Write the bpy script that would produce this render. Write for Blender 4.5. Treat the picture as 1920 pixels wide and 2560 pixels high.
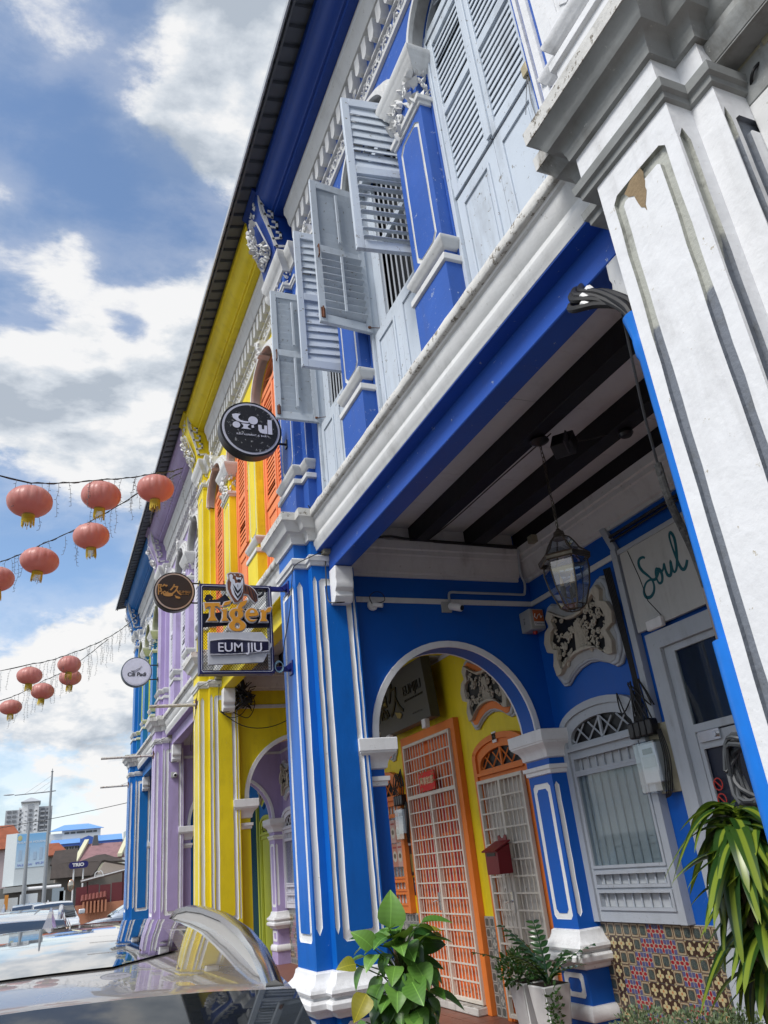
import bpy, bmesh, math, random
from mathutils import Vector, Matrix
from mathutils.geometry import tessellate_polygon
rad = math.radians
random.seed(7)
SC = bpy.context.scene
COL = SC.collection
for o in list(bpy.data.objects): bpy.data.objects.remove(o)

# ------------------------------------------------------------------ camera
cd = bpy.data.cameras.new('camera'); cam = bpy.data.objects.new('camera', cd); COL.objects.link(cam)
R0 = (0.92167705, -0.374929, -0.09969782)
R1 = (0.06971653, 0.41286181, -0.90812154)
R2 = (0.38164252, 0.8300442, 0.40666401)
M = Matrix(((R0[0], -R1[0], -R2[0], 0.0), (R0[1], -R1[1], -R2[1], 0.0), (R0[2], -R1[2], -R2[2], 1.7), (0, 0, 0, 1)))
cam.matrix_world = M
cd.sensor_fit = 'VERTICAL'; cd.sensor_height = 24.0; cd.lens = 1936.12 / 2560 * 24.0
cd.clip_start = 0.02; cd.clip_end = 3000
SC.camera = cam
SC.render.resolution_x = 768; SC.render.resolution_y = 1024

# ------------------------------------------------------------------ sky, sun, exposure
SUN_EL, SUN_AZ = rad(50), rad(-112)      # azimuth measured from +y towards +x: the sun stands over the street
w = bpy.data.worlds.new('World'); SC.world = w; w.use_nodes = True
nt = w.node_tree; nt.nodes.clear()
def N(t, **k):
    n = nt.nodes.new(t)
    for a, b in k.items(): setattr(n, a, b)
    return n
def L(a, b): nt.links.new(a, b)
out = N('ShaderNodeOutputWorld')
sky = N('ShaderNodeTexSky'); sky.sky_type = 'NISHITA'; sky.sun_disc = False
sky.sun_elevation = SUN_EL; sky.sun_rotation = SUN_AZ; sky.air_density = 1.0; sky.dust_density = 0.6; sky.ozone_density = 2.0
bgs = N('ShaderNodeBackground'); bgs.inputs[1].default_value = 0.12
tint = N('ShaderNodeMix', data_type='RGBA', blend_type='MULTIPLY'); tint.inputs[0].default_value = 1
tint.inputs[7].default_value = (0.96, 0.97, 0.96, 1)
L(sky.outputs[0], tint.inputs[6]); L(tint.outputs[2], bgs.inputs[0])
tc = N('ShaderNodeTexCoord')
sep = N('ShaderNodeSeparateXYZ'); L(tc.outputs['Generated'], sep.inputs[0])
def Mth(op, a, b=None, c=None, clamp=False):
    n = N('ShaderNodeMath', operation=op); n.use_clamp = clamp
    for i, v in enumerate((a, b, c)):
        if v is None: continue
        if isinstance(v, (int, float)): n.inputs[i].default_value = v
        else: L(v, n.inputs[i])
    return n.outputs[0]
zz = Mth('ADD', Mth('MAXIMUM', sep.outputs[2], 0.0), 0.5)
px = Mth('DIVIDE', sep.outputs[0], zz); py = Mth('DIVIDE', sep.outputs[1], zz)
cmb = N('ShaderNodeCombineXYZ'); L(px, cmb.inputs[0]); L(py, cmb.inputs[1]); L(Mth('MULTIPLY', sep.outputs[2], 1.6), cmb.inputs[2])
def noise(scale, det, rough, dist=0.0, off=(0, 0, 0), vec=None):
    mp = N('ShaderNodeMapping'); mp.inputs[1].default_value = off; L(vec or cmb.outputs[0], mp.inputs[0])
    n = N('ShaderNodeTexNoise'); n.inputs['Scale'].default_value = scale; n.inputs['Detail'].default_value = det
    n.inputs['Roughness'].default_value = rough; n.inputs['Distortion'].default_value = dist
    L(mp.outputs[0], n.inputs[0]); return n.outputs[0]
big = noise(3.0, 11, 0.57, 0.15, (3.1, 1.7, 0))
fine = noise(10.0, 12, 0.62, 0.25, (0.3, 5.2, 0))
dens = Mth('ADD', Mth('MULTIPLY', big, 0.70), Mth('MULTIPLY', fine, 0.30))
OFF = (-0.035, -0.03, 0.05)                     # the same field a step towards the sun: its slope lights the cloud
big2 = noise(3.0, 11, 0.57, 0.15, (3.1 + OFF[0], 1.7 + OFF[1], OFF[2])); fine2 = noise(10.0, 6, 0.55, 0.25, (0.3 + OFF[0], 5.2 + OFF[1], OFF[2]))
slope = Mth('SUBTRACT', Mth('ADD', Mth('MULTIPLY', big, 0.70), Mth('MULTIPLY', fine, 0.30)), Mth('ADD', Mth('MULTIPLY', big2, 0.70), Mth('MULTIPLY', fine2, 0.30)))
def blob(d, r, amt):
    # a cloud bank or a gap standing in one direction of the sky
    v = N('ShaderNodeVectorMath', operation='DISTANCE'); L(tc.outputs['Generated'], v.inputs[0]); v.inputs[1].default_value = d
    m = N('ShaderNodeMapRange'); m.interpolation_type = 'SMOOTHSTEP'
    L(v.outputs['Value'], m.inputs[0]); m.inputs[1].default_value = 0.0; m.inputs[2].default_value = r
    m.inputs[3].default_value = amt; m.inputs[4].default_value = 0.0
    return m.outputs[0]
for d, r, a in [((-0.07, 0.618, 0.783), 0.14, -0.10), ((0.027, 0.599, 0.80), 0.13, -0.13), ((-0.017, 0.687, 0.726), 0.17, -0.13), ((0.09, 0.70, 0.71), 0.10, -0.09), ((-0.072, 0.80, 0.59), 0.10, -0.08), ((0.061, 0.798, 0.60), 0.05, -0.14),
                ((-0.041, 0.92, 0.389), 0.18, -0.17), ((0.045, 0.93, 0.36), 0.10, -0.12), ((0.12, 0.618, 0.777), 0.15, 0.17), ((0.155, 0.53, 0.83), 0.14, 0.14), ((0.166, 0.766, 0.621), 0.12, 0.12), ((-0.019, 0.765, 0.645), 0.07, 0.07),
                ((0.028, 0.829, 0.560), 0.085, 0.22), ((-0.045, 0.845, 0.53), 0.10, 0.20), ((0.115, 0.815, 0.57), 0.07, 0.20), ((0.014, 0.878, 0.478), 0.12, 0.17), ((0.03, 0.968, 0.25), 0.14, 0.08), ((-0.037, 0.594, 0.803), 0.06, 0.07), ((-0.02, 0.74, 0.672), 0.06, 0.10), ((-0.09, 0.72, 0.69), 0.05, 0.10)]:
    dens = Mth('ADD', dens, blob(d, r, a))
cov = N('ShaderNodeMapRange'); cov.interpolation_type = 'SMOOTHSTEP'; L(dens, cov.inputs[0])
cov.inputs[1].default_value = 0.445; cov.inputs[2].default_value = 0.530
veil = N('ShaderNodeMapRange'); veil.interpolation_type = 'SMOOTHSTEP'; L(dens, veil.inputs[0]); veil.inputs[1].default_value = 0.26; veil.inputs[2].default_value = 0.50
hz = N('ShaderNodeMapRange'); L(sep.outputs[2], hz.inputs[0]); hz.inputs[1].default_value = 0.0; hz.inputs[2].default_value = 0.34
hz.inputs[3].default_value = 0.62; hz.inputs[4].default_value = 0.0
covm = Mth('ADD', Mth('ADD', Mth('MULTIPLY', cov.outputs[0], 0.72), Mth('MULTIPLY', veil.outputs[0], 0.25)), Mth('MULTIPLY', hz.outputs[0], 0.8), clamp=True)
thick = N('ShaderNodeMapRange'); L(dens, thick.inputs[0]); thick.inputs[1].default_value = 0.50; thick.inputs[2].default_value = 0.80
sh = Mth('ADD', Mth('SUBTRACT', Mth('MULTIPLY', thick.outputs[0], 0.50), Mth('MULTIPLY', slope, 9.0)), 0.08, clamp=True)
cc = N('ShaderNodeValToRGB'); L(sh, cc.inputs[0])
e = cc.color_ramp.elements; e[0].position = 0.0; e[0].color = (1.0, 1.0, 1.0, 1); e[1].position = 1.0; e[1].color = (0.50, 0.56, 0.64, 1)
m1 = e.new(0.45); m1.color = (0.74, 0.79, 0.85, 1)
bgc = N('ShaderNodeBackground'); L(cc.outputs[0], bgc.inputs[0]); bgc.inputs[1].default_value = 0.54
mx = N('ShaderNodeMixShader'); L(covm, mx.inputs[0]); L(bgs.outputs[0], mx.inputs[1]); L(bgc.outputs[0], mx.inputs[2]); L(mx.outputs[0], out.inputs[0])

sd = bpy.data.lights.new('sun', 'SUN'); sd.energy = 2.0; sd.angle = rad(20); sd.color = (1.0, 0.965, 0.92)
sun = bpy.data.objects.new('sun', sd); COL.objects.link(sun)
sdir = Vector((math.sin(SUN_AZ) * math.cos(SUN_EL), math.cos(SUN_AZ) * math.cos(SUN_EL), math.sin(SUN_EL)))
sun.rotation_euler = (-sdir).to_track_quat('-Z', 'Y').to_euler()
vs = SC.view_settings; vs.view_transform = 'Standard'; vs.look = 'None'; vs.gamma = 1; vs.use_curve_mapping = False; vs.exposure = 0.8
SC.display_settings.display_device = 'sRGB'

# ------------------------------------------------------------------ materials
def newmat(name):
    m = bpy.data.materials.new(name); m.use_nodes = True
    t = m.node_tree; b = t.nodes['Principled BSDF']; return m, t, b
def nd(t, typ, **k):
    n = t.nodes.new(typ)
    for a, b in k.items(): setattr(n, a, b)
    return n
def tex(t, scale, det=4, rough=.55, stretch=(1, 1, 1), coord='pos'):
    g = nd(t, 'ShaderNodeNewGeometry'); mp = nd(t, 'ShaderNodeMapping'); mp.inputs[3].default_value = stretch
    t.links.new(g.outputs['Position'], mp.inputs[0])
    n = nd(t, 'ShaderNodeTexNoise'); n.inputs['Scale'].default_value = scale; n.inputs['Detail'].default_value = det; n.inputs['Roughness'].default_value = rough
    t.links.new(mp.outputs[0], n.inputs[0]); return n.outputs[0]
def ramp(t, src, a, b, va=0.0, vb=1.0):
    m = nd(t, 'ShaderNodeMapRange'); t.links.new(src, m.inputs[0])
    m.inputs[1].default_value = a; m.inputs[2].default_value = b; m.inputs[3].default_value = va; m.inputs[4].default_value = vb
    return m.outputs[0]
def mixc(t, fac, c1, c2, mode='MIX'):
    m = nd(t, 'ShaderNodeMix', data_type='RGBA', blend_type=mode)
    if isinstance(fac, (int, float)): m.inputs[0].default_value = fac
    else: t.links.new(fac, m.inputs[0])
    for i, c in ((6, c1), (7, c2)):
        if isinstance(c, tuple): m.inputs[i].default_value = (*c[:3], 1)
        else: t.links.new(c, m.inputs[i])
    return m.outputs[2]
def mul(t, a, b):
    m = nd(t, 'ShaderNodeMath', operation='MULTIPLY')
    for i, v in enumerate((a, b)):
        if isinstance(v, (int, float)): m.inputs[i].default_value = v
        else: t.links.new(v, m.inputs[i])
    return m.outputs[0]
CACHE = {}
def paint(name, rgb, rough=.55, var=.12, bump=.25, dirt=.25, chips=0.0, chipc=(.75, .74, .7), top=0.5, grain=60, dirtc=(.09, .075, .055), spec=.35):
    """painted plaster / wood: tone drift, rain streaks, soot on upward ledges, paint loss, brush relief"""
    if name in CACHE: return CACHE[name]
    m, t, b = newmat(name)
    drift = tex(t, 1.3, 5, .6)
    col = mixc(t, ramp(t, drift, .3, .7), tuple(c * (1 - var) for c in rgb), tuple(min(1, c * (1 + var)) for c in rgb))
    streak = tex(t, 9, 6, .62, (1, 1, .12))
    spots = tex(t, 3.0, 8, .7)
    d = mul(t, mul(t, ramp(t, streak, .48, .72), ramp(t, spots, .42, .62)), dirt)
    col = mixc(t, d, col, dirtc)
    if chips:
        ch = tex(t, 22, 8, .75)
        col = mixc(t, ramp(t, ch, .66 - chips * .12, .68 - chips * .12), col, chipc)
    if top:
        g = nd(t, 'ShaderNodeNewGeometry'); s = nd(t, 'ShaderNodeSeparateXYZ'); t.links.new(g.outputs['Normal'], s.inputs[0])
        up = ramp(t, s.outputs[2], .35, .9)
        blot = tex(t, 18, 7, .7)
        col = mixc(t, mul(t, mul(t, up, ramp(t, blot, .36, .6)), top), col, (.07, .062, .05))
    t.links.new(col, b.inputs['Base Color'])
    b.inputs['Roughness'].default_value = rough; b.inputs['Specular IOR Level'].default_value = spec
    bp = nd(t, 'ShaderNodeBump'); bp.inputs['Strength'].default_value = bump; bp.inputs['Distance'].default_value = .01
    n1 = tex(t, grain, 5, .6); n2 = tex(t, 7, 4, .5)
    a = nd(t, 'ShaderNodeMath', operation='ADD'); t.links.new(mul(t, n1, .35), a.inputs[0]); t.links.new(n2, a.inputs[1])
    t.links.new(a.outputs[0], bp.inputs['Height']); t.links.new(bp.outputs[0], b.inputs['Normal'])
    CACHE[name] = m; return m
def plain(name, rgb, rough=.5, metal=0.0, spec=.5, emit=None, coat=0, alpha=None, trans=0, var=.06, ior=1.45, bump=0):
    if name in CACHE: return CACHE[name]
    m, t, b = newmat(name)
    n = tex(t, 14, 4)
    col = mixc(t, ramp(t, n, .3, .7), tuple(c * (1 - var) for c in rgb), tuple(min(1, c * (1 + var)) for c in rgb))
    t.links.new(col, b.inputs['Base Color'])
    b.inputs['Roughness'].default_value = rough; b.inputs['Metallic'].default_value = metal; b.inputs['Specular IOR Level'].default_value = spec
    b.inputs['Coat Weight'].default_value = coat; b.inputs['Coat Roughness'].default_value = .03; b.inputs['Transmission Weight'].default_value = trans; b.inputs['IOR'].default_value = ior
    if alpha is not None: b.inputs['Alpha'].default_value = alpha
    if bump:
        bp = nd(t, 'ShaderNodeBump'); bp.inputs['Strength'].default_value = bump; bp.inputs['Distance'].default_value = .01
        t.links.new(tex(t, 40, 4), bp.inputs['Height']); t.links.new(bp.outputs[0], b.inputs['Normal'])
    CACHE[name] = m; return m
def glassy(name, tint=(.75, .82, .85), mixf=.2):
    if name in CACHE: return CACHE[name]
    m, t, b = newmat(name); t.nodes.remove(b)
    o = t.nodes['Material Output']
    tr = nd(t, 'ShaderNodeBsdfTransparent'); tr.inputs[0].default_value = (*tint, 1)
    gl = nd(t, 'ShaderNodeBsdfGlossy'); gl.inputs['Roughness'].default_value = .03
    lw = nd(t, 'ShaderNodeLayerWeight'); lw.inputs[0].default_value = .5; fr = nd(t, 'ShaderNodeMath', operation='POWER'); t.links.new(lw.outputs['Facing'], fr.inputs[0]); fr.inputs[1].default_value = 4.0
    mm = nd(t, 'ShaderNodeMath', operation='ADD'); mm.use_clamp = True; t.links.new(fr.outputs[0], mm.inputs[0]); mm.inputs[1].default_value = mixf * .2
    mx = nd(t, 'ShaderNodeMixShader'); t.links.new(mm.outputs[0], mx.inputs[0]); t.links.new(tr.outputs[0], mx.inputs[1]); t.links.new(gl.outputs[0], mx.inputs[2])
    t.links.new(mx.outputs[0], o.inputs[0]); CACHE[name] = m; return m

WHITE = paint('white_plaster_trim', (.66, .665, .66), .6, .05, .35, .35, 0.25, (.45, .44, .42), .75)
TRIM = paint('white_brush_line', (.80, .81, .82), .5, .04, .45, .18, 0.15, (.5, .5, .5), .3, grain=90)
LEDGE = paint('sooty_ledge_edge', (.60, .595, .57), .8, .12, .9, .9, .8, (.20, .18, .15), 1.0)
OLDWHITE = paint('old_white_limewash', (.72, .73, .745), .7, .05, .75, .35, .12, (.42, .38, .30), .5, grain=22)
GREYGROOVE = paint('grey_groove_paint', (.17, .19, .225), .7, .08, .6, .2, .15, (.5, .5, .48), 0)
def grooved():
    m, t, b = newmat('half_painted_groove'); g = nd(t, 'ShaderNodeNewGeometry'); s_ = nd(t, 'ShaderNodeSeparateXYZ'); t.links.new(g.outputs['Position'], s_.inputs[0])
    zz_ = nd(t, 'ShaderNodeMath', operation='ADD'); t.links.new(s_.outputs[2], zz_.inputs[0]); t.links.new(mul(t, tex(t, 6, 4), .25), zz_.inputs[1])
    xx_ = nd(t, 'ShaderNodeMath', operation='ADD'); t.links.new(zz_.outputs[0], xx_.inputs[0]); t.links.new(mul(t, s_.outputs[0], -3.5), xx_.inputs[1])
    f_ = ramp(t, xx_.outputs[0], -3.22, -3.20); c = mixc(t, f_, (.17, .19, .225), (.42, .43, .39)); c = mixc(t, mul(t, ramp(t, tex(t, 14, 7, .7), .5, .7), .5), c, (.10, .10, .09))
    t.links.new(c, b.inputs['Base Color']); b.inputs['Roughness'].default_value = .75
    bp = nd(t, 'ShaderNodeBump'); bp.inputs['Strength'].default_value = .7; bp.inputs['Distance'].default_value = .01; t.links.new(tex(t, 25, 6, .65), bp.inputs['Height']); t.links.new(bp.outputs[0], b.inputs['Normal']); return m
GREYGROOVE = grooved()
SOOT = paint('sooted_grey_cornice', (.27, .28, .275), .8, .35, .4, .95, .12, (.45, .45, .42), .6)
BLUE = paint('fresh_blue_paint', (.002, .118, .48), .45, .12, .28, .30, 0.02, (.12, .25, .55), top=.2, dirtc=(.004, .05, .20))
BLUEUP = paint('weathered_blue_paint', (.026, .098, .40), .55, .12, .3, .25, .30, (.30, .36, .52), .5)
BLUEIN = paint('arcade_blue_paint', (.002, .095, .45), .5, .06, .15, .1, 0, top=0)
BLUE2 = paint('sky_blue_paint', (.006, .16, .50), .5, .1, .2, .25, 0, top=.3)
YELLOW = paint('yellow_paint', (.78, .62, .015), .5, .10, .28, .38, 0.02, (.6, .55, .25), top=.3, dirtc=(.25, .17, .03))
YELLOW2 = paint('pale_yellow_relief_paint', (.80, .72, .22), .55, .06, .3, .25, 0, top=.3, dirtc=(.25, .17, .03))
LILAC = paint('lilac_paint', (.42, .34, .58), .55, .10, .25, .38, 0, top=.3)
PALEWOOD = paint('pale_blue_shutter_paint', (.54, .60, .67), .5, .05, .25, .35, .36, (.20, .19, .17), .6, grain=120)
ORANGEW = paint('coral_shutter_paint', (.85, .27, .11), .5, .06, .25, .2, 0, top=.4, grain=120)
SHADEORANGE = paint('shaded_orange_joinery', (.74, .20, .035), .5, .06, .25, .2, 0, top=.4, grain=120)  # the shutter orange again, darkened in the colour for the arcade's shade
LILACW = paint('white_shutter_paint', (.68, .68, .74), .5, .06, .25, .2, 0, top=.4, grain=120)
LIMEW = paint('lime_shutter_paint', (.50, .56, .06), .5, .06, .25, .2, 0, top=.4, grain=120)
GREYTRIM = paint('pale_grey_joinery', (.42, .455, .50), .5, .05, .25, .3, .2, (.25, .25, .25), .4, grain=120)
CEIL = paint('grey_ceiling_board', (.66, .68, .70), .7, .05, .2, .2, 0, top=0)
BLACKW = paint('black_beam_paint', (.008, .008, .011), .5, .2, .4, .05, 0, top=0)
CREAMB = paint('cream_stucco_fretwork', (.50, .46, .38), .7, .08, .4, .5, 0, top=.4)
DARK = plain('unlit_space_black', (.006, .007, .009), .5)  # near-black that puts the shade of unlit spaces into the colour
ROOF = paint('grey_metal_roof_sheet', (.10, .11, .125), .5, .1, .15, .35, 0, top=.2)
RUST = plain('rusty_iron', (.13, .045, .02), .75, bump=.5, var=.4)
BLACK = plain('black_enamel', (.012, .012, .014), .35)
NAVY = plain('navy_enamel', (.012, .013, .085), .35)
CREAM = plain('cream_enamel', (.62, .58, .50), .45)
SILVER = plain('brushed_metal', (.62, .63, .65), .25, 1.0)
GREYP = plain('grey_plastic', (.36, .37, .36), .5)
WHITEP = plain('white_plastic', (.72, .72, .72), .45)
CABLE = plain('black_cable_rubber', (.012, .012, .013), .5)
BEIGEB = plain('aged_beige_plastic', (.30, .28, .20), .6, bump=.3, var=.15)
TERRA = paint('terracotta_floor_tile', (.19, .075, .05), .45, .12, .15, .5, 0, top=.15)
ASPHALT = paint('asphalt', (.05, .05, .052), .9, .15, .8, .3, 0, top=0, grain=120)
CONC = paint('kerb_concrete', (.32, .31, .29), .85, .1, .6, .5, 0, top=.4)
TEAL = plain('teal_lettering', (.0, .085, .11), .4)
GOLD = plain('antique_gold', (.42, .26, .10), .35, .5)
REDP = plain('red_paper', (.62, .02, .015), .6)
GLASS = glassy('clear_glass', (.74, .80, .85), 1.0)
WGLASS = glassy('window_glass', (.82, .86, .87), .15)

# ------------------------------------------------------------------ mesh helpers
def tag(o, label=None, cat=None, group=None, kind=None):
    if label: o['label'] = label
    if cat: o['category'] = cat
    if group: o['group'] = group
    if kind: o['kind'] = kind
    return o
def empty(name, loc=(0, 0, 0), **k):
    o = bpy.data.objects.new(name, None); o.location = loc; o.empty_display_size = .1; COL.objects.link(o); bpy.context.view_layer.update()
    return tag(o, **k)
class MB:
    def __init__(s): s.v = []; s.f = []; s.m = []
    def add(s, vs_, fs, mi=0):
        n = len(s.v); s.v += [tuple(p) for p in vs_]; s.f += [tuple(i + n for i in f) for f in fs]; s.m += [mi] * len(fs); return s
    def box(s, x0, x1, y0, y1, z0, z1, mi=0):
        v = [(x, y, z) for x in (x0, x1) for y in (y0, y1) for z in (z0, z1)]
        return s.add(v, [(0, 1, 3, 2), (4, 6, 7, 5), (0, 4, 5, 1), (2, 3, 7, 6), (0, 2, 6, 4), (1, 5, 7, 3)], mi)
    def obox(s, c, ax, mi=0):
        """oriented box: centre and three half-axis vectors"""
        c = Vector(c); a, b, d = [Vector(q) for q in ax]
        v = [c + a * i + b * j + d * k for i in (-1, 1) for j in (-1, 1) for k in (-1, 1)]
        return s.add(v, [(0, 1, 3, 2), (4, 6, 7, 5), (0, 4, 5, 1), (2, 3, 7, 6), (0, 2, 6, 4), (1, 5, 7, 3)], mi)
    def prism(s, poly, axis, a, b, mi=0):
        def P(p, t):
            return {'x': (t, p[0], p[1]), 'y': (p[0], t, p[1]), 'z': (p[0], p[1], t)}[axis]
        n = len(poly); v = [P(p, a) for p in poly] + [P(p, b) for p in poly]
        f = [(i, (i + 1) % n, (i + 1) % n + n, i + n) for i in range(n)]
        tri = tessellate_polygon([[Vector((p[0], p[1], 0)) for p in poly]])
        f += [tuple(t) for t in tri] + [tuple(i + n for i in t) for t in tri]
        return s.add(v, f, mi)
    def slab(s, org, u, vv, nn, poly, depth, mi=0, holes=()):
        """flat piece with an outline (and holes) in the plane org+u*a+vv*b, thick along nn"""
        org, u, vv, nn = map(Vector, (org, u, vv, nn))
        loops = [list(poly)] + [list(h) for h in holes]; flat = [p for l in loops for p in l]; n = len(flat)
        v = [org + u * p[0] + vv * p[1] for p in flat] + [org + u * p[0] + vv * p[1] + nn * depth for p in flat]
        tri = tessellate_polygon([[Vector((p[0], p[1], 0)) for p in l] for l in loops])
        f = [tuple(t) for t in tri] + [tuple(i + n for i in t) for t in tri]; k = 0
        for l in loops:
            m_ = len(l); f += [(k + i, k + (i + 1) % m_, k + (i + 1) % m_ + n, k + i + n) for i in range(m_)]; k += m_
        return s.add(v, f, mi)
    def tube(s, pts, r, n=6, mi=0, caps=True):
        pts = [Vector(p) for p in pts]
        if len(pts) < 2: return s
        rs = r if isinstance(r, (list, tuple)) else [r] * len(pts)
        base = len(s.v); up = Vector((0, 0, 1)); prev = None
        for i, p in enumerate(pts):
            d = (pts[min(i + 1, len(pts) - 1)] - pts[max(i - 1, 0)])
            if d.length < 1e-9: d = Vector((0, 0, 1))
            d.normalize()
            if prev is None:
                a = d.cross(up if abs(d.z) < .9 else Vector((1, 0, 0))).normalized()
            else:
                a = prev - d * prev.dot(d)
                a = a.normalized() if a.length > 1e-6 else d.orthogonal().normalized()
            prev = a; b = d.cross(a)
            for k in range(n):
                t = 2 * math.pi * k / n; s.v.append(tuple(p + (a * math.cos(t) + b * math.sin(t)) * rs[i]))
        for i in range(len(pts) - 1):
            for k in range(n):
                s.f.append((base + i * n + k, base + i * n + (k + 1) % n, base + (i + 1) * n + (k + 1) % n, base + (i + 1) * n + k)); s.m.append(mi)
        if caps:
            s.f.append(tuple(base + k for k in range(n))[::-1]); s.m.append(mi)
            s.f.append(tuple(base + (len(pts) - 1) * n + k for k in range(n))); s.m.append(mi)
        return s
    def lathe(s, prof, c, n=16, axis='z', mi=0, sc=(1, 1)):
        base = len(s.v)
        for r, h in prof:
            for k in range(n):
                t = 2 * math.pi * k / n; a, b = r * math.cos(t) * sc[0], r * math.sin(t) * sc[1]
                s.v.append({'z': (c[0] + a, c[1] + b, c[2] + h), 'y': (c[0] + a, c[1] + h, c[2] + b), 'x': (c[0] + h, c[1] + a, c[2] + b)}[axis])
        for i in range(len(prof) - 1):
            for k in range(n):
                s.f.append((base + i * n + k, base + i * n + (k + 1) % n, base + (i + 1) * n + (k + 1) % n, base + (i + 1) * n + k)); s.m.append(mi)
        s.f.append(tuple(base + k for k in range(n))); s.m.append(mi)
        s.f.append(tuple(base + (len(prof) - 1) * n + k for k in range(n))); s.m.append(mi)
        return s
    def stack(s, plan, levels, mi=0):
        """outline plan(p) offset by p, lofted through (z, p) levels; mi may be given per level"""
        base = len(s.v); n = len(plan(0))
        for lv in levels:
            for q in plan(lv[1]): s.v.append((q[0], q[1], lv[0]))
        for i in range(len(levels) - 1):
            for k in range(n):
                s.f.append((base + i * n + k, base + i * n + (k + 1) % n, base + (i + 1) * n + (k + 1) % n, base + (i + 1) * n + k)); s.m.append(mi)
        tri = tessellate_polygon([[Vector((q[0], q[1], 0)) for q in plan(levels[0][1])]])
        for t in tri: s.f.append(tuple(base + i for i in t)); s.m.append(mi)
        tri = tessellate_polygon([[Vector((q[0], q[1], 0)) for q in plan(levels[-1][1])]])
        k0 = base + (len(levels) - 1) * n
        for t in tri: s.f.append(tuple(k0 + i for i in t)); s.m.append(mi)
        return s
    def xf(s, M_): s.v = [tuple(M_ @ Vector(p)) for p in s.v]; return s
    def build(s, name, mats, parent=None, bevel=0, smooth=35, **k):
        me = bpy.data.meshes.new(name); me.from_pydata(s.v, [], s.f)
        mats = mats if isinstance(mats, (list, tuple)) else [mats]
        for m in mats: me.materials.append(m)
        if len(mats) > 1: me.polygons.foreach_set('material_index', s.m)
        bm = bmesh.new(); bm.from_mesh(me); bmesh.ops.recalc_face_normals(bm, faces=bm.faces); bm.to_mesh(me); bm.free()
        if smooth:
            me.polygons.foreach_set('use_smooth', [True] * len(me.polygons)); me.set_sharp_from_angle(angle=rad(smooth))
        o = bpy.data.objects.new(name, me); COL.objects.link(o)
        if parent is not None: attach(o, parent)
        if bevel:
            b = o.modifiers.new('bevel', 'BEVEL'); b.width = bevel; b.segments = 2; b.limit_method = 'ANGLE'; b.angle_limit = rad(40)
        return tag(o, **k)
def attach(o, parent):
    o.parent = parent; o.matrix_parent_inverse = parent.matrix_basis.inverted()   # geometry is written in world coordinates
def dupmesh(src, name, parent, mat=None):
    o = bpy.data.objects.new(name, src.data); COL.objects.link(o)
    if mat is not None: o.matrix_basis = mat
    if parent is not None:
        attach(o, parent)
    return o
def copy_thing(root, delta, **tags):
    """copy a thing with its parts and sub-parts, moved by delta"""
    r = root.copy(); COL.objects.link(r); r.location = root.location + Vector(delta)
    for k, v in tags.items(): r[k] = v
    def rec(a, b):
        for c in list(a.children):
            d = c.copy(); COL.objects.link(d); d.parent = b; d.matrix_parent_inverse = c.matrix_parent_inverse.copy(); rec(c, d)
    rec(root, r); return r

def wob(poly, amp=.002, step=.12, seed=0):
    """hand-drawn edge: subdivide long sides and let them wander"""
    rr = random.Random(seed); out_ = []
    n = len(poly)
    for i in range(n):
        a, b = poly[i], poly[(i + 1) % n]; l = math.dist(a, b); k = max(1, int(l / step)); out_.append(a)
        for j in range(1, k):
            t = j / k; nx, ny = -(b[1] - a[1]) / l, (b[0] - a[0]) / l; d = rr.uniform(-amp, amp)
            out_.append((a[0] + (b[0] - a[0]) * t + nx * d, a[1] + (b[1] - a[1]) * t + ny * d))
    return out_
def slot(u0, u1, z0, z1, tip=.05):
    m_ = (u0 + u1) / 2
    return [(u0, z0 + tip), (m_, z0), (u1, z0 + tip), (u1, z1 - tip), (m_, z1), (u0, z1 - tip)]
def chrect(u0, u1, z0, z1, c=.02):
    return [(u0 + c, z0), (u1 - c, z0), (u1, z0 + c), (u1, z1 - c), (u1 - c, z1), (u0 + c, z1), (u0, z1 - c), (u0, z0 + c)]
def relief(mb, gb, org, u, nrm, outer, slots, rings, depth=.012, seed=0, amp=.0025):
    """a wall face cut by painted grooves: face + islands go to mb, groove floors and cheeks to gb"""
    org, u, nrm = map(Vector, (org, u, nrm)); z = Vector((0, 0, 1))
    slots = [wob(s_, amp, .12, seed + i) for i, s_ in enumerate(slots)]
    rings = [(wob(a, amp, .12, seed + 40 + i), wob(b, amp, .12, seed + 70 + i)) for i, (a, b) in enumerate(rings)]
    def put(b_, loops, d):
        flat = [p for l in loops for p in l]
        tri = tessellate_polygon([[Vector((p[0], p[1], 0)) for p in l] for l in loops])
        b_.add([org + u * p[0] + z * p[1] - nrm * d for p in flat], [tuple(t) for t in tri])
    def wall(loop):
        n = len(loop)
        gb.add([org + u * p[0] + z * p[1] for p in loop] + [org + u * p[0] + z * p[1] - nrm * depth for p in loop], [(i, (i + 1) % n, (i + 1) % n + n, i + n) for i in range(n)])
    put(mb, [outer] + [s_ for s_ in slots] + [a for a, b in rings], 0)
    for s_ in slots: put(gb, [s_], depth); wall(s_)
    for a, b in rings: put(gb, [a, b], depth); wall(a); wall(b); put(mb, [b], 0)

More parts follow.
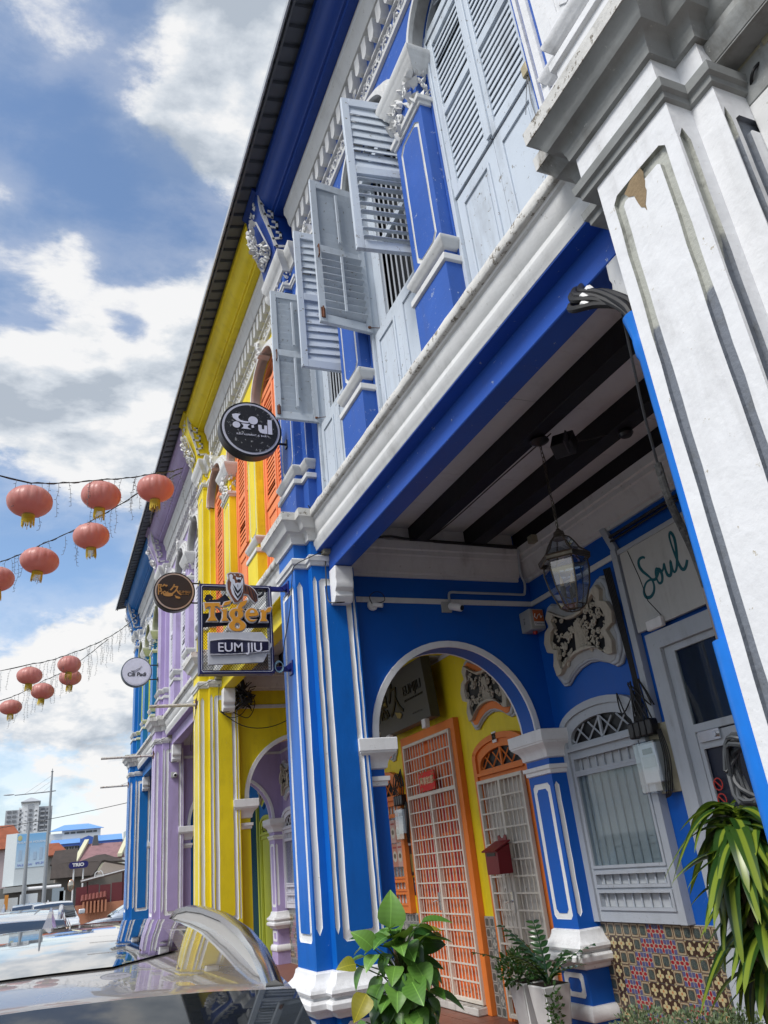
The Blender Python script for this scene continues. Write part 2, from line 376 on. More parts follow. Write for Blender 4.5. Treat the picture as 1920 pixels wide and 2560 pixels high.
# ------------------------------------------------------------------ ornament
def spiral(cx, cz, r, turns=1.3, a0=0, sgn=1, n=14):
    return [(cx + r * (1 - .8 * i / n) * math.cos(a0 + sgn * turns * 2 * math.pi * i / n), cz + r * (1 - .8 * i / n) * math.sin(a0 + sgn * turns * 2 * math.pi * i / n)) for i in range(n + 1)]
def leafblob(mb, org, u, v, nn, a, b, ang, l, wd, h):
    """one stucco leaf lying on a wall: a ridge with two sloping sides"""
    org, u, v, nn = map(Vector, (org, u, v, nn)); c, s_ = math.cos(ang), math.sin(ang)
    def P(t, q, d): return org + u * (a + t * c - q * s_) + v * (b + t * s_ + q * c) + nn * d
    pts = [P(0, 0, 0), P(l * .3, wd * .5, 0), P(l * .7, wd * .42, 0), P(l, 0, h * .2), P(l * .7, -wd * .42, 0), P(l * .3, -wd * .5, 0), P(l * .3, 0, h), P(l * .7, 0, h * .8)]
    mb.add(pts, [(0, 1, 6), (1, 2, 7, 6), (2, 3, 7), (3, 4, 7), (4, 5, 6, 7), (5, 0, 6)])
def scrollwork(mb, org, u, v, nn, w_, h_, seed, dens=1.0, r=.008):
    """relief of leaf scrolls filling a w_ x h_ strip whose corner is org"""
    rr = random.Random(seed); O_, u, v, nn = map(Vector, (org, u, v, nn)); n = max(1, int(w_ / (h_ * .62)))
    for i in range(n):
        cx = (i + .5) * w_ / n; sg = 1 if i % 2 else -1; R_ = h_ * .30
        pts = spiral(cx, h_ * .5 + sg * h_ * .08, R_, 1.25, rr.uniform(-.4, .4) + (0 if sg > 0 else math.pi), sg, 12)
        mb.tube([O_ + u * p[0] + v * p[1] + nn * (r * .5) for p in pts], [r * (1.25 - .5 * k / 12) for k in range(13)], 5)
        x2 = cx + w_ / n * .5
        mb.tube([O_ + u * (cx - w_ / n * .5) + v * (h_ * .5 - sg * h_ * .3) + nn * r * .5, O_ + u * cx + v * (h_ * .5 - sg * h_ * .36) + nn * r * .5, O_ + u * x2 + v * (h_ * .5 + sg * h_ * .3) + nn * r * .5], r, 5)
        for k in range(int(5 * dens)):
            an = rr.uniform(0, 2 * math.pi)
            leafblob(mb, O_, u, v, nn, min(max(cx + math.cos(an) * R_ * 1.1, .02), w_ - .02), min(max(h_ * .5 + math.sin(an) * R_ * 1.15, .02), h_ - .02), an + rr.uniform(-.7, .7), h_ * rr.uniform(.13, .24), h_ * .12, r * 2.2)
def foliage_mass(mb, org, u, v, nn, w_, h_, n, seed, size=.05, depth=.03):
    rr = random.Random(seed)
    for i in range(n):
        a, b = rr.uniform(.08, .92) * w_, rr.uniform(.05, .95) * h_
        o2 = Vector(org) + Vector(nn) * rr.uniform(0, depth * .5)
        leafblob(mb, o2, u, v, nn, a, b, math.atan2(b - h_ / 2, a - w_ / 2) + rr.uniform(-.8, .8), size * rr.uniform(.7, 1.4), size * .5, depth)
    for i in range(max(2, n // 5)):
        a, b = rr.uniform(.2, .8) * w_, rr.uniform(.15, .85) * h_
        pts = spiral(a, b, size * .5, 1.1, rr.uniform(0, 6), rr.choice((-1, 1)), 9)
        mb.tube([Vector(org) + Vector(u) * p[0] + Vector(v) * p[1] + Vector(nn) * depth * .8 for p in pts], size * .13, 5)
def keyfret(mb, org, u, v, nn, s=1.0, flip=1):
    """stepped greek-key band running down a console side"""
    segs = [[(0, 0), (0, -.10), (.06, -.10), (.06, -.05), (.035, -.05)], [(0, -.10), (.03, -.22), (.10, -.24), (.10, -.17), (.07, -.17)],
            [(.03, -.22), (.06, -.36), (.14, -.36), (.14, -.29), (.105, -.29)], [(.06, -.36), (.10, -.50), (.17, -.47), (.17, -.41), (.14, -.41)], [(.10, -.50), (.13, -.58), (.22, -.56)]]
    for sg in segs:
        for p, q in zip(sg[:-1], sg[1:]):
            p = Vector(p) * s; q = Vector(q) * s; d = (q - p); l = d.length; d.normalize(); nrm = Vector((-d.y, d.x)) * .011 * s
            e_ = d * .011 * s
            c4 = [p - e_ + nrm, p - e_ - nrm, q + e_ - nrm, q + e_ + nrm]
            mb.slab(org, u, v, nn, [tuple(c) for c in c4], .012)
def ell(cy, cz, rx, rz, n=20, a0=0, a1=math.pi): return [(cy + rx * math.cos(a0 + (a1 - a0) * i / n), cz + rz * math.sin(a0 + (a1 - a0) * i / n)) for i in range(n + 1)]

def vent_outline(w_, h_):
    """lobed bat-wing outline of the pierced vents, centred"""
    q = [(0.0, .36), (.14, .37), (.26, .44), (.36, .50), (.44, .47), (.475, .38), (.46, .28), (.49, .18), (.5, .04), (.47, -.08), (.49, -.2), (.47, -.36), (.40, -.48), (.33, -.49), (.24, -.42), (.12, -.36), (0, -.34)]
    pts = q + [(-a, b) for a, b in reversed(q[1:-1])]
    return [(a * w_, b * h_) for a, b in pts]
def vent_inner(w_, h_):
    q = [(0, .20), (.12, .22), (.24, .30), (.33, .37), (.37, .30), (.34, .20), (.41, .16), (.45, .05), (.43, -.06), (.34, -.10), (.38, -.22), (.36, -.34), (.30, -.33), (.20, -.24), (.10, -.20), (0, -.19)]
    pts = q + [(-a, b) for a, b in reversed(q[1:-1])]
    return [(a * w_, b * h_) for a, b in pts]

# ------------------------------------------------------------------ column, arcade, upper floor
def plan_end(c, x0p, x0s, xr, hs, hp):
    return lambda p: [(x0p - p, c - hp - p), (x0p - p, c + hp + p), (x0s - p, c + hp + p), (x0s - p, c + hs + p), (xr + p, c + hs + p), (xr + p, c - hs - p), (x0s - p, c - hs - p), (x0s - p, c - hp - p)]
def plan_rect(x0, x1, y0, y1): return lambda p: [(x0 - p, y0 - p), (x0 - p, y1 + p), (x1 + p, y1 + p), (x1 + p, y0 - p)]
BASE_LV = [(.735, .004), (.745, .035), (.775, .045), (.785, .075), (.80, .088), (.835, .090), (.85, .078), (.855, .055), (.868, .058), (.875, .078), (.895, .086), (.915, .080), (.93, .058), (.955, .034), (.985, .022), (1.01, .018), (1.02, .002)]
BAND_LV = [(4.055, .002), (4.062, .014), (4.088, .016), (4.096, .030), (4.135, .034), (4.15, .022), (4.158, .002)]
CAP_LV = [(4.283, .002), (4.287, .020), (4.318, .024), (4.326, .028), (4.345, .030), (4.362, .040), (4.372, .058), (4.380, .076), (4.392, .082), (4.40, .086), (4.425, .094), (4.455, .118), (4.462, .126)]
SCAP_LV = [(2.355, .002), (2.365, .022), (2.395, .025), (2.41, .030), (2.44, .045), (2.465, .075), (2.478, .088), (2.49, .090), (2.495, .096), (2.585, .098), (2.59, .094)]
SBAND_LV = [(2.225, .002), (2.232, .014), (2.262, .016), (2.268, .030), (2.30, .032), (2.305, .002)]

def column(H, c, body, trim, trimcap, ledge, gdepth=.012, seed=0, upper=None, groove=None, amp=.0025, slim=0):
    PLC = plan_end(c, 1.88, 2.0, 2.385, .34, .235); cc_ = c; c = c - slim; pl = plan_end(c, 1.88, 2.0, 2.385, .34 - slim, .235 - slim); hp_, hs_ = .235 - slim, .34 - slim; groove = groove or trim
    b = MB(); g = MB()
    b.stack(pl, [(.2, .03), (.40, .03)]); b.stack(pl, [(.40, 0), (.75, 0)])
    P = pl(0); z0, z1 = 1.015, 4.07
    for i in range(8):
        if i in (0, 5, 7): continue
        a, d = P[i], P[(i + 1) % 8]; b.add([(*a, z0), (*d, z0), (*d, z1), (*a, z1)], [(0, 1, 2, 3)])
    relief(b, g, (1.88, c, 0), (0, 1, 0), (-1, 0, 0), [(-hp_, z0), (hp_, z0), (hp_, z1), (-hp_, z1)], [], [(chrect(-.165 + slim * .6, .165 - slim * .6, 1.19, 3.93, .025), chrect(-.122 + slim * .6, .122 - slim * .6, 1.25, 3.87, .012))], gdepth, seed, amp)
    relief(b, g, (0, c - hp_, 0), (1, 0, 0), (0, -1, 0), [(1.88, z0), (2.0, z0), (2.0, z1), (1.88, z1)], [slot(1.893, 1.942, 1.24, 3.94)], [], gdepth, seed + 5, amp)
    relief(b, g, (0, c - hs_, 0), (1, 0, 0), (0, -1, 0), [(2.0, z0), (2.385, z0), (2.385, z1), (2.0, z1)], [slot(2.004, 2.038, 1.24, 3.96), slot(2.353, 2.371, 1.2, 3.96, .02)], [(chrect(2.058, 2.336, 1.19, 3.94, .025), chrect(2.108, 2.292, 1.25, 3.88, .012))], gdepth, seed + 9, amp)
    b.stack(PLC, [(4.065, 0), (4.30, 0)])
    col = b.build('column', body, H)
    g.build('groove', groove, col)
    MB().stack(pl, BASE_LV).build('base_moulding', trim, col, bevel=.004)
    MB().stack(pl, [(.385, .032), (.395, .045), (.44, .046), (.47, .03), (.48, .002)]).build('plinth_band', trim, col)
    MB().stack(PLC, BAND_LV).build('neck_moulding', trimcap, col)
    MB().stack(PLC, CAP_LV).build('capital', trimcap, col)
    MB().stack(PLC, [(4.4625, .13), (4.535, .132), (4.543, .12)]).build('ledge', ledge, col)
    m = MB()
    m.slab((0, c - hs_ - .001, 0), (1, 0, 0), (0, 0, 1), (0, -1, 0), chrect(2.05, 2.34, .52, .71, .015), .006, 0, [chrect(2.10, 2.29, .56, .67, .015)])
    m.slab((1.879, c, 0), (0, 1, 0), (0, 0, 1), (-1, 0, 0), chrect(-.16, .16, .52, .71, .015), .006, 0, [chrect(-.11, .11, .56, .67, .015)])
    m.build('dado_frame', trim, col)
    return col

def corbel(H, c, sgn, mat):
    y = c + sgn * .34; pr = [(0, 4.008), (.155, 4.008), (.160, 3.93), (.150, 3.90), (.160, 3.86), (.150, 3.815), (.115, 3.79), (.125, 3.75), (.105, 3.715), (.085, 3.70), (0, 3.70)]
    MB().prism([(y + sgn * a, z) for a, z in pr], 'x', 2.155, 2.315).build('corbel', mat, H, bevel=.006)

def small_pier(H, x0, x1, y0, y1, body, trim, panel=True, seed=0):
    pl = plan_rect(x0, x1, y0, y1); b = MB(); g = MB(); z0, z1 = 1.015, 2.40
    b.stack(pl, [(.2, .02), (.42, .02)]); b.stack(pl, [(.42, 0), (.75, 0)])
    b.add([(x1, y0, z0), (x1, y1, z0), (x1, y1, z1), (x1, y0, z1)], [(0, 1, 2, 3)]); b.add([(x0, y1, z0), (x1, y1, z0), (x1, y1, z1), (x0, y1, z1)], [(0, 1, 2, 3)])
    wy, wx = y1 - y0, x1 - x0
    if panel:
        relief(b, g, (x0, 0, 0), (0, 1, 0), (-1, 0, 0), [(y0, z0), (y1, z0), (y1, z1), (y0, z1)], [], [(chrect(y0 + .055, y1 - .045, 1.10, 2.16, .03), chrect(y0 + .10, y1 - .09, 1.145, 2.115, .03))], .004, seed)
        relief(b, g, (0, y0, 0), (1, 0, 0), (0, -1, 0), [(x0, z0), (x1, z0), (x1, z1), (x0, z1)], [slot(x0 + .012, x0 + .058, 1.12, 2.16, .03)], [], .006, seed + 3)
    else:
        b.add([(x0, y0, z0), (x1, y0, z0), (x1, y0, z1), (x0, y0, z1)], [(0, 1, 2, 3)]); b.add([(x0, y0, z0), (x0, y1, z0), (x0, y1, z1), (x0, y0, z1)], [(0, 1, 2, 3)])
    b.stack(pl, [(2.40, 0), (2.6, 0)])
    o = b.build('pier', body, H)
    if g.v: g.build('groove', trim, o)
    MB().stack(pl, [(z + .012, p) for z, p in BASE_LV]).build('base_moulding', trim, o, bevel=.004)
    MB().stack(pl, [(.40, .03), (.415, .04), (.47, .04), (.50, .02), (.505, .002)]).build('plinth_band', trim, o)
    MB().stack(pl, SCAP_LV).build('capital', trim, o); MB().stack(pl, SBAND_LV).build('neck_moulding', trim, o)
    if panel:
        MB().slab((x0, 0, 0), (0, 1, 0), (0, 0, 1), (-1, 0, 0), chrect(y0 + .06, y1 - .04, .55, .72, .02), .006, 0, [chrect(y0 + .10, y1 - .09, .585, .685, .02)]).build('dado_frame', trim, o)
    return o

def arch_wall(H, c, body, trim, seed=0):
    y0, y1 = c - .22, c - .02
    op = [(2.52, .2), (2.52, 2.6)] + [(p[0], p[1]) for p in reversed(ell(3.28, 2.6, .76, .775, 28))][1:-1] + [(4.04, 2.6), (4.04, .2)]
    poly = [(2.36, .2)] + op + [(4.262, .2), (4.262, 4.512), (2.36, 4.512)]
    W_ = MB().slab((0, y0, 0), (1, 0, 0), (0, 0, 1), (0, 1, 0), poly, y1 - y0).build('arch_wall', body, H)
    ring = ell(3.28, 2.6, .815, .83, 28) + list(reversed(ell(3.28, 2.6, .757, .772, 28)))
    for yy, n in ((y0, -1), (y1, 1)):
        MB().slab((0, yy, 0), (1, 0, 0), (0, 0, 1), (0, n, 0), ring, .022).build('archivolt', trim, W_, bevel=.004)
    small_pier(H, 4.034, 4.259, c - .37, c - .005, body, trim, True, seed)
    small_pier(H, 2.392, 2.526, c - .27, c - .005, body, trim, False, seed + 3)
    # cornice of the arcade room
    cp = [(0, 4.02), (.022, 4.022), (.026, 4.05), (.05, 4.06), (.055, 4.085), (.065, 4.12), (.09, 4.16), (.10, 4.20), (.115, 4.21), (.118, 4.25), (.135, 4.26), (.14, 4.335), (.03, 4.34), (.03, 4.508), (0, 4.508)]
    MB().prism([(y0 - a, z) for a, z in cp], 'x', 2.32, 4.14).build('room_cornice', CEIL if False else WHITE, H)
    MB().prism([(y1 + a, z) for a, z in cp], 'x', 2.32, 4.14).build('room_cornice', WHITE, H)
    m = MB(); m.box(2.392, 4.26, y0 - .02, y0 - .0015, 3.775, 3.825); m.box(2.392, 4.26, y1 + .0015, y1 + .02, 3.775, 3.825); m.build('picture_rail', WHITE, H, bevel=.005)

def shutter(H, hinge, d, w_, z0, z1, mat, front, name='shutter', indiv=True, gap_low=False, rod=False, nsl=(9, 9), tilt=78):
    """one louvred leaf: frame as the part, slats as its pieces. d = unit vector from the hinge along the leaf, front = outward normal"""
    d = Vector(d).normalized(); nn = Vector(front).normalized(); z = Vector((0, 0, 1)); h = Vector(hinge); t = .018
    H_ = z1 - z0; zm = z0 + H_ * .50
    def bar(b, a0, a1, b0, b1, th=t, off=0): b.obox(h + d * (a0 + a1) / 2 + z * (b0 + b1) / 2 + nn * off, (d * (a1 - a0) / 2, z * (b1 - b0) / 2, nn * th))
    f = MB(); sw = .055
    bar(f, 0, sw, z0, z1); bar(f, w_ - sw, w_, z0, z1); bar(f, sw, w_ - sw, z0, z0 + .075, t * .96); bar(f, sw, w_ - sw, z1 - .075, z1, t * .96); bar(f, sw, w_ - sw, zm - .035, zm + .035, t * .96)
    fr = f.build(name, mat, H, bevel=.003)
    proto = None; joined = MB()
    for (a, b, n, low) in ((z0 + .075, zm - .035, nsl[0], True), (zm + .035, z1 - .075, nsl[1], False)):
        pitch = (b - a) / n
        for i in range(n):
            tl = rad(tilt + (random.uniform(-1.5, 1.5)))
            if low and gap_low: tl = rad(30 + i % 3 * 4)
            if random.random() < .06: tl -= rad(14)
            ax = nn * math.cos(tl) - z * math.sin(tl); up = nn * math.sin(tl) + z * math.cos(tl)
            c_ = h + d * (w_ / 2) + z * (a + (i + .5) * pitch)
            hw, hd, ht = w_ / 2 - sw + .004, min(pitch * .565 / max(math.sin(tl), .5), .046), .0032
            if indiv:
                if proto is None:
                    proto = MB().obox((0, 0, 0), ((hw, 0, 0), (0, hd, 0), (0, 0, ht))).build('slat', mat, fr, bevel=.0015); o = proto
                    o.matrix_basis = Matrix.Identity(4)
                else: o = dupmesh(proto, 'slat', fr)
                mt = Matrix((d, ax, up)).transposed().to_4x4(); mt.translation = c_; o.matrix_basis = mt
                if proto is not o: 
                    b_ = o.modifiers.new('bevel', 'BEVEL'); b_.width = .0015; b_.limit_method = 'ANGLE'
            else: joined.obox(c_, (d * hw, ax * hd, up * ht))
    if not indiv: joined.build('louvre_panel', mat, fr, kind='stuff')
    if rod:
        r = MB()
        for a, b in ((z0 + .12, zm - .06), (zm + .08, z1 - .13)):
            r.obox(h + d * w_ * .5 - nn * .04 + z * (a + b) / 2, (d * .011, z * (b - a) / 2, nn * .009))
        r.build('tilt_rod', mat, fr, bevel=.002)
        k = MB(); p = h + d * (w_ - .028) - nn * .02
        k.tube([p + z * (zm - .10), p - nn * .03 + z * (zm - .095), p - nn * .03 + z * (zm + .0), p + z * (zm + .005)], .006, 6); k.build('pull_handle', RUST, fr)
        k = MB(); k.obox(p + z * (z0 + .08), (d * .016, z * .045, nn * .004)); k.tube([p - nn * .008 + z * (z0 + .03), p - nn * .012 + z * (z0 + .13)], .007, 6)
        k.build('bolt', RUST, fr)
        k = MB(); p = h + d * .03 - nn * .02 + z * (z0 + .04); k.lathe([(.001, -.012), (.012, -.006), (.013, .006), (.001, .012)], p, 8); k.tube([p, p + d * -.13 + Vector((0, .0, .03)), ], .003, 5); k.build('hook_stay', RUST, fr)
    g = MB()
    for zz_ in (z0 + .12, z1 - .14): g.obox(h + z * zz_ - d * .004 + nn * .012, (d * .008, z * .04, nn * .008))
    g.build('hinge', mat, fr)
    return fr

def low_panel(H, y0, y1, z0, z1, x, mat):
    f = MB(); f.box(x, x + .04, y0 + .002, y1 - .002, z0, z1)
    m = .07
    f.slab((x, 0, 0), (0, 1, 0), (0, 0, 1), (-1, 0, 0), [(y0 + m, z0 + .05), (y1 - m, z0 + .05), (y1 - m, z1 - .09), (y0 + m, z1 - .09)], .012, 0, [[(y0 + m + .02, z0 + .07), (y1 - m - .02, z0 + .07), (y1 - m - .02, z1 - .11), (y0 + m + .02, z1 - .11)]])
    f.slab((x, 0, 0), (0, 1, 0), (0, 0, 1), (-1, 0, 0), [(y0 + m + .045, z0 + .095), (y1 - m - .045, z0 + .095), (y1 - m - .045, z1 - .135), (y0 + m + .045, z1 - .135)], .007)
    return f.build('apron_panel', mat, H, bevel=.002)

def upper_window(H, y0, y1, S, opened, indiv, near=False):
    """French window: louvred leaves over solid aprons, arched fanlight and stucco hood"""
    yc, hw = (y0 + y1) / 2, (y1 - y0) / 2; x = 2.115; mat = S['wood']
    f = MB(); f.box(2.085, 2.17, y0, y0 + .035, 4.54, 6.9); f.box(2.085, 2.17, y1 - .035, y1, 4.54, 6.9); f.box(2.088, 2.165, y0 + .035, y1 - .035, 6.80, 6.87)
    arch = ell(yc, 6.72, hw - .002, .395, 18); inn = ell(yc, 6.87, hw - .07, .19, 18)
    f.slab((2.09, 0, 0), (0, 1, 0), (0, 0, 1), (1, 0, 0), [(y0 + .002, 6.86)] + list(reversed(arch)) + [(y1 - .002, 6.86)], .06, 0, [inn])
    for k in range(1, 4):
        t = math.pi * k / 4; f.tube([(2.11, yc, 6.87), (2.11, yc + math.cos(t) * (hw - .07), 6.87 + math.sin(t) * .19)], .009, 4)
    F_ = f.build('window_frame', mat, H, bevel=.003)
    MB().box(2.125, 2.13, y0 + .06, y1 - .06, 6.86, 7.07).build('pane', WGLASS, F_)
    MB().box(2.26, 2.27, y0 - .03, y1 + .03, 4.54, 7.15).build('unlit_room_sheet', DARK, F_)  # dark sheet in place of the unlit room's shade
    a, b = y0 + .036, y1 - .036; wl = (b - a) / 2
    for q in (0, 1): low_panel(F_, a + q * wl, a + (q + 1) * wl, 4.55, 5.355 - (.004 * q), x - .005, mat)
    zb, zt = 5.365, 6.795
    if not opened:
        n = (11, 11) if near else (10, 10)
        shutter(H, (x, a, 0), (0, 1, 0), wl - .003, zb, zt, mat, (-1, 0, 0), indiv=indiv, nsl=n)
        shutter(H, (x, b, 0), (0, -1, 0), wl - .003, zb, zt, mat, (-1, 0, 0), indiv=indiv, nsl=n)
        MB().box(x - .032, x - .018, yc - .022, yc + .022, zb + .01, zt - .01).build('meeting_stile', mat, H, bevel=.003)
    else:
        s = 1 if near else -1
        shutter(H, (x - .02, a, 0), (-1, .14 if near else .02, 0), wl, zb, zt, mat, (-.1, -1, 0), indiv=True, gap_low=near, nsl=(8, 8))
        shutter(H, (x - .02, b, 0), (-1, -.09 if near else .02, 0), wl, zb, zt, mat, (.1, 1, 0), indiv=True, rod=True, gap_low=near, nsl=(9, 9), tilt=76)
        g = MB()
        for k in range(9): yy = a + .13 + k * (b - a - .26) / 8; g.tube([(2.19, yy, 5.37), (2.19, yy, 6.75)], .008, 6)
        g.build('window_bar', SILVER if False else GREYTRIM, F_)
        g = MB(); g.box(2.16, 2.2, a, a + .13, 5.37, 6.8); g.box(2.16, 2.2, b - .13, b, 5.37, 6.8); g.box(2.162, 2.2, a + .13, b - .13, 5.36, 5.46); g.box(2.162, 2.2, a + .13, b - .13, 6.1, 6.16); g.build('casement', mat, F_, bevel=.002)

def upper_floor(H, c0, c1, S, wins, states, seed=0, skip_first=False):
    lo, hi = c0 + .38, c1 - .38; body, trim = S['up'], S['trimup']
    holes = [[(a, 4.55), (b, 4.55)] + ell((a + b) / 2, 6.72, (b - a) / 2, .40, 18) for a, b in wins]
    holes = [[h[0], h[1]] + h[2:] for h in holes]
    MB().slab((2.08, 0, 0), (0, 1, 0), (0, 0, 1), (1, 0, 0), [(c0, 4.52), (c1, 4.52), (c1, 8.10), (c0, 8.10)], .16, 0, holes).build('upper_wall', body, H)
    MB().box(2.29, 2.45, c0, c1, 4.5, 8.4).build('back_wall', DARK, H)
    for i, ((a, b), st) in enumerate(zip(wins, states)):
        upper_window(H, a, b, S, st != 'closed', S['indiv'], near=(st == 'open_near' or (S['indiv'] and i == 0)))
        yc, hw = (a + b) / 2, (b - a) / 2
        m = MB()
        for r0, r1, d in ((.0, .125, .05), (.0, .085, .085), (.0, .035, .115)):
            ring = ell(yc, 6.72, hw + r1, .40 + r1, 22) + list(reversed(ell(yc, 6.72, hw + r0, .40 + r0, 22)))
            m.slab((2.081, 0, 0), (0, 1, 0), (0, 0, 1), (-1, 0, 0), ring, d + .001 * i)
        m.build('arch_hood', trim, H, bevel=.003)
        k = MB(); k.box(1.945, 2.08, yc - .045, yc + .045, 7.10, 7.30); k.lathe([(.001, -.03), (.05, -.02), (.055, 0), (.03, .02), (.001, .03)], (1.95, yc, 7.25), 10, 'x')
        foliage_mass(k, (1.945, yc - .09, 7.08), (0, 1, 0), (0, 0, 1), (-1, 0, 0), .18, .26, 9, seed + i, .06, .02); k.build('keystone', trim, H)
    # pilasters between the windows
    for i in range(len(wins) - 1):
        ya, yb = wins[i][1], wins[i + 1][0]; y0, y1 = (ya + yb) / 2 - .20, (ya + yb) / 2 + .20
        if yb - ya < .41: y0, y1 = ya + .002, yb - .002
        pl = plan_rect(2.0, 2.078, y0, y1); b = MB(); g = MB()
        b.stack(pl, [(4.53, .022), (4.88, .022)]); b.stack(pl, [(4.87, 0), (5.02, 0)]); z0, z1 = 5.0, 6.26
        relief(b, g, (2.0, 0, 0), (0, 1, 0), (-1, 0, 0), [(y0, z0), (y1, z0), (y1, z1), (y0, z1)], [], [(chrect(y0 + .055, y1 - .055, 5.13, 6.19, .05), chrect(y0 + .078, y1 - .078, 5.155, 6.165, .045))], .007, seed + i, .002)
        b.add([(2.0, y0, z0), (2.078, y0, z0), (2.078, y0, z1), (2.0, y0, z1)], [(0, 1, 2, 3)]); b.add([(2.0, y1, z0), (2.078, y1, z0), (2.078, y1, z1), (2.0, y1, z1)], [(0, 1, 2, 3)])
        b.stack(pl, [(6.25, 0), (6.60, 0)])
        o = b.build('pilaster', S['pil'], H); g.build('groove', trim, o)
        for lv in ([(4.872, .024), (4.88, .038), (4.925, .038), (4.935, .002)], [(4.982, .002), (4.988, .015), (5.0, .025), (5.025, .036), (5.04, .046), (5.062, .047), (5.078, .022), (5.085, .002)], [(6.235, .002), (6.24, .012), (6.262, .014), (6.268, .03), (6.30, .034), (6.31, .02)]):
            MB().stack(pl, lv).build('moulding', trim, o, bevel=.003)
        m = MB().stack(pl, [(6.53, .0), (6.545, .02), (6.57, .03), (6.585, .045), (6.61, .05), (6.63, .065), (6.655, .07), (6.67, .082), (6.71, .086), (6.72, .075)])
        m.build('capital', trim, o, bevel=.003)
        m = MB(); foliage_mass(m, (1.998, y0 - .01, 6.30), (0, 1, 0), (0, 0, 1), (-1, 0, 0), y1 - y0 + .02, .26, 34 if S['indiv'] else 16, seed + i * 3, .075, .045)
        foliage_mass(m, (2.0, y0 + .002, 6.31), (1, 0, 0), (0, 0, 1), (0, -1, 0), .075, .23, 12, seed + i * 3 + 1, .05, .03); m.build('acanthus', trim, o)
    # frieze, dentils, coved cornice
    m = MB(); m.prism([(2.08, 7.385), (2.055, 7.39), (2.05, 7.42), (2.08, 7.425)], 'y', lo, hi); m.prism([(2.08, 7.60), (2.05, 7.605), (2.05, 7.625), (2.08, 7.63)], 'y', lo, hi)
    m.build('frieze_moulding', trim, H)
    m = MB(); scrollwork(m, (2.079, lo + .02, 7.425), (0, 1, 0), (0, 0, 1), (-1, 0, 0), hi - lo - .04, .175, seed + 77, 1.2, .009); m.build('frieze_scrolls', trim, H)
    n = int((hi - lo) / .158); pr = None
    for k in range(n):
        yy = lo + .08 + k * (hi - lo - .16) / max(1, n - 1)
        if pr is None:
            pr = MB().slab((0, 0, 0), (0, 1, 0), (0, 0, 1), (-1, 0, 0), [(-.045, .205), (-.045, .04), (-.02, .0), (.02, .0), (.045, .04), (.045, .205)], .075).build('dentil', trim, H); o = pr
        else: o = dupmesh(pr, 'dentil', H)
        o.matrix_basis = Matrix.Translation((2.078, yy, 7.645))
    MB().prism([(2.10, 7.84), (2.055, 7.842), (2.045, 7.86), (2.03, 7.875), (2.0, 7.885), (1.985, 7.92), (1.975, 7.98), (1.955, 8.02), (1.945, 8.03), (1.945, 8.12), (2.10, 8.12)], 'y', lo - .02, hi + .02).build('cornice', trim, H)
    MB().prism([(2.12, 8.122), (1.868, 8.122), (1.866, 8.165), (1.845, 8.17), (1.835, 8.185), (1.80, 8.20), (1.76, 8.24), (1.725, 8.30), (1.71, 8.35), (1.70, 8.36), (1.682, 8.37), (1.68, 8.455), (2.12, 8.54)], 'y', c0 + .24 if not skip_first else c0, c1 - .24).build('eaves_cove', S['cove'], H)

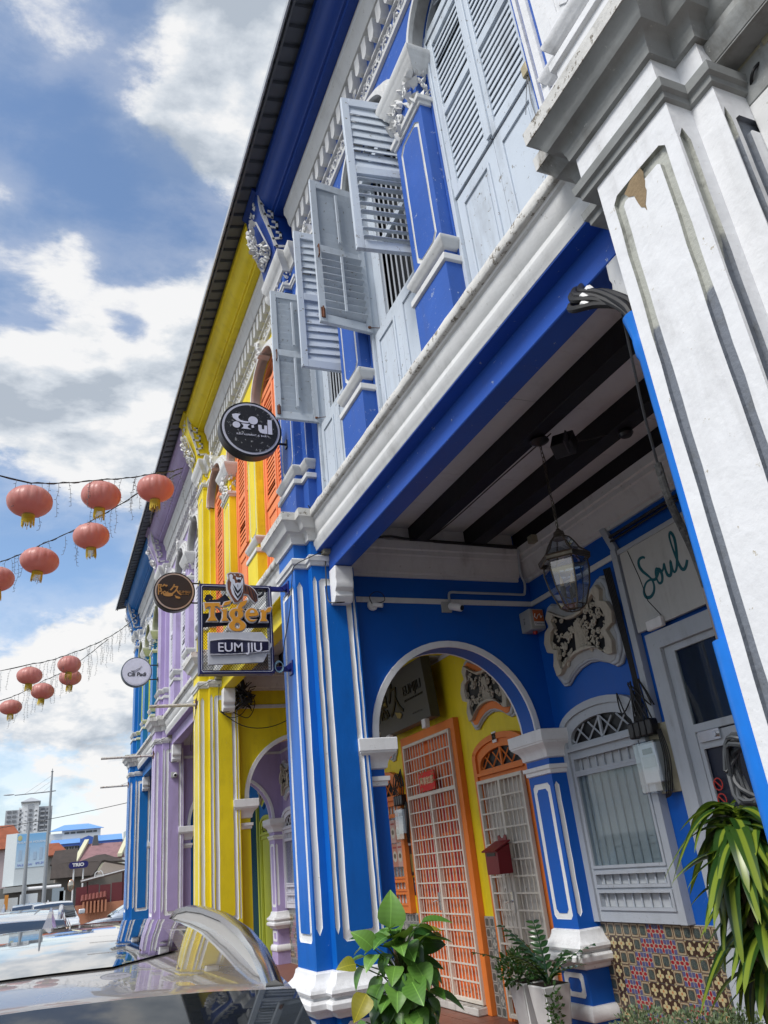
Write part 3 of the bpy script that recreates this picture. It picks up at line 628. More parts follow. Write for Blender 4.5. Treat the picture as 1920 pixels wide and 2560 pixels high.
def end_pier(H, c, S, seed=0):
    pl = plan_end(c, 1.945, 2.02, 2.14, .38, .235); b = MB(); g = MB(); trim = S['trimup']
    b.stack(pl, [(4.53, .018), (4.88, .018)]); b.stack(pl, [(4.87, 0), (5.02, 0)]); z0, z1 = 5.0, 7.10; P = pl(0)
    for i in range(8):
        if i in (0, 6): continue
        a, d = P[i], P[(i + 1) % 8]; b.add([(*a, z0), (*d, z0), (*d, z1), (*a, z1)], [(0, 1, 2, 3)])
    relief(b, g, (1.945, c, 0), (0, 1, 0), (-1, 0, 0), [(-.235, z0), (.235, z0), (.235, z1), (-.235, z1)], [], [(chrect(-.175, .175, 5.13, 7.0, .05), chrect(-.15, .15, 5.155, 6.975, .045))], .007, seed, .002)
    relief(b, g, (2.02, c, 0), (0, 1, 0), (-1, 0, 0), [(-.38, z0), (-.235, z0), (-.235, z1), (-.38, z1)], [slot(-.362, -.345, 5.12, 7.0, .05)], [], .007, seed, .001)
    b.stack(pl, [(7.09, 0), (7.42, 0)])
    o = b.build('end_pier', S['pil'], H); g.build('groove', trim, o)
    for lv in ([(4.872, .02), (4.88, .038), (4.925, .038), (4.935, .002)], [(4.982, .002), (4.988, .015), (5.0, .025), (5.025, .036), (5.04, .046), (5.062, .047), (5.078, .022), (5.085, .002)], [(7.14, .002), (7.145, .014), (7.165, .016), (7.172, .028), (7.205, .03), (7.212, .002)]):
        MB().stack(pl, lv).build('moulding', trim, o, bevel=.003)
    MB().stack(pl, [(7.36, .002), (7.37, .02), (7.40, .024), (7.42, .035), (7.45, .045), (7.47, .065), (7.49, .07), (7.51, .085), (7.575, .092), (7.585, .085)]).build('capital', trim, o, bevel=.003)
    m = MB(); foliage_mass(m, (1.943, c - .2, 7.22), (0, 1, 0), (0, 0, 1), (-1, 0, 0), .4, .13, 14, seed, .05, .02); foliage_mass(m, (1.95, c - .236, 7.22), (1, 0, 0), (0, 0, 1), (0, -1, 0), .07, .13, 5, seed + 2, .04, .015); m.build('acanthus', trim, o)
    # the eaves console
    prof = [(2.10, 7.586), (1.865, 7.586), (1.855, 7.62), (1.845, 7.70), (1.82, 7.80), (1.78, 7.92), (1.735, 8.05), (1.712, 8.14), (1.70, 8.26), (1.69, 8.40), (1.64, 8.435), (1.64, 8.455), (2.10, 8.53)]
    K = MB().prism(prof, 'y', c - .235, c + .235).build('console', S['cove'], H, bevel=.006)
    m = MB()
    keyfret(m, (1.735, c - .2355, 8.36), (1, 0, 0), (0, 0, 1), (0, -1, 0), 1.15)
    m.slab((0, c - .2355, 0), (1, 0, 0), (0, 0, 1), (0, -1, 0), [(1.70, 8.42), (1.70, 8.27), (1.715, 8.15), (1.74, 8.06), (1.785, 7.93), (1.825, 7.81), (1.855, 7.69), (1.875, 7.70), (1.845, 7.82), (1.805, 7.94), (1.76, 8.07), (1.735, 8.16), (1.72, 8.28), (1.72, 8.42)], .01)
    m.slab((0, c - .2355, 0), (1, 0, 0), (0, 0, 1), (0, -1, 0), [(1.72, 8.42), (1.72, 8.34), (1.80, 8.34), (1.80, 8.42)], .012, 0, [[(1.745, 8.405), (1.745, 8.355), (1.78, 8.355), (1.78, 8.405)]])
    m.build('key_fret', trim, K)
    m = MB(); u = Vector((0, 1, 0)); v = Vector((-.38, 0, .92)).normalized(); nn = Vector((-.92, 0, -.38)).normalized()
    foliage_mass(m, (1.832, c - .15, 7.68), u, v, nn, .30, .40, 46 if S['indiv'] else 22, seed + 9, .075, .04)
    m.slab((1.842, c, 7.66), u, v, nn, chrect(-.185, .185, 0, .44, .04), .008, 0, [chrect(-.165, .165, .02, .42, .04)])
    foliage_mass(m, (1.70, c - .12, 8.20), u, (0, 0, 1), (-1, 0, 0), .24, .16, 14, seed + 19, .05, .02)
    m.build('carved_relief', trim, K)

# ------------------------------------------------------------------ arcade rooms
def tilemat(kind, base, mid, acc, acc2):
    nm = 'encaustic_tile_' + kind
    if nm in CACHE: return CACHE[nm]
    m, t, b = newmat(nm)
    def mt(op, a, c=None, cl=False):
        n = nd(t, 'ShaderNodeMath', operation=op); n.use_clamp = cl
        for i, v in enumerate((a, c)):
            if v is None: continue
            if isinstance(v, (int, float)): n.inputs[i].default_value = v
            else: t.links.new(v, n.inputs[i])
        return n.outputs[0]
    co = nd(t, 'ShaderNodeTexCoord'); s = nd(t, 'ShaderNodeSeparateXYZ'); t.links.new(co.outputs['Object'], s.inputs[0])
    u = mt('MULTIPLY', s.outputs[1], 1 / .0475); v = mt('MULTIPLY', s.outputs[2], 1 / .0475)
    r = mt('SQRT', mt('ADD', mt('MULTIPLY', u, u), mt('MULTIPLY', v, v))); th = mt('ARCTAN2', v, u)
    pet = mt('ABSOLUTE', mt('COSINE', mt('MULTIPLY', th, 2.0))); pet2 = mt('ABSOLUTE', mt('SINE', mt('MULTIPLY', th, 2.0)))
    box = mt('MAXIMUM', mt('ABSOLUTE', u), mt('ABSOLUTE', v))
    def st(x, e_, w_=.05): return ramp(t, x, e_ - w_, e_ + w_)
    if kind[0] == 'g':
        d = mt('ADD', mt('MULTIPLY', box, .55), mt('MULTIPLY', r, .45)); d = mt('ADD', d, mt('MULTIPLY', pet2, .05))
        col = mixc(t, st(mt('SINE', mt('MULTIPLY', mt('ADD', r, mt('MULTIPLY', pet, .3)), 16)), .1, .5), base, mid)
        col = mixc(t, mt('SUBTRACT', 1, st(d, .70)), col, (.02, .018, .016)); 
        sp = nd(t, 'ShaderNodeTexNoise'); sp.inputs['Scale'].default_value = 160; t.links.new(co.outputs['Object'], sp.inputs[0])
        col = mixc(t, mt('SUBTRACT', 1, st(d, .64)), col, mixc(t, ramp(t, sp.outputs[0], .45, .6), acc, acc2))
    elif kind[0] == 'r':
        col = mixc(t, mt('SUBTRACT', 1, st(r, 1.1, .04)), acc2, base)
        rd = mt('SUBTRACT', mt('MULTIPLY', pet, .9), r); 
        col = mixc(t, st(mt('MULTIPLY', pet2, r), .55, .05), col, acc2)
        col = mixc(t, st(rd, -.02, .04), col, acc)
        col = mixc(t, mt('SUBTRACT', 1, st(r, .22, .03)), col, (.35, .25, .2))
        col = mixc(t, st(box, .955, .01), col, base)
    else:
        f1 = mt('SUBTRACT', mt('ADD', .30, mt('MULTIPLY', pet, .52)), r)
        col = mixc(t, st(f1, .0, .04), mid, base)
        col = mixc(t, mt('SUBTRACT', 1, st(r, .18, .03)), col, acc)
        col = mixc(t, st(mt('MULTIPLY', mt('ABSOLUTE', u), mt('ABSOLUTE', v)), .72, .05), col, base)
    t.links.new(col, b.inputs['Base Color']); b.inputs['Roughness'].default_value = .28
    CACHE[nm] = m; return m
TG = tilemat('green', (.36, .30, .20), (.16, .10, .06), (.045, .06, .055), (.10, .12, .11))
TR = tilemat('red', (.40, .35, .27), (.1, .1, .1), (.28, .018, .025), (.085, .09, .20))
TC = tilemat('cream', (.46, .40, .22), (.055, .03, .022), (.40, .16, .06), (.3, .2, .1))
TG2 = tilemat('grey_green', (.36, .36, .33), (.20, .20, .18), (.06, .075, .07), (.13, .15, .14))
TC2 = tilemat('cool', (.36, .36, .32), (.16, .17, .16), (.20, .21, .20), (.3, .2, .1))
TP = tilemat('red_faded', (.42, .36, .36), (.2, .1, .1), (.28, .10, .12), (.24, .18, .24))
PAT = ["GGGGGGRRGGGGGG", "GCCCGRRRRGCCCG", "GCGGRRGGRRGGCG", "GCGRRGCCGRRGCG", "GCRRGCCCCGRRCG", "GCGRRGCCGRRGCG", "GCGGRRGGRRGGCG", "GCCCGRRRRGCCCG", "GGGGGGRRGGGGGG"]
TP_PROTO = {}
def dado(H, ya, yb, mats, ncol=None, x=4.25, size=.0965):
    MB().box(x, x + .008, ya, yb, .2, 1.066).build('dado_mortar', GREYP, H)
    n = ncol or max(1, round((yb - ya) / size)); sz = (yb - ya) / n
    for r in range(9):
        for c in range(n):
            k = PAT[r][(c if n > 8 else c) % 14]; m = mats[k]
            key = (m.name, round(sz, 4))
            if key not in TP_PROTO:
                s = sz / 2 - .0012; z = size / 2 - .0012
                o = MB().add([(0, -s, -z), (0, s, -z), (0, s, z), (0, -s, z), (-.004, -s + .002, -z + .002), (-.004, s - .002, -z + .002), (-.004, s - .002, z - .002), (-.004, -s + .002, z - .002)],
                             [(4, 5, 6, 7), (0, 1, 5, 4), (1, 2, 6, 5), (2, 3, 7, 6), (3, 0, 4, 7)]).build('tile', m, H, smooth=0); TP_PROTO[key] = o
            else: o = dupmesh(TP_PROTO[key], 'tile', H)
            o.matrix_basis = Matrix.Translation((x - .0005, yb - (c + .5) * sz, 1.062 - (r + .5) * size))

def wire(pts, r=.006, n=5): return MB().tube(pts, r, n)
def sagline(a, b, sag, n=10): 
    a, b = Vector(a), Vector(b); return [a.lerp(b, i / n) - Vector((0, 0, sag * 4 * (i / n) * (1 - i / n))) for i in range(n + 1)]
def gf_window(H, yc, mat, back, door=False, grille=False, x=4.262):
    a, b = yc - .54, yc + .54; ia, ib = yc - .42, yc + .42; z0 = .2 if door else 1.07
    f = MB(); op = [(a, z0), (b, z0)] + ell(yc, 2.56, .54, .19, 16)
    fan = [(ia, 2.435), (ib, 2.435)] + [(p[0], p[1]) for p in ell(yc, 2.47, .42, .145, 14)]
    holes = [fan]
    if door: holes += [[(ia, .26), (ib, .26), (ib, 2.30), (ia, 2.30)]]
    else: holes += [[(ia, p), (ib, p), (ib, q), (ia, q)] for p, q in ((2.215, 2.31), (1.475, 2.17), (1.335, 1.41), (1.175, 1.275))]
    f.slab((x, 0, 0), (0, 1, 0), (0, 0, 1), (-1, 0, 0), op, .05, 0, holes)
    # outer architrave and sill beads
    o2 = [(a, z0), (a + .07, z0), (a + .07, 2.56)] + list(reversed([(p[0], p[1]) for p in ell(yc, 2.56, .47, .13, 14)]))[0:] + [(b - .07, 2.56), (b - .07, z0), (b, z0), (b, 2.56)] + ell(yc, 2.56, .54, .19, 16) + [(a, 2.56)]
    f.slab((x - .05, 0, 0), (0, 1, 0), (0, 0, 1), (-1, 0, 0), o2, .022)
    for h in holes[1:]:
        y0_, z0_, y1_, z1_ = h[0][0], h[0][1], h[2][0], h[2][1]
        f.slab((x - .05, 0, 0), (0, 1, 0), (0, 0, 1), (-1, 0, 0), [(y0_ - .025, z0_ - .022), (y1_ + .025, z0_ - .022), (y1_ + .025, z1_ + .022), (y0_ - .025, z1_ + .022)], .012, 0, [h])
    f.box(x - .085, x - .0505, ia - .04, ib + .04, 2.375, 2.405)
    F_ = f.build('door_frame' if door else 'window_frame', mat, H, bevel=.003)
    l = MB()
    for k in range(-4, 5):
        for sg in (-1, 1):
            p = Vector((x - .03, yc + k * .19, 2.44)); q = p + Vector((0, sg * .19, .17))
            pts = [p.lerp(q, i / 6) for i in range(7)]
            pts = [pt for pt in pts if abs(pt.y - yc) < .42 and pt.z < 2.47 + .145 * math.sqrt(max(0, 1 - ((pt.y - yc) / .42) ** 2))]
            if len(pts) > 1: l.tube(pts, .009, 4)
    for yy in (yc,): l.box(x - .04, x - .02, yy - .012, yy + .012, 2.44, 2.61)
    l.build('fan_lattice', mat, F_)
    MB().box(x - .012, x - .004, ia, ib, 2.43, 2.62).build('unlit_room_sheet', DARK, F_)  # black backing, shade behind the fan put into its colour
    if not door:
        for k in range(8):
            yy = ia + .055 + k * (ib - ia - .11) / 7
            for q, (p, s_) in enumerate(((1.475, 2.17), (2.215, 2.31), (1.335, 1.41), (1.175, 1.275))):
                MB().tube([(x - .026, yy, p), (x - .026, yy, s_)], .0085 if q == 0 else .008, 8).build('window_bar', mat, F_)
        m = MB(); m.box(x - .014, x - .006, ia, ib, 1.17, 2.32)
        for k in range(4):
            y_ = ia + .02 + k * .205
            for p, q in ((1.50, 1.62), (1.66, 1.90), (1.94, 2.15)):
                m.slab((x - .014, 0, 0), (0, 1, 0), (0, 0, 1), (-1, 0, 0), chrect(y_ + .03, y_ + .17, p, q, .015), .005, 0, [chrect(y_ + .045, y_ + .155, p + .015, q - .015, .01)])
        m.build('inner_shutter', back, F_)
        MB().box(x - .0445, x - .0425, ia, ib, 1.475, 2.17).build('pane', WGLASS, F_)
    return F_
def grille(H, ya, yb, z0, z1, x, mat, nv, nh, band=None, double=True):
    f = MB(); t = .02
    f.box(x - t, x + t, ya, ya + .03, z0, z1); f.box(x - t, x + t, yb - .03, yb, z0, z1); f.box(x - t * .97, x + t * .97, ya + .03, yb - .03, z0, z0 + .035); f.box(x - t * .97, x + t * .97, ya + .03, yb - .03, z1 - .035, z1)
    if band: f.box(x - t * 1.02, x + t * 1.02, ya + .03, yb - .03, band - .022, band + .022)
    if double: f.box(x - t * .99, x + t * .99, (ya + yb) / 2 - .018, (ya + yb) / 2 + .018, z0 + .035, (band or z1) - .022)
    G = f.build('security_gate', mat, H, bevel=.003)
    vp = None
    for k in range(nv):
        yy = ya + .03 + (k + 1) * (yb - ya - .06) / (nv + 1)
        if double and abs(yy - (ya + yb) / 2) < .02: continue
        o = MB().tube([(0, 0, z0 + .03), (0, 0, z1 - .03)], .0065, 6).build('bar', mat, G) if vp is None else dupmesh(vp, 'bar', G)
        vp = vp or o; o.matrix_basis = Matrix.Translation((x, yy, 0))
    hp = None
    for k in range(nh):
        zz_ = z0 + .035 + (k + 1) * (z1 - z0 - .07) / (nh + 1)
        if band and abs(zz_ - band) < .05: continue
        o = MB().box(-.006, .006, ya + .03, yb - .03, -.0075, .0075).build('bar', mat, G) if hp is None else dupmesh(hp, 'bar', G)
        hp = hp or o; o.matrix_basis = Matrix.Translation((x - .008, 0, zz_))
    m = MB(); yc = (ya + yb) / 2
    m.box(x - .035, x - .02, yc + .02, yc + .06, 1.12, 1.30); m.tube([(x - .03, yc + .04, 1.22), (x - .07, yc + .04, 1.22), (x - .07, yc + .12, 1.21)], .007, 6); m.build('lever_handle', SILVER, G)
    return G
def vent(H, yc, zc, w_, h_, mat, mat2, x=4.262, carve=BLACK, cream=CREAMB, seed=1, n=80):
    so = vent_outline(w_, h_); o = MB()
    def sc(pl, k): return [(yc + a * k, zc + b * k) for a, b in pl]
    o.slab((x, 0, 0), (0, 1, 0), (0, 0, 1), (-1, 0, 0), sc(so, 1.0), .03); o.slab((x, 0, 0), (0, 1, 0), (0, 0, 1), (-1, 0, 0), sc(so, .95), .05); 
    V = o.build('vent', mat, H, bevel=.01)
    o = MB(); o.slab((x, 0, 0), (0, 1, 0), (0, 0, 1), (-1, 0, 0), sc(so, .88), .056); o.build('vent_field', mat2, V, bevel=.004)
    si = vent_inner(w_, h_)
    o = MB(); o.slab((x - .05, 0, 0), (0, 1, 0), (0, 0, 1), (-1, 0, 0), sc(si, 1.08), .05, 0, [sc(si, .88)]); o.build('vent_rim', cream, V, bevel=.008)
    MB().slab((x - .057, 0, 0), (0, 1, 0), (0, 0, 1), (-1, 0, 0), sc(si, .90), .002).build('unlit_hole_sheet', DARK, V)  # flat black sheet standing in for the shade of a pierced hole
    rr = random.Random(seed); m = MB()
    def inside(a, b):
        c = False; P = si; j = len(P) - 1
        for i in range(len(P)):
            if ((P[i][1] > b) != (P[j][1] > b)) and (a < (P[j][0] - P[i][0]) * (b - P[i][1]) / (P[j][1] - P[i][1]) + P[i][0]): c = not c
            j = i
        return c
    k = 0
    while k < n:
        a, b = rr.uniform(-.42, .42) * w_, rr.uniform(-.33, .33) * h_
        if not inside(a * 1.12, b * 1.12): continue
        k += 1; p = spiral(a, b, rr.uniform(.018, .036), rr.uniform(.6, 1.2), rr.uniform(0, 6), rr.choice((-1, 1)), 7); d = rr.uniform(.0, .018)
        m.tube([(x - .072 - d, yc + q[0], zc + q[1]) for q in p], [.0085 * (1.2 - .06 * i) for i in range(8)], 5)
        if k % 3 == 0: leafblob(m, (x - .066, yc, zc), (0, 1, 0), (0, 0, 1), (-1, 0, 0), a, b, rr.uniform(0, 6), .07, .035, .02)
    for i in range(9): m.tube([(x - .075, yc - .09 + i * .02, zc - .14), (x - .085, yc - .04 + i * .008, zc + .10)], [.008, .005], 5)
    m.build('fretwork_carving', cream, V, kind='stuff')
    return V

def bay(H, c0, c1, S, white_side=False):
    """arcade ceiling, beams, cornices between two columns"""
    y0, y1 = c0 + .34, c1 - .34
    m = MB(); m.prism([(2.35, 4.462), (2.002, 4.462), (2.005, 4.445), (2.02, 4.435), (2.022, 4.41), (2.028, 4.38), (2.042, 4.345), (2.052, 4.33), (2.05, 4.30), (2.045, 4.285), (2.032, 4.275), (2.035, 4.245), (2.046, 4.225), (2.055, 4.195), (2.35, 4.195)], 'y', y0, y1)
    m.build('street_cornice', S['trimcap'], H)
    # the ledge edge is broken and worn
    n = int((y1 - y0) / .09); rr = random.Random(int(c0 * 10)); v = []; 
    for i in range(n + 1):
        yy = y0 + (y1 - y0) * i / n; j = rr.uniform(-.004, .004); j2 = rr.uniform(-.005, .003)
        v += [(2.09, yy, 4.463), (1.984 + j, yy, 4.463), (1.976 + j, yy, 4.475), (1.974 + j * .8, yy, 4.528 + j2), (1.984 + j, yy, 4.538 + j2), (2.09, yy, 4.56)]
    f = [(i * 6 + k, i * 6 + k + 1, i * 6 + k + 7, i * 6 + k + 6) for i in range(n) for k in range(5)]
    MB().add(v, f).build('ledge', LEDGE, H, smooth=60)
    MB().prism([(2.34, 4.505), (2.058, 4.505), (2.058, 4.187), (2.155, 4.187), (2.158, 4.016), (2.163, 4.01), (2.31, 4.01), (2.315, 4.505)], 'y', y0 - .02, y1 + .02).build('street_beam', S['beam'], H)
    for xa, xb in ((3.01, 3.14), (3.60, 3.75), (4.17, 4.258)): MB().box(xa, xb, c0 - .02, c1 - .22, 4.336, 4.56).build('ceiling_beam', BLACKW, H, bevel=.006)
    k = int((y1 - y0) / .46); pr = {}
    for xa, xb in ((2.318, 3.008), (3.142, 3.598), (3.752, 4.168)):
        for i in range(k):
            ya = c0 - .02 + i * (c1 - .2 - c0) / k; L_ = (c1 - .2 - c0) / k - .004
            if xa not in pr: pr[xa] = o = MB().box(xa, xb, 0, L_, 4.512, 4.53).build('ceiling_board', CEIL, H, bevel=.002)
            else: o = dupmesh(pr[xa], 'ceiling_board', H)
            o.matrix_basis = Matrix.Translation((0, ya, random.uniform(-.001, .001)))
    MB().box(2.3, 4.4, c0 - .02, c1 - .02, 4.534, 4.6).build('ceiling_slab', DARK, H)
    MB().box(4.263, 4.46, c0 - .02, c1 - .02, .15, 4.56).build('shop_wall', S['in'], H)
    cp = [(4.2625, 4.02), (4.24, 4.022), (4.236, 4.05), (4.21, 4.06), (4.205, 4.085), (4.195, 4.12), (4.17, 4.16), (4.16, 4.20), (4.145, 4.21), (4.142, 4.25), (4.125, 4.26), (4.12, 4.334), (4.2625, 4.334)]
    MB().prism(cp, 'y', c0 - .02, c1 - .22).build('room_cornice', WHITE, H)
    MB().box(4.243, 4.262, c0 - .02, c1 - .22, 3.775, 3.825).build('picture_rail', WHITE, H, bevel=.005)

def house(label, c0, c1, S, wins, states, seed, col_c=None, endcols=True, **k):
    H = empty('shophouse', (2.2, (c0 + c1) / 2, .2), label=label, cat='house', group='row of painted shophouses')
    bay(H, c0, c1, S, k.get('white', False))
    column(H, c1, S['body'], S['trim'], S['trimcap'], S['ledge'], seed=seed, groove=S.get('groove'), gdepth=S.get('gdepth', .012), amp=S.get('amp', .0025), slim=S.get('slim', 0))
    corbel(H, c1, -1, S['trim'] if not k.get('white') else WHITE)
    if c0 > -5: corbel(H, c0, 1, WHITE)
    arch_wall(H, c1, S['in'], S['trim'], seed + 3)
    if wins: upper_floor(H, c0, c1, S, wins, states, seed * 10 + 1)
    end_pier(H, c1, S, seed)
    return H

def three(c0, c1):
    a, b = c0 + .41, c1 - .41; w_ = (b - a - .8) / 3
    return [(a + i * (w_ + .4), a + i * (w_ + .4) + w_) for i in range(3)]
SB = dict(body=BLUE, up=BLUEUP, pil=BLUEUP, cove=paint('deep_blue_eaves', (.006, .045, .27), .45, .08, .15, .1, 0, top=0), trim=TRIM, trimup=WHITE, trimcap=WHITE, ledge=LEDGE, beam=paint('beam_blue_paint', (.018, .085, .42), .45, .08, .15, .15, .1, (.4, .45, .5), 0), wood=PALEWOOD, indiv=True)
SB['in'] = BLUEIN
SY = dict(body=YELLOW, up=YELLOW, pil=YELLOW, cove=YELLOW, trim=TRIM, trimup=WHITE, trimcap=WHITE, ledge=LEDGE, beam=YELLOW, wood=ORANGEW, indiv=True); SY['in'] = YELLOW
SL = dict(body=LILAC, up=LILAC, pil=LILAC, cove=LILAC, trim=TRIM, trimup=WHITE, trimcap=WHITE, ledge=LEDGE, beam=LILAC, wood=LILACW, indiv=False); SL['in'] = LILAC
S2 = dict(body=BLUE2, up=BLUE2, pil=BLUE2, cove=BLUE2, trim=TRIM, trimup=WHITE, trimcap=WHITE, ledge=LEDGE, beam=BLUE2, wood=LIMEW, indiv=False); S2['in'] = BLUE2
SW = dict(body=OLDWHITE, up=OLDWHITE, pil=OLDWHITE, cove=OLDWHITE, trim=OLDWHITE, trimup=OLDWHITE, trimcap=SOOT, ledge=LEDGE, beam=SOOT, wood=GREYTRIM, indiv=False, groove=GREYGROOVE, gdepth=.018, amp=.0028, slim=.033); SW['in'] = OLDWHITE
CW, CB, CY, CL_, C2 = 1.55, 6.30, 10.95, 15.57, 20.24

HW = house('old white limewashed shophouse with grey grooved pillar and sooty capital, nearest of the row', CW - 4.65, CW, SW, None, None, 1, white=True)
MB().box(2.08, 2.3, CW - 4.65, CW, 4.5, 8.5).build('upper_wall', OLDWHITE, HW)
HB = house('deep blue shophouse with pale blue shutters, some swung open, and a dim arcade below', CW, CB, SB, [(2.07, 3.05), (3.49, 4.44), (4.90, 5.78)], ['closed', 'open_near', 'open'], 2)
HY = house('bright yellow shophouse with coral orange louvred shutters', CB, CY, SY, three(CB, CY), ['closed'] * 3, 3)
HL = house('lilac shophouse with white louvred shutters', CY, CL_, SL, three(CY, CL_), ['closed'] * 3, 4)
H2 = house('sky blue corner shophouse with lime green shutters at the far end of the row', CL_, C2, S2, three(CL_, C2), ['closed'] * 3, 5)
MB().box(2.1, 8.0, C2 + .34, C2 + .5, .2, 8.5).build('gable_wall', BLUE2, H2)

# party-wall strip where the blue house meets the white one
m = MB(); m.box(2.02, 2.08, 1.93, 2.065, 4.53, 7.36); m.build('party_strip', BLUEUP, HB)
m = MB(); m.box(2.0, 2.079, 1.945, 1.99, 4.9, 7.3); m.box(2.0, 2.079, 2.012, 2.035, 4.9, 7.3); m.build('party_strip_trim', OLDWHITE, HB)

# roof sheets over the whole row: ribs visible from below
for H_, ya, yb in ((HW, CW - 4.65, CW - .01), (HB, CW, CB), (HY, CB, CY), (HL, CY, CL_), (H2, CL_, C2 + .62)):
    n = int((yb - ya) / .045); v = []; prof = [0, 0, 0, .028, .028]
    k = 0
    sh_ = MB()
    pts = []
    p = ya
    while p < yb:
        pts += [(p, 0), (p + .13, 0), (p + .145, .032), (p + .175, .032)]; p += .19
    pts = [q for q in pts if q[0] < yb] + [(yb, 0)]
    sl = math.tan(rad(12))
    v = []
    for yy, h in pts:
        for xx in (1.48, 1.72, 4.6):
            z = 8.425 + (xx - 1.48) * sl + h; v += [(xx, yy, z), (xx, yy, z + .012)]
    f = []
    for i in range(len(pts) - 1):
        a, b = i * 6, (i + 1) * 6
        for j in (0, 2):
            f += [(a + j, a + j + 2, b + j + 2, b + j), (a + j + 1, b + j + 1, b + j + 3, a + j + 3)]
        f += [(a, b, b + 1, a + 1)]
    R_ = sh_.add(v, f).build('roof', ROOF, H_, smooth=20)
    g = MB(); g.box(1.462, 1.478, ya, yb, 8.405, 8.475); g.build('eaves_strip', plain('pale_eaves_strip', (.42, .44, .47), .5), R_)
    g = MB(); g.box(1.50, 1.52, ya, yb, 8.40, 8.424)
    g.build('batten', ROOF, R_)

# ------------------------------------------------------------------ ground, road, pavement
def sheet(name, x0, x1, y0, y1, z, mat, t=.0, **k): return MB().box(x0, x1, y0, y1, z - .3, z).build(name, mat, None, kind='structure', **k)
sheet('ground', -1500, 1500, -1200, 2500, -.03, paint('dusty_ground', (.16, .15, .13), .9, .15, .5, .2, 0, top=0), label='dusty open ground reaching to the horizon')
sheet('road', -9.5, 1.45, -40, 140, 0, ASPHALT, label='grey asphalt street')
m = MB()
for k in range(-8, 30): m.box(-3.6, -3.48, k * 4.0, k * 4.0 + 2, -.01, .004)
m.build('road_marking', TRIM, None, kind='structure', label='white dashed centre line on the street')
MB().box(1.45, 1.60, -6, 21.2, -.02, .19).build('kerb', CONC, None, kind='structure', bevel=.01, label='concrete kerb along the arcade')
PV = MB().box(1.605, 4.262, -3.2, 20.9, -.02, .186).build('pavement', CONC, None, kind='structure', label='terracotta tiled floor of the covered walkway')
tp = None; rr = random.Random(5)
for i in range(18):
    for j in range(8):
        if i > 14 and j > 4: pass
        o = MB().box(.003, .317, .003, .317, 0, .012).build('floor_tile', TERRA, PV, bevel=.003) if tp is None else dupmesh(tp, 'floor_tile', PV)
        tp = tp or o; o.matrix_basis = Matrix.Translation((1.68 + j * .32, 3.9 + i * .32, .187 + rr.uniform(-.001, .001)))
MB().box(1.62, 4.26, 9.67, 20.8, .187, .1985).build('floor_finish', TERRA, PV); MB().box(1.62, 4.26, -3.1, 3.89, .187, .1985).build('floor_finish', TERRA, PV)

# ------------------------------------------------------------------ text and outlines
def text(body, size, org, u, v, n, mat, parent, name='lettering', ext=.002, off=0, al='CENTER', shear=0, sx=1.0, sp=1.0):
    cu = bpy.data.curves.new('t', 'FONT'); cu.body = body; cu.size = size; cu.extrude = ext; cu.offset = off; cu.align_x = al; cu.align_y = 'CENTER'; cu.shear = shear; cu.space_character = sp
    cu.resolution_u = 5
    o = bpy.data.objects.new('t', cu); COL.objects.link(o); bpy.context.view_layer.update()
    dg = bpy.context.evaluated_depsgraph_get(); me = bpy.data.meshes.new_from_object(o.evaluated_get(dg)); bpy.data.objects.remove(o)
    org, u, v, n = map(Vector, (org, u, v, n)); me.name = name
    for vt in me.vertices: c = vt.co; vt.co = org + u * c.x * sx + v * c.y + n * (c.z + ext)
    me.materials.clear(); me.materials.append(mat)
    for p in me.polygons: p.material_index = 0
    r = bpy.data.objects.new(name, me); COL.objects.link(r)
    if parent is not None: attach(r, parent)
    return r
def grow(poly, d):
    n = len(poly); area = sum(poly[i][0] * poly[(i + 1) % n][1] - poly[(i + 1) % n][0] * poly[i][1] for i in range(n)); sg = 1 if area > 0 else -1; o = []
    for i in range(n):
        p0, p1, p2 = poly[i - 1], poly[i], poly[(i + 1) % n]
        a = Vector((p1[0] - p0[0], p1[1] - p0[1])); b = Vector((p2[0] - p1[0], p2[1] - p1[1]))
        if a.length < 1e-9 or b.length < 1e-9: o.append(p1); continue
        a.normalize(); b.normalize(); na = Vector((a.y, -a.x)); nb = Vector((b.y, -b.x)); q = na + nb
        if q.length < .3: q = na
        else: q = q / max(.55, q.length * .5 * q.length) if q.length < 1.2 else q.normalized() * (1 / max(.5, q.length / 2))
        o.append((p1[0] + q.x * d * sg, p1[1] + q.y * d * sg))
    return o
def circ(cx, cy, rx, ry, n=24, a0=0): return [(cx + rx * math.cos(a0 + 2 * math.pi * i / n), cy + ry * math.sin(a0 + 2 * math.pi * i / n)) for i in range(n)]

def disc_sign(label, c, r, face, rim, edge, mount_x, side=BLACK, arms=((.0, 0),), t=.055):
    x, y, z = c; D = empty('hanging_sign', (mount_x, y, z), label=label, cat='sign', group='signs sticking out from the pillars')
    MB().lathe([(r, -t), (r, t)], c, 56, 'y').build('sign_drum', side, D, bevel=.004)
    MB().lathe([(r * .93, -t - .004), (r * .93, t + .004)], c, 56, 'y').build('sign_rim', rim, D)
    MB().lathe([(r * .86, -t - .008), (r * .86, t + .008)], c, 56, 'y').build('sign_face', face, D)
    b = MB()
    for dz, dx in arms:
        b.tube([(x + math.sqrt(max(.0, r * r - dz * dz)) - .03, y, z + dz), (mount_x, y, z + dz)], .012, 6); b.box(mount_x - .012, mount_x, y - .03, y + .03, z + dz - .04, z + dz + .04)
    b.build('bracket_arm', BLACK, D); return D
XU, ZV, NF = (1, 0, 0), (0, 0, 1), (0, -1, 0)
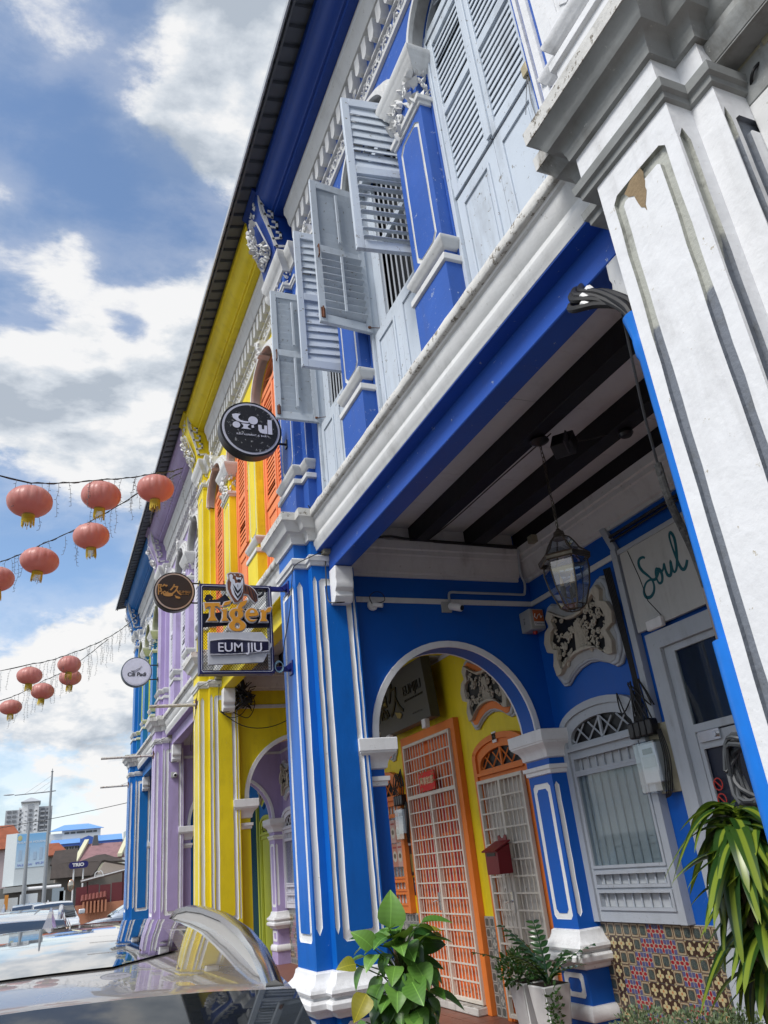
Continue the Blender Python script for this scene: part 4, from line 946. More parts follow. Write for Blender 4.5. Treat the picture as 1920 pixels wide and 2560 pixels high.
# round black "soul" sign
gfx = plain('pale_lilac_print', (.62, .62, .72), .5)
blackface = paint('weathered_black_face', (.018, .018, .022), .45, .1, .1, .0, .55, (.35, .35, .36), 0)
D = disc_sign('round black sign with the word soul in pale geometric letters, rain streaked', (1.588, 6.30, 5.53), .298, blackface, plain('pale_rim', (.50, .50, .58), .4), BLACK, 1.945, arms=((-.10, 0),))
m = MB(); yy = 6.30 - .064
def G_(poly, holes=()): m.slab((1.588, yy, 5.53), XU, ZV, NF, poly, .004, 0, holes)
def half(cx, cy, r, a0, n=14): return [(cx + r * math.cos(math.radians(a0 + 180 * i / n)), cy + r * math.sin(math.radians(a0 + 180 * i / n))) for i in range(n + 1)]
G_([(-.183, .132), (-.145, .144), (-.10, .144), (-.122, .118), (-.124, .095), (-.105, .078), (-.075, .070), (-.015, .070), (-.03, .055), (-.09, .052), (-.14, .066), (-.172, .092)])
G_(circ(-.143, .022, .036, .034)); G_([(-.098, .042), (-.012, .042), (-.034, .020), (-.036, .004), (-.004, -.013), (-.098, -.013), (-.078, .002), (-.076, .024)])
G_(circ(.018, .088, .046, .044)); G_([(.0, .030), (.022, .038), (.026, .010), (.004, .004)])
G_([(.066, .046), (.098, .046), (.100, .004), (.112, .0), (.124, .004), (.126, .046), (.152, .046), (.152, -.044), (.110, -.044), (.082, -.036), (.068, -.012)]); G_([(.160, .112), (.200, .112), (.200, -.046), (.160, -.046)])
m.build('lettering', gfx, D)
text('RESTAURANT & BAR', .026, (1.588, yy, 5.53 - .075), XU, ZV, NF, gfx, D, sp=1.25)
# round EUMJIU sign
dk = plain('charcoal_face', (.022, .020, .024), .4)
D = disc_sign('round charcoal sign with gold brush characters and the name EUMJIU, beside the yellow pillar', (1.56, 10.95, 5.51), .295, dk, plain('champagne_rim', (.48, .44, .42), .35, .5), BLACK, 1.93, arms=((.15, 0), (-.15, 0)))
yy = 10.95 - .064
text('隐久', .175, (1.49, yy, 5.52), XU, ZV, NF, GOLD, D, ext=.002, off=.003); text('EUMJIU', .052, (1.70, yy, 5.50), XU, ZV, NF, GOLD, D); text('TASTE OF PENANG', .014, (1.70, yy, 5.465), XU, ZV, NF, GOLD, D)
m = MB().slab((1.56, yy, 5.51), XU, ZV, NF, circ(-.09, -.055, .07, .028, 18), .005); m.slab((1.56, yy, 5.51), XU, ZV, NF, [(.0, -.06), (.03, -.075), (.07, -.085), (.085, -.10), (.06, -.115), (.02, -.105)], .006); m.build('emblem', GOLD, D)
# Cili Padi
D = disc_sign('round white sign reading Cili Padi under a thin chilli outline, on the lilac pillar', (1.525, 15.57, 5.465), .287, plain('milk_white_face', (.60, .61, .70), .4), plain('milk_rim', (.58, .59, .68), .4), BLACK, 1.93, side=plain('steel_edge', (.10, .12, .15), .4), arms=((.14, 0), (-.14, 0)))
yy = 15.57 - .064
text('Cili Padi', .105, (1.525, yy, 5.41), XU, ZV, NF, BLACK, D, off=.0022, shear=.1)
m = MB(); ch = [(-.10, .015), (-.06, .0), (-.02, .0), (.03, .02), (.06, .055), (.07, .065)]; ch2 = [(-.10, .015), (-.05, .02), (-.01, .03), (.03, .055), (.06, .06)]
for q in (ch, ch2, [(.06, .06), (.075, .085), (.10, .11)]): m.tube([(1.515 + a, yy - .004, 5.465 + b) for a, b in q], .0035, 5)
m.build('chilli_outline', plain('dark_line', (.08, .08, .10), .5), D)

# ------------------------------------------------------------------ beer sign on the blue pillar
T = empty('bracket_sign', (1.88, 6.30, 3.6), label='navy mesh frame sign with a tiger, orange Tiger letters and EUM JIU plate', cat='sign', group='signs sticking out from the pillars')
Y0 = 6.30
def tx(p): return (1.104 + (p[0] - 90) * .00066 - (p[1] - 350) * .00001, 3.955 - (p[1] - 350) * .000672)
f = MB()
for (x0, x1, z0, z1) in ((1.10, 1.13, 3.195, 3.965), (1.69, 1.72, 3.195, 3.965)): f.box(x0, x1, Y0 - .045, Y0 + .045, z0, z1)
for (z0, z1) in ((3.195, 3.225), (3.935, 3.965)): f.box(1.13, 1.69, Y0 - .045, Y0 + .045, z0, z1)
f.build('frame', NAVY, T, bevel=.003)
f = MB(); f.slab((0, Y0 - .046, 0), XU, ZV, NF, chrect(1.115, 1.705, 3.21, 3.95, .012), .003, 0, [chrect(1.119, 1.701, 3.214, 3.946, .012)]); f.build('pinstripe', plain('pale_pinstripe', (.6, .62, .7), .4), T)
f = MB(); 
for dz in (3.95, 3.24): f.box(1.72, 1.90, Y0 - .018, Y0 + .018, dz - .02, dz + .02); f.obox((1.86, Y0, dz + .02), ((.03, 0, .02), (0, .03, 0), (-.01, 0, .02))); f.box(1.868, 1.88, Y0 - .05, Y0 + .05, dz - .05, dz + .07)
f.build('bracket', plain('navy_bracket', (.01, .015, .14), .4), T, bevel=.003)
f = MB(); p = .022
nx, nz = int(.56 / p), int(.71 / .026)
for i in range(-nz, nx + 1):
    for sg in (1, -1):
        a0 = 1.13 + i * p if sg > 0 else 1.69 - i * p
        pts = []
        t0, t1 = 0, .71 / .026 * p
        xa, xb = a0, a0 + sg * t1; za, zb = 3.225, 3.935
        lo_, hi_ = 1.13, 1.69; ts = [0, 1]
        for lim in (lo_, hi_):
            t_ = (lim - xa) / (xb - xa)
            if 0 < t_ < 1: ts.append(t_)
        ts = sorted(ts)
        for q in range(len(ts) - 1):
            mid_ = xa + (xb - xa) * (ts[q] + ts[q + 1]) / 2
            if lo_ <= mid_ <= hi_: f.tube([(xa + (xb - xa) * ts[q], Y0, za + (zb - za) * ts[q]), (xa + (xb - xa) * ts[q + 1], Y0, za + (zb - za) * ts[q + 1])], .0016, 3, caps=False)
f.build('expanded_mesh', BLACK, T, kind='stuff')
OR = plain('amber_lettering', (.62, .27, .02), .4); PL = plain('pale_outline', (.52, .52, .55), .4)
gl = [([(140, 608), (330, 600), (338, 668), (300, 645), (272, 645), (266, 770), (302, 832), (176, 838), (216, 780), (218, 652), (180, 654), (152, 690)], []),
      ([(358, 692), (424, 678), (418, 790), (446, 830), (356, 834), (374, 790), (376, 712)], []), ([(372, 640), (396, 592), (482, 566), (458, 616), (412, 632)], []),
      (circ(545, 742, 88, 72, 22), [circ(545, 742, 24, 42, 14)]), (circ(556, 893, 106, 72, 22), [circ(556, 893, 36, 40, 14)]), ([(486, 800), (560, 790), (610, 826), (500, 840)], []),
      ([(560, 655), (596, 586), (688, 556), (664, 614), (610, 660), (640, 690), (600, 700)], []),
      ([(745 + 84 * math.cos(math.radians(t)), 750 + 88 * math.sin(math.radians(t))) for t in range(40, 361, 16)] + [(800, 762), (700, 772), (722, 812), (770, 818)], []),
      ([(850, 692), (902, 678), (912, 704), (958, 652), (1004, 642), (988, 706), (934, 718), (922, 790), (946, 830), (848, 832), (870, 790), (872, 712)], [])]
m1 = MB(); m2 = MB(); k = 0
for poly, holes in gl:
    P_ = [tx(p) for p in poly]; Hs = [[tx(p) for p in h] for h in holes]; k += 1
    m1.slab((0, Y0 - .050, 0), XU, ZV, NF, grow(P_, .0085), .022 + .0004 * k, 0, [grow(h, -.0085) for h in Hs])
    m2.slab((0, Y0 - .0755, 0), XU, ZV, NF, P_, .006 + .0004 * k, 0, Hs)
eh = [tx(p) for p in [(716, 726), (722, 700), (745, 688), (768, 698), (776, 722)]]
m1.build('letter_outline', PL, T); m2.build('lettering', OR, T)
MB().slab((0, Y0 - .0835, 0), XU, ZV, NF, eh, .003).build('letter_counter', PL, T)
wavy = [[(160, 520), (180, 465), (230, 455), (270, 490), (255, 540), (230, 520), (210, 530), (330, 520), (420, 450), (520, 560), (470, 600), (200, 590)], [(130, 712), (300, 700), (640, 640), (980, 640), (990, 880), (700, 890), (560, 850), (140, 890)]]
m = MB(); [m.slab((0, Y0 - .004, 0), XU, ZV, NF, [tx(p) for p in w_], .006 + i * .001) for i, w_ in enumerate(wavy)]; m.build('cloud_backing', plain('dark_navy_plate', (.012, .012, .03), .5), T)
BR = plain('tiger_brown', (.16, .055, .03), .5); TW = plain('tiger_white', (.60, .62, .70), .45); TK = plain('tiger_black', (.012, .012, .02), .5)
sil = [(440, 215), (470, 200), (510, 205), (560, 200), (600, 205), (632, 225), (640, 300), (650, 350), (720, 370), (780, 420), (815, 480), (820, 560), (790, 590), (740, 540), (700, 480), (640, 470), (620, 540), (560, 590), (520, 590), (470, 500), (435, 420), (430, 330), (450, 270)]
m = MB().slab((0, Y0 - .050, 0), XU, ZV, NF, [tx(p) for p in grow(sil, 12)], .03); m.build('tiger_outline', PL, T)
def flat(nm, mat, polys, d):
    m = MB(); [m.slab((0, Y0 - d - .0003 * i, 0), XU, ZV, NF, [tx(p) for p in q], .003) for i, q in enumerate(polys)]; m.build(nm, mat, T)
flat('tiger_body', BR, [sil], .0805)
flat('tiger_chest', TW, [[(452, 230), (480, 215), (500, 240), (495, 280), (520, 290), (530, 340), (560, 330), (600, 330), (610, 300), (630, 260), (636, 330), (630, 440), (610, 500), (560, 570), (530, 540), (490, 480), (470, 400), (480, 330), (460, 300)], [(540, 250), (560, 260), (590, 262), (612, 250), (606, 290), (580, 280), (565, 300), (545, 282)], [(512, 218), (532, 222), (540, 236), (518, 232)], [(585, 220), (605, 222), (603, 234), (588, 234)]], .084)
stripes = [[(500, 350), (540, 400), (560, 440), (600, 400), (624, 350), (600, 430), (560, 480), (530, 440)], [(496, 390), (530, 460), (560, 510), (600, 460), (622, 410), (604, 490), (560, 545), (524, 490)], [(560, 285), (590, 285), (580, 320), (560, 318)], [(650, 370), (668, 380), (664, 460), (655, 440)], [(690, 380), (706, 390), (730, 510), (715, 490)], [(735, 400), (750, 412), (790, 560), (772, 545)], [(775, 430), (790, 445), (812, 540), (800, 540)], [(700, 470), (720, 500), (790, 580), (770, 575)], [(560, 345), (562, 400), (556, 380)]]
flat('tiger_stripes', TK, stripes, .0865)
m = MB(); m.tube([(tx(p)[0], Y0 - .05, tx(p)[1]) for p in [(810, 500), (860, 490), (905, 460), (912, 425), (885, 400), (850, 405), (830, 430), (845, 450)]], [.011, .012, .012, .011, .010, .009, .008, .006], 8); m.build('tiger_tail', BLACK, T)
pent = [tx(p) for p in [(188, 985), (870, 972), (1000, 1140), (880, 1352), (195, 1382)]]
MB().slab((0, Y0 - .052, 0), XU, ZV, NF, pent, .03).build('name_plate', plain('pale_grey_plate', (.45, .46, .50), .4), T, bevel=.002)
m = MB(); n = 16
for side, (za, zb) in enumerate(((1092, 1112), (1262, 1240))):
    pass
v = []; f_ = []
for i in range(n + 1):
    t = i / n; gx = 212 + t * 735
    for j, gy in enumerate((1100 - 18 * math.sin(t * 5) + t * -18, 1262 + 14 * math.sin(t * 3.1) - t * 45)):
        X_, Z_ = tx((gx, gy)); v.append((X_, Y0 - .088 - .006 * math.sin(t * 9 + j), Z_))
for i in range(n): f_.append((i * 2, i * 2 + 1, i * 2 + 3, i * 2 + 2))
m.add(v, f_); m.build('name_banner', plain('navy_banner', (.012, .012, .045), .4), T)
for gy, dd in ((1092, -1), (1262, 1)):
    m = MB(); m.tube([(tx((212 + t * 46, gy + (-18 * math.sin(t / 16 * 5) - t * 1.1 if dd < 0 else 14 * math.sin(t / 16 * 3.1) - t * 2.8)))[0], Y0 - .09, tx((0, gy + (-18 * math.sin(t / 16 * 5) - t * 1.1 if dd < 0 else 14 * math.sin(t / 16 * 3.1) - t * 2.8)))[1]) for t in range(17)], .006, 6); m.build('peeling_edge', plain('peeled_vinyl', (.42, .42, .46), .4), T)
text('EUM JIU', .108, (tx((565, 0))[0], Y0 - .098, tx((0, 1180))[1]), XU, (.0, 0, 1), NF, gfx, T, off=.0006, sx=1.0)
m = MB()
for i in range(5): m.tube([(1.76 + .035 * math.cos(t), Y0 - .05 + i * .006, 3.245 + .045 * math.sin(t) + i * .004) for t in [k * .5 for k in range(14)]], .0035, 5)
m.build('cable_coil', plain('grey_blue_cable', (.16, .26, .32), .5), T)

# ------------------------------------------------------------------ blue house arcade contents
gf_window(HB, 5.39, GREYTRIM, paint('pale_inner_shutter', (.46, .48, .50), .6, .05, .2, .2, 0, top=0)); gf_window(HB, 2.47, GREYTRIM, GREYTRIM)
vent(HB, 5.37, 3.31, 1.03, .78, GREYTRIM, paint('vent_grey', (.40, .41, .42), .6, .05, .3, .3, 0, top=.3), seed=3); vent(HB, 2.49, 3.31, 1.03, .78, GREYTRIM, GREYTRIM, seed=4, n=40)
PM = {'G': TG, 'R': TR, 'C': TC}; dado(HB, 4.602, 5.95, PM)
f = MB(); ya, yb = 3.265, 4.597
f.slab((4.262, 0, 0), (0, 1, 0), (0, 0, 1), (-1, 0, 0), [(ya, .2), (yb, .2), (yb, 3.06), (ya, 3.06)], .07, 0, [[(ya + .13, .21), (yb - .13, .21), (yb - .13, 2.93), (ya + .13, 2.93)]])
f.slab((4.262, 0, 0), (0, 1, 0), (0, 0, 1), (-1, 0, 0), [(ya + .13, .21), (yb - .13, .21), (yb - .13, 2.93), (ya + .13, 2.93)], .035, 0, [[(ya + .23, .21), (yb - .23, .21), (yb - .23, 2.29), (ya + .23, 2.29)], [(ya + .23, 2.345), (yb - .23, 2.345), (yb - .23, 2.88), (ya + .23, 2.88)]])
F_ = f.build('door_frame', GREYTRIM, HB, bevel=.004)
MB().box(4.255, 4.2605, ya + .13, yb - .13, .21, 2.93).build('unlit_room_sheet', plain('unlit_room_blue', (.008, .012, .03), .4), F_)  # flat dark blue sheet painted as the shade inside the doorway
MB().box(4.240, 4.244, ya + .23, yb - .23, 2.345, 2.88).build('pane', WGLASS, F_)
dr = MB(); dr.slab((4.25, 0, 0), (0, 1, 0), (0, 0, 1), (-1, 0, 0), [(ya + .235, .22), (yb - .235, .22), (yb - .235, 2.28), (ya + .235, 2.28)], .02, 0, [[(ya + .33, .35), (yb - .27, .35), (yb - .27, 2.17), (ya + .33, 2.17)]])
DR = dr.build('door', GREYTRIM, F_, bevel=.003)
red = plain('red_sign_print', (.45, .03, .02), .5)
for zz_ in (1.935, 1.835):
    m = MB(); m.slab((4.236, 4.285, zz_), (0, -1, 0), (0, 0, 1), (-1, 0, 0), circ(0, 0, .042, .042), .002, 0, [circ(0, 0, .034, .034)]); m.slab((4.2355, 4.285, zz_), (0, -1, 0), (0, 0, 1), (-1, 0, 0), [(-.03, .024), (.024, -.03), (.03, -.024), (-.024, .03)], .002); m.build('prohibition_sticker', red, F_)
m = MB(); m.box(4.21, 4.225, 4.13, 4.33, 2.215, 2.285); m.lathe([(.02, -.03), (.02, 0)], (4.215, 4.16, 2.25), 10, 'x'); m.build('door_closer', SILVER, F_)
# Soul board over the door
S_ = empty('shop_signboard', (4.2, 4.0, 3.43), label='white board with teal handwritten Soul over the grey framed door', cat='sign')
MB().box(4.20, 4.235, 3.30, 4.665, 3.10, 3.76).build('board', paint('board_white', (.50, .50, .48), .55, .04, .2, .4, 0, top=0), S_, bevel=.003)
m = MB(); m.box(4.19, 4.24, 3.29, 4.675, 3.76, 3.80); m.build('top_rail', GREYTRIM, S_, bevel=.004)
SP = [(4.392, 3.624), (4.410, 3.638), (4.445, 3.640), (4.470, 3.620), (4.472, 3.580), (4.450, 3.535), (4.420, 3.500), (4.385, 3.455), (4.368, 3.405), (4.385, 3.350), (4.430, 3.322), (4.475, 3.330), (4.492, 3.365), (4.480, 3.405), (4.440, 3.440), (4.390, 3.445), (4.345, 3.430), (4.318, 3.445), (4.290, 3.475), (4.300, 3.500), (4.318, 3.480), (4.325, 3.430), (4.310, 3.388), (4.280, 3.390), (4.262, 3.430), (4.268, 3.475), (4.285, 3.492), (4.262, 3.462), (4.235, 3.475), (4.215, 3.510), (4.215, 3.455), (4.205, 3.415), (4.180, 3.405), (4.158, 3.440), (4.145, 3.505), (4.145, 3.440), (4.135, 3.412), (4.110, 3.425), (4.085, 3.470), (4.060, 3.560), (4.050, 3.650), (4.070, 3.705), (4.092, 3.680), (4.092, 3.600), (4.080, 3.500), (4.065, 3.425), (4.040, 3.398), (4.010, 3.415), (3.985, 3.452)]
def smooth(pts, k=4):
    o = []; 
    for i in range(len(pts) - 1):
        p0, p1, p2, p3 = [Vector((*pts[max(0, min(len(pts) - 1, i + j))],)) for j in (-1, 0, 1, 2)]
        for s_ in range(k):
            t = s_ / k; o.append(.5 * ((2 * p1) + (-p0 + p2) * t + (2 * p0 - 5 * p1 + 4 * p2 - p3) * t * t + (-p0 + 3 * p1 - 3 * p2 + p3) * t ** 3))
    o.append(Vector((*pts[-1],))); return o
m = MB(); pp = smooth(SP); m.tube([(4.1985, q.x, q.y) for q in pp], [.009 + .006 * abs(math.sin(i * .11)) for i in range(len(pp))], 6); m.v = [(4.1985 + (x - 4.1985) * .15, y, z) for x, y, z in m.v]; m.build('lettering', TEAL, S_)
m = wire([(4.197, 4.56, 3.75), (4.197, 4.50, 3.50), (4.197, 4.47, 3.30), (4.197, 4.36, 3.14)], .003); m.build('cable', CABLE, S_)
m = MB(); m.box(4.16, 4.2, 4.35, 4.52, 3.07, 3.15); m.build('transformer', WHITEP, S_, bevel=.008)
# trunking, meter
m = MB(); m.obox((4.235, 4.80, 3.99), ((.02, 0, 0), (0, .028, -.012), (0, .075, .185))); m.build('cable_trunking', GREYTRIM, HB, bevel=.004)
m = MB(); m.box(4.20, 4.262, 4.70, 4.765, 2.42, 3.83); m.build('cable_trunking', GREYTRIM, HB, bevel=.004)
m = MB()
for i in range(5): m.tube(smooth([(4.19 - .006 * i, 4.80 + .012 * i, 3.7), (4.19, 4.79 + .014 * i, 3.2), (4.19, 4.79 + .01 * i, 2.7), (4.16, 4.80 + .02 * i, 2.45)], 4), .008, 5)
m.build('cable_run', CABLE, HB)
def meter(label, y, z, s=1.0, x=4.262):
    Q = empty('electric_meter', (x, y, z), label=label, cat='meter', group='electricity meters with black fuse blocks')
    MB().box(x - .03, x, y - .19, y + .05, z - .24, z + .25).build('back_board', plain('aged_ply_board', (.34, .31, .22), .7, var=.15), Q, bevel=.004)
    MB().box(x - .10, x - .03, y - .08, y + .12, z - .16, z + .12).build('meter_case', WHITEP, Q, bevel=.008)
    m = MB(); m.box(x - .108, x - .1005, y - .03, y + .07, z + .045, z + .085); m.build('display', plain('lcd_grey', (.05, .06, .05), .2), Q)
    m = MB(); m.box(x - .105, x - .1005, y - .05, y + .09, z - .05, z + .03); m.build('rating_label', plain('label_print', (.6, .62, .6), .5), Q)
    MB().box(x - .135, x - .03, y - .10, y + .14, z - .23, z + .135).build('clear_cover', GLASS, Q, bevel=.01)
    for i in range(4): MB().box(x - .13, x - .05, y - .11 + i * .068, y - .05 + i * .068, z + .17, z + .29).build('fuse_block', BLACK, Q, bevel=.012)
    m = MB(); rr = random.Random(int(y * 7))
    for i in range(6):
        a = y - .1 + i * .05; m.tube(smooth([(x - .09, a, z + .28), (x - .11, a + rr.uniform(-.1, .1), z + .40), (x - .10, a + rr.uniform(-.15, .15), z + .50 + rr.uniform(0, .1)), (x - .08, a + rr.uniform(-.1, .1), z + .38), (x - .06, y - .02, z + .6)], 5), .006, 5)
    for i in range(4): m.tube(smooth([(x - .08, y - .15 + i * .012, z + .2), (x - .09, y - .19 + i * .02, z), (x - .08, y - .12 + i * .02, z - .23), (x - .06, y - .02, z - .27)], 5), .005, 5)
    m.build('loose_wires', CABLE, Q); return Q
meter('grey electricity meter with black fuse blocks on a board between blue house window and door', 4.80, 2.17)
meter('electricity meter with tangled black wires beside the orange gate of the yellow house', 9.52, 2.12)
# alarm box on the arch wall
A_ = empty('alarm_box', (4.17, 5.99, 3.6), label='grey alarm box with orange plate and red lamp in the blue corner', cat='alarm box')
MB().box(4.085, 4.25, 5.90, 6.0785, 3.50, 3.70).build('housing', GREYP, A_, bevel=.012)
MB().box(4.125, 4.235, 5.8965, 5.8995, 3.575, 3.685).build('plate', plain('orange_plate', (.50, .12, .03), .5), A_)
m = MB(); m.box(4.125, 4.235, 5.8965, 5.8995, 3.535, 3.573); m.build('name_strip', WHITEP, A_)
text('Gemaco', .030, (4.18, 5.8955, 3.554), XU, ZV, NF, NAVY, A_, ext=.0005)
m = MB(); m.tube([(4.145, 5.895, 3.65), (4.135, 5.895, 3.62), (4.155, 5.895, 3.60), (4.175, 5.895, 3.635), (4.195, 5.895, 3.65), (4.205, 5.895, 3.61), (4.22, 5.895, 3.63)], .004, 4); m.build('emblem', WHITEP, A_)
MB().lathe([(.001, -.03), (.02, -.025), (.024, 0)], (4.17, 5.98, 3.50), 12).build('red_lamp', plain('red_lens', (.35, .01, .01), .3), A_)
text('9136', .03, (4.0835, 6.0, 3.60), (0, 0, -1), (0, -1, 0), (-1, 0, 0), BLACK, A_, ext=.0005)
# security camera and lamp holder
def camera_unit(label, p, lo=(0, -1, -.35)):
    Q = empty('security_camera', p, label=label, cat='security camera'); p = Vector(p)
    MB().box(p.x - .05, p.x + .05, p.y - .03, p.y, p.z - .05, p.z + .05).build('mount', GREYP, Q, bevel=.006)
    d = Vector(lo).normalized(); a = p + Vector((.03, -.05, .0)); b = a + d * .13; u_ = d.orthogonal().normalized(); m = MB(); m.tube([a - d * .02, a, b - d * .01, b], [.02, .036, .036, .030], 14); m.build('body', WHITEP, Q)
    MB().tube([b, b + d * .006], .024, 12).build('lens', BLACK, Q); return Q
camera_unit('white bullet camera on a grey box above the blue arch', (3.31, 6.078, 3.745), (.45, -1, -.45))
camera_unit('white security camera under the corbel of the lilac pillar', (2.2, 15.22, 3.48), (-.2, -1, -.2))
Q = empty('lamp_holder', (2.57, 6.07, 3.74), label='small white lamp holder with a loop of wire, beside the blue pillar top', cat='lamp holder')
MB().lathe([(.045, -.03), (.05, -.01), (.03, .0), (.028, -.001)], (2.57, 6.06, 3.74), 14, 'y').build('base', WHITEP, Q); MB().tube([(2.57, 6.03, 3.74), (2.64, 5.98, 3.72)], .02, 10).build('socket', WHITEP, Q)
MB().tube(smooth([(2.56, 6.03, 3.75), (2.53, 6.0, 3.80), (2.57, 5.98, 3.84), (2.65, 6.0, 3.84), (2.68, 6.02, 3.78), (2.6, 6.02, 3.75)], 4), .004, 5).build('wire', CABLE, Q)
m = MB(); m.tube(smooth([(3.345, 6.05, 3.80), (3.345, 6.045, 3.86), (3.37, 6.04, 3.885), (3.5, 6.04, 3.885), (4.0, 6.04, 3.885), (4.15, 6.04, 3.885), (4.175, 6.04, 3.91), (4.18, 6.02, 4.0), (4.13, 5.99, 4.1), (4.11, 5.92, 4.3)], 4), .012, 8); m.build('conduit', GREYTRIM, HB)
m = MB(); m.tube(smooth([(2.45, 6.0, 4.30), (2.7, 5.93, 4.36), (3.0, 5.93, 4.345), (3.6, 5.93, 4.33), (4.05, 5.93, 4.32)], 4), .011, 6); m.tube([(3.2, 5.95, 4.345), (4.1, 5.93, 4.33)], .018, 6); m.build('ceiling_cable', CABLE, HB)
m = MB(); m.tube(smooth([(3.595, 1.5, 4.33), (3.59, 3.0, 4.332), (3.592, 4.5, 4.33), (3.6, 5.9, 4.34)], 4), .005, 5); m.tube(smooth([(3.16, 3.9, 4.33), (3.15, 4.6, 4.33), (3.15, 5.4, 4.33), (3.12, 5.9, 4.33)], 4), .005, 5); m.tube(smooth([(3.26, 3.95, 4.36), (3.4, 3.9, 4.30), (3.58, 3.8, 4.32)], 5), .005, 5); m.build('beam_wire', CABLE, HB)
m = MB(); m.tube([(4.22, 4.75, 3.95), (4.22, 3.4, 3.95)], .014, 6); m.tube([(4.22, 4.75, 3.91), (4.22, 3.4, 3.92)], .010, 6); m.build('cable_run', CABLE, HB)
j = MB(); j.box(4.06, 4.16, 5.60, 5.68, 4.26, 4.33); j.build('junction_box', BEIGEB, HB, bevel=.006)
# hanging lantern
LP = empty('hanging_lantern', (3.12, 4.0, 4.3), label='six sided brass and glass lantern hanging on a chain in the blue arcade', cat='lantern')
cx, cy = 3.125, 4.0; BRZ = plain('dark_bronze', (.10, .085, .065), .4, .7, var=.3)
m = MB(); m.lathe([(.001, .0), (.065, -.005), (.07, -.02), (.05, -.035), (.015, -.05), (.001, -.055)], (cx, cy, 4.336), 20); m.build('ceiling_rose', BLACK, LP)
m = MB(); z = 4.29; k = 0
while z > 3.63:
    pts = [(cx + (.009 * math.cos(t) if k % 2 == 0 else 0), cy + (.009 * math.cos(t) if k % 2 else 0), z - .018 + .022 * math.sin(t)) for t in [q * math.pi / 5 for q in range(11)]]
    m.tube(pts, .0026, 4); z -= .034; k += 1
m.build('chain', BRZ, LP)
m = MB(); m.tube(smooth([(cx, cy, 4.28), (cx + .02, cy, 4.1), (cx - .015, cy, 3.95), (cx + .015, cy, 3.8), (cx, cy, 3.62)], 5), .003, 5); m.build('flex', CABLE, LP)
def hexp(r, z, n=6, a=rad(12)): return [(cx + r * math.cos(a + i * math.pi / 3), cy + r * math.sin(a + i * math.pi / 3), z) for i in range(n)]
m = MB(); m.lathe([(.001, .05), (.012, .045), (.02, .03), (.035, .02), (.04, .0), (.03, -.012), (.045, -.02), (.05, -.03)], (cx, cy, 3.585), 16); m.build('finial', BRZ, LP)
rings = [(.06, 3.562), (.09, 3.52), (.115, 3.47), (.175, 3.415), (.17, 3.385), (.148, 3.38), (.152, 3.32), (.133, 3.21), (.085, 3.08), (.05, 3.055)]
m = MB()
for i, (r, z) in enumerate(rings):
    if i in (0, 3, 4, 8, 9):
        p = hexp(r, z); 
        for a in range(6): m.tube([p[a], p[(a + 1) % 6]], .006 if i in (3, 4) else .004, 4)
for a in range(6): m.tube([hexp(r, z)[a] for r, z in rings], .0055, 4)
p, q = hexp(.175, 3.415), hexp(.17, 3.385)
for a in range(6): m.add([p[a], p[(a + 1) % 6], q[(a + 1) % 6], q[a]], [(0, 1, 2, 3)])
m.build('frame', BRZ, LP)
for s0, s1 in ((0, 3), (5, 9)):
    for a in range(6):
        m = MB(); v = []
        for r, z in rings[s0:s1 + 1]: v += [hexp(r * .985, z)[a], hexp(r * .985, z)[(a + 1) % 6]]
        n_ = len(v) // 2; m.add(v, [(2 * i, 2 * i + 1, 2 * i + 3, 2 * i + 2) for i in range(n_ - 1)]); m.build('pane', GLASS, LP, smooth=0)
m = MB(); m.tube([(cx, cy, 3.05), (cx, cy, 3.20)], .008, 6)
for a in range(3): t = a * 2.1 + .5; m.tube([(cx, cy, 3.13), (cx + .04 * math.cos(t), cy + .04 * math.sin(t), 3.15)], .005, 5); m.lathe([(.016, -.02), (.017, .05)], (cx + .045 * math.cos(t), cy + .045 * math.sin(t), 3.17), 8)
m.build('candle_holder', BLACK, LP)
for a in range(3): t = a * 2.1 + .5; MB().lathe([(.008, 0), (.014, .02), (.011, .045), (.001, .075)], (cx + .045 * math.cos(t), cy + .045 * math.sin(t), 3.22), 10).build('candle_bulb', plain('amber_bulb', (.55, .38, .22), .15), LP)
Q = empty('loudspeaker', (3.3, 3.85, 4.28), label='small black mesh loudspeaker on the ceiling beam beside the lantern chain', cat='loudspeaker')
MB().obox((3.28, 3.93, 4.27), ((.055, .05, -.02), (-.05, .06, .0), (.02, 0, .05))).build('cabinet', BLACK, Q, bevel=.01)
m = MB(); m.obox((3.245, 3.85, 4.245), ((.05, .045, -.02), (-.004, .004, .004), (.018, 0, .045))); m.build('grille_cloth', plain('mesh_grey', (.04, .04, .045), .6), Q)
Q = empty('beam_spotlight', (3.75, 3.5, 4.3), label='round black fitting under the middle ceiling beam', cat='light fitting')
MB().lathe([(.05, .03), (.055, .0), (.04, -.02), (.001, -.022)], (3.70, 3.75, 4.31), 16).build('body', BLACK, Q)

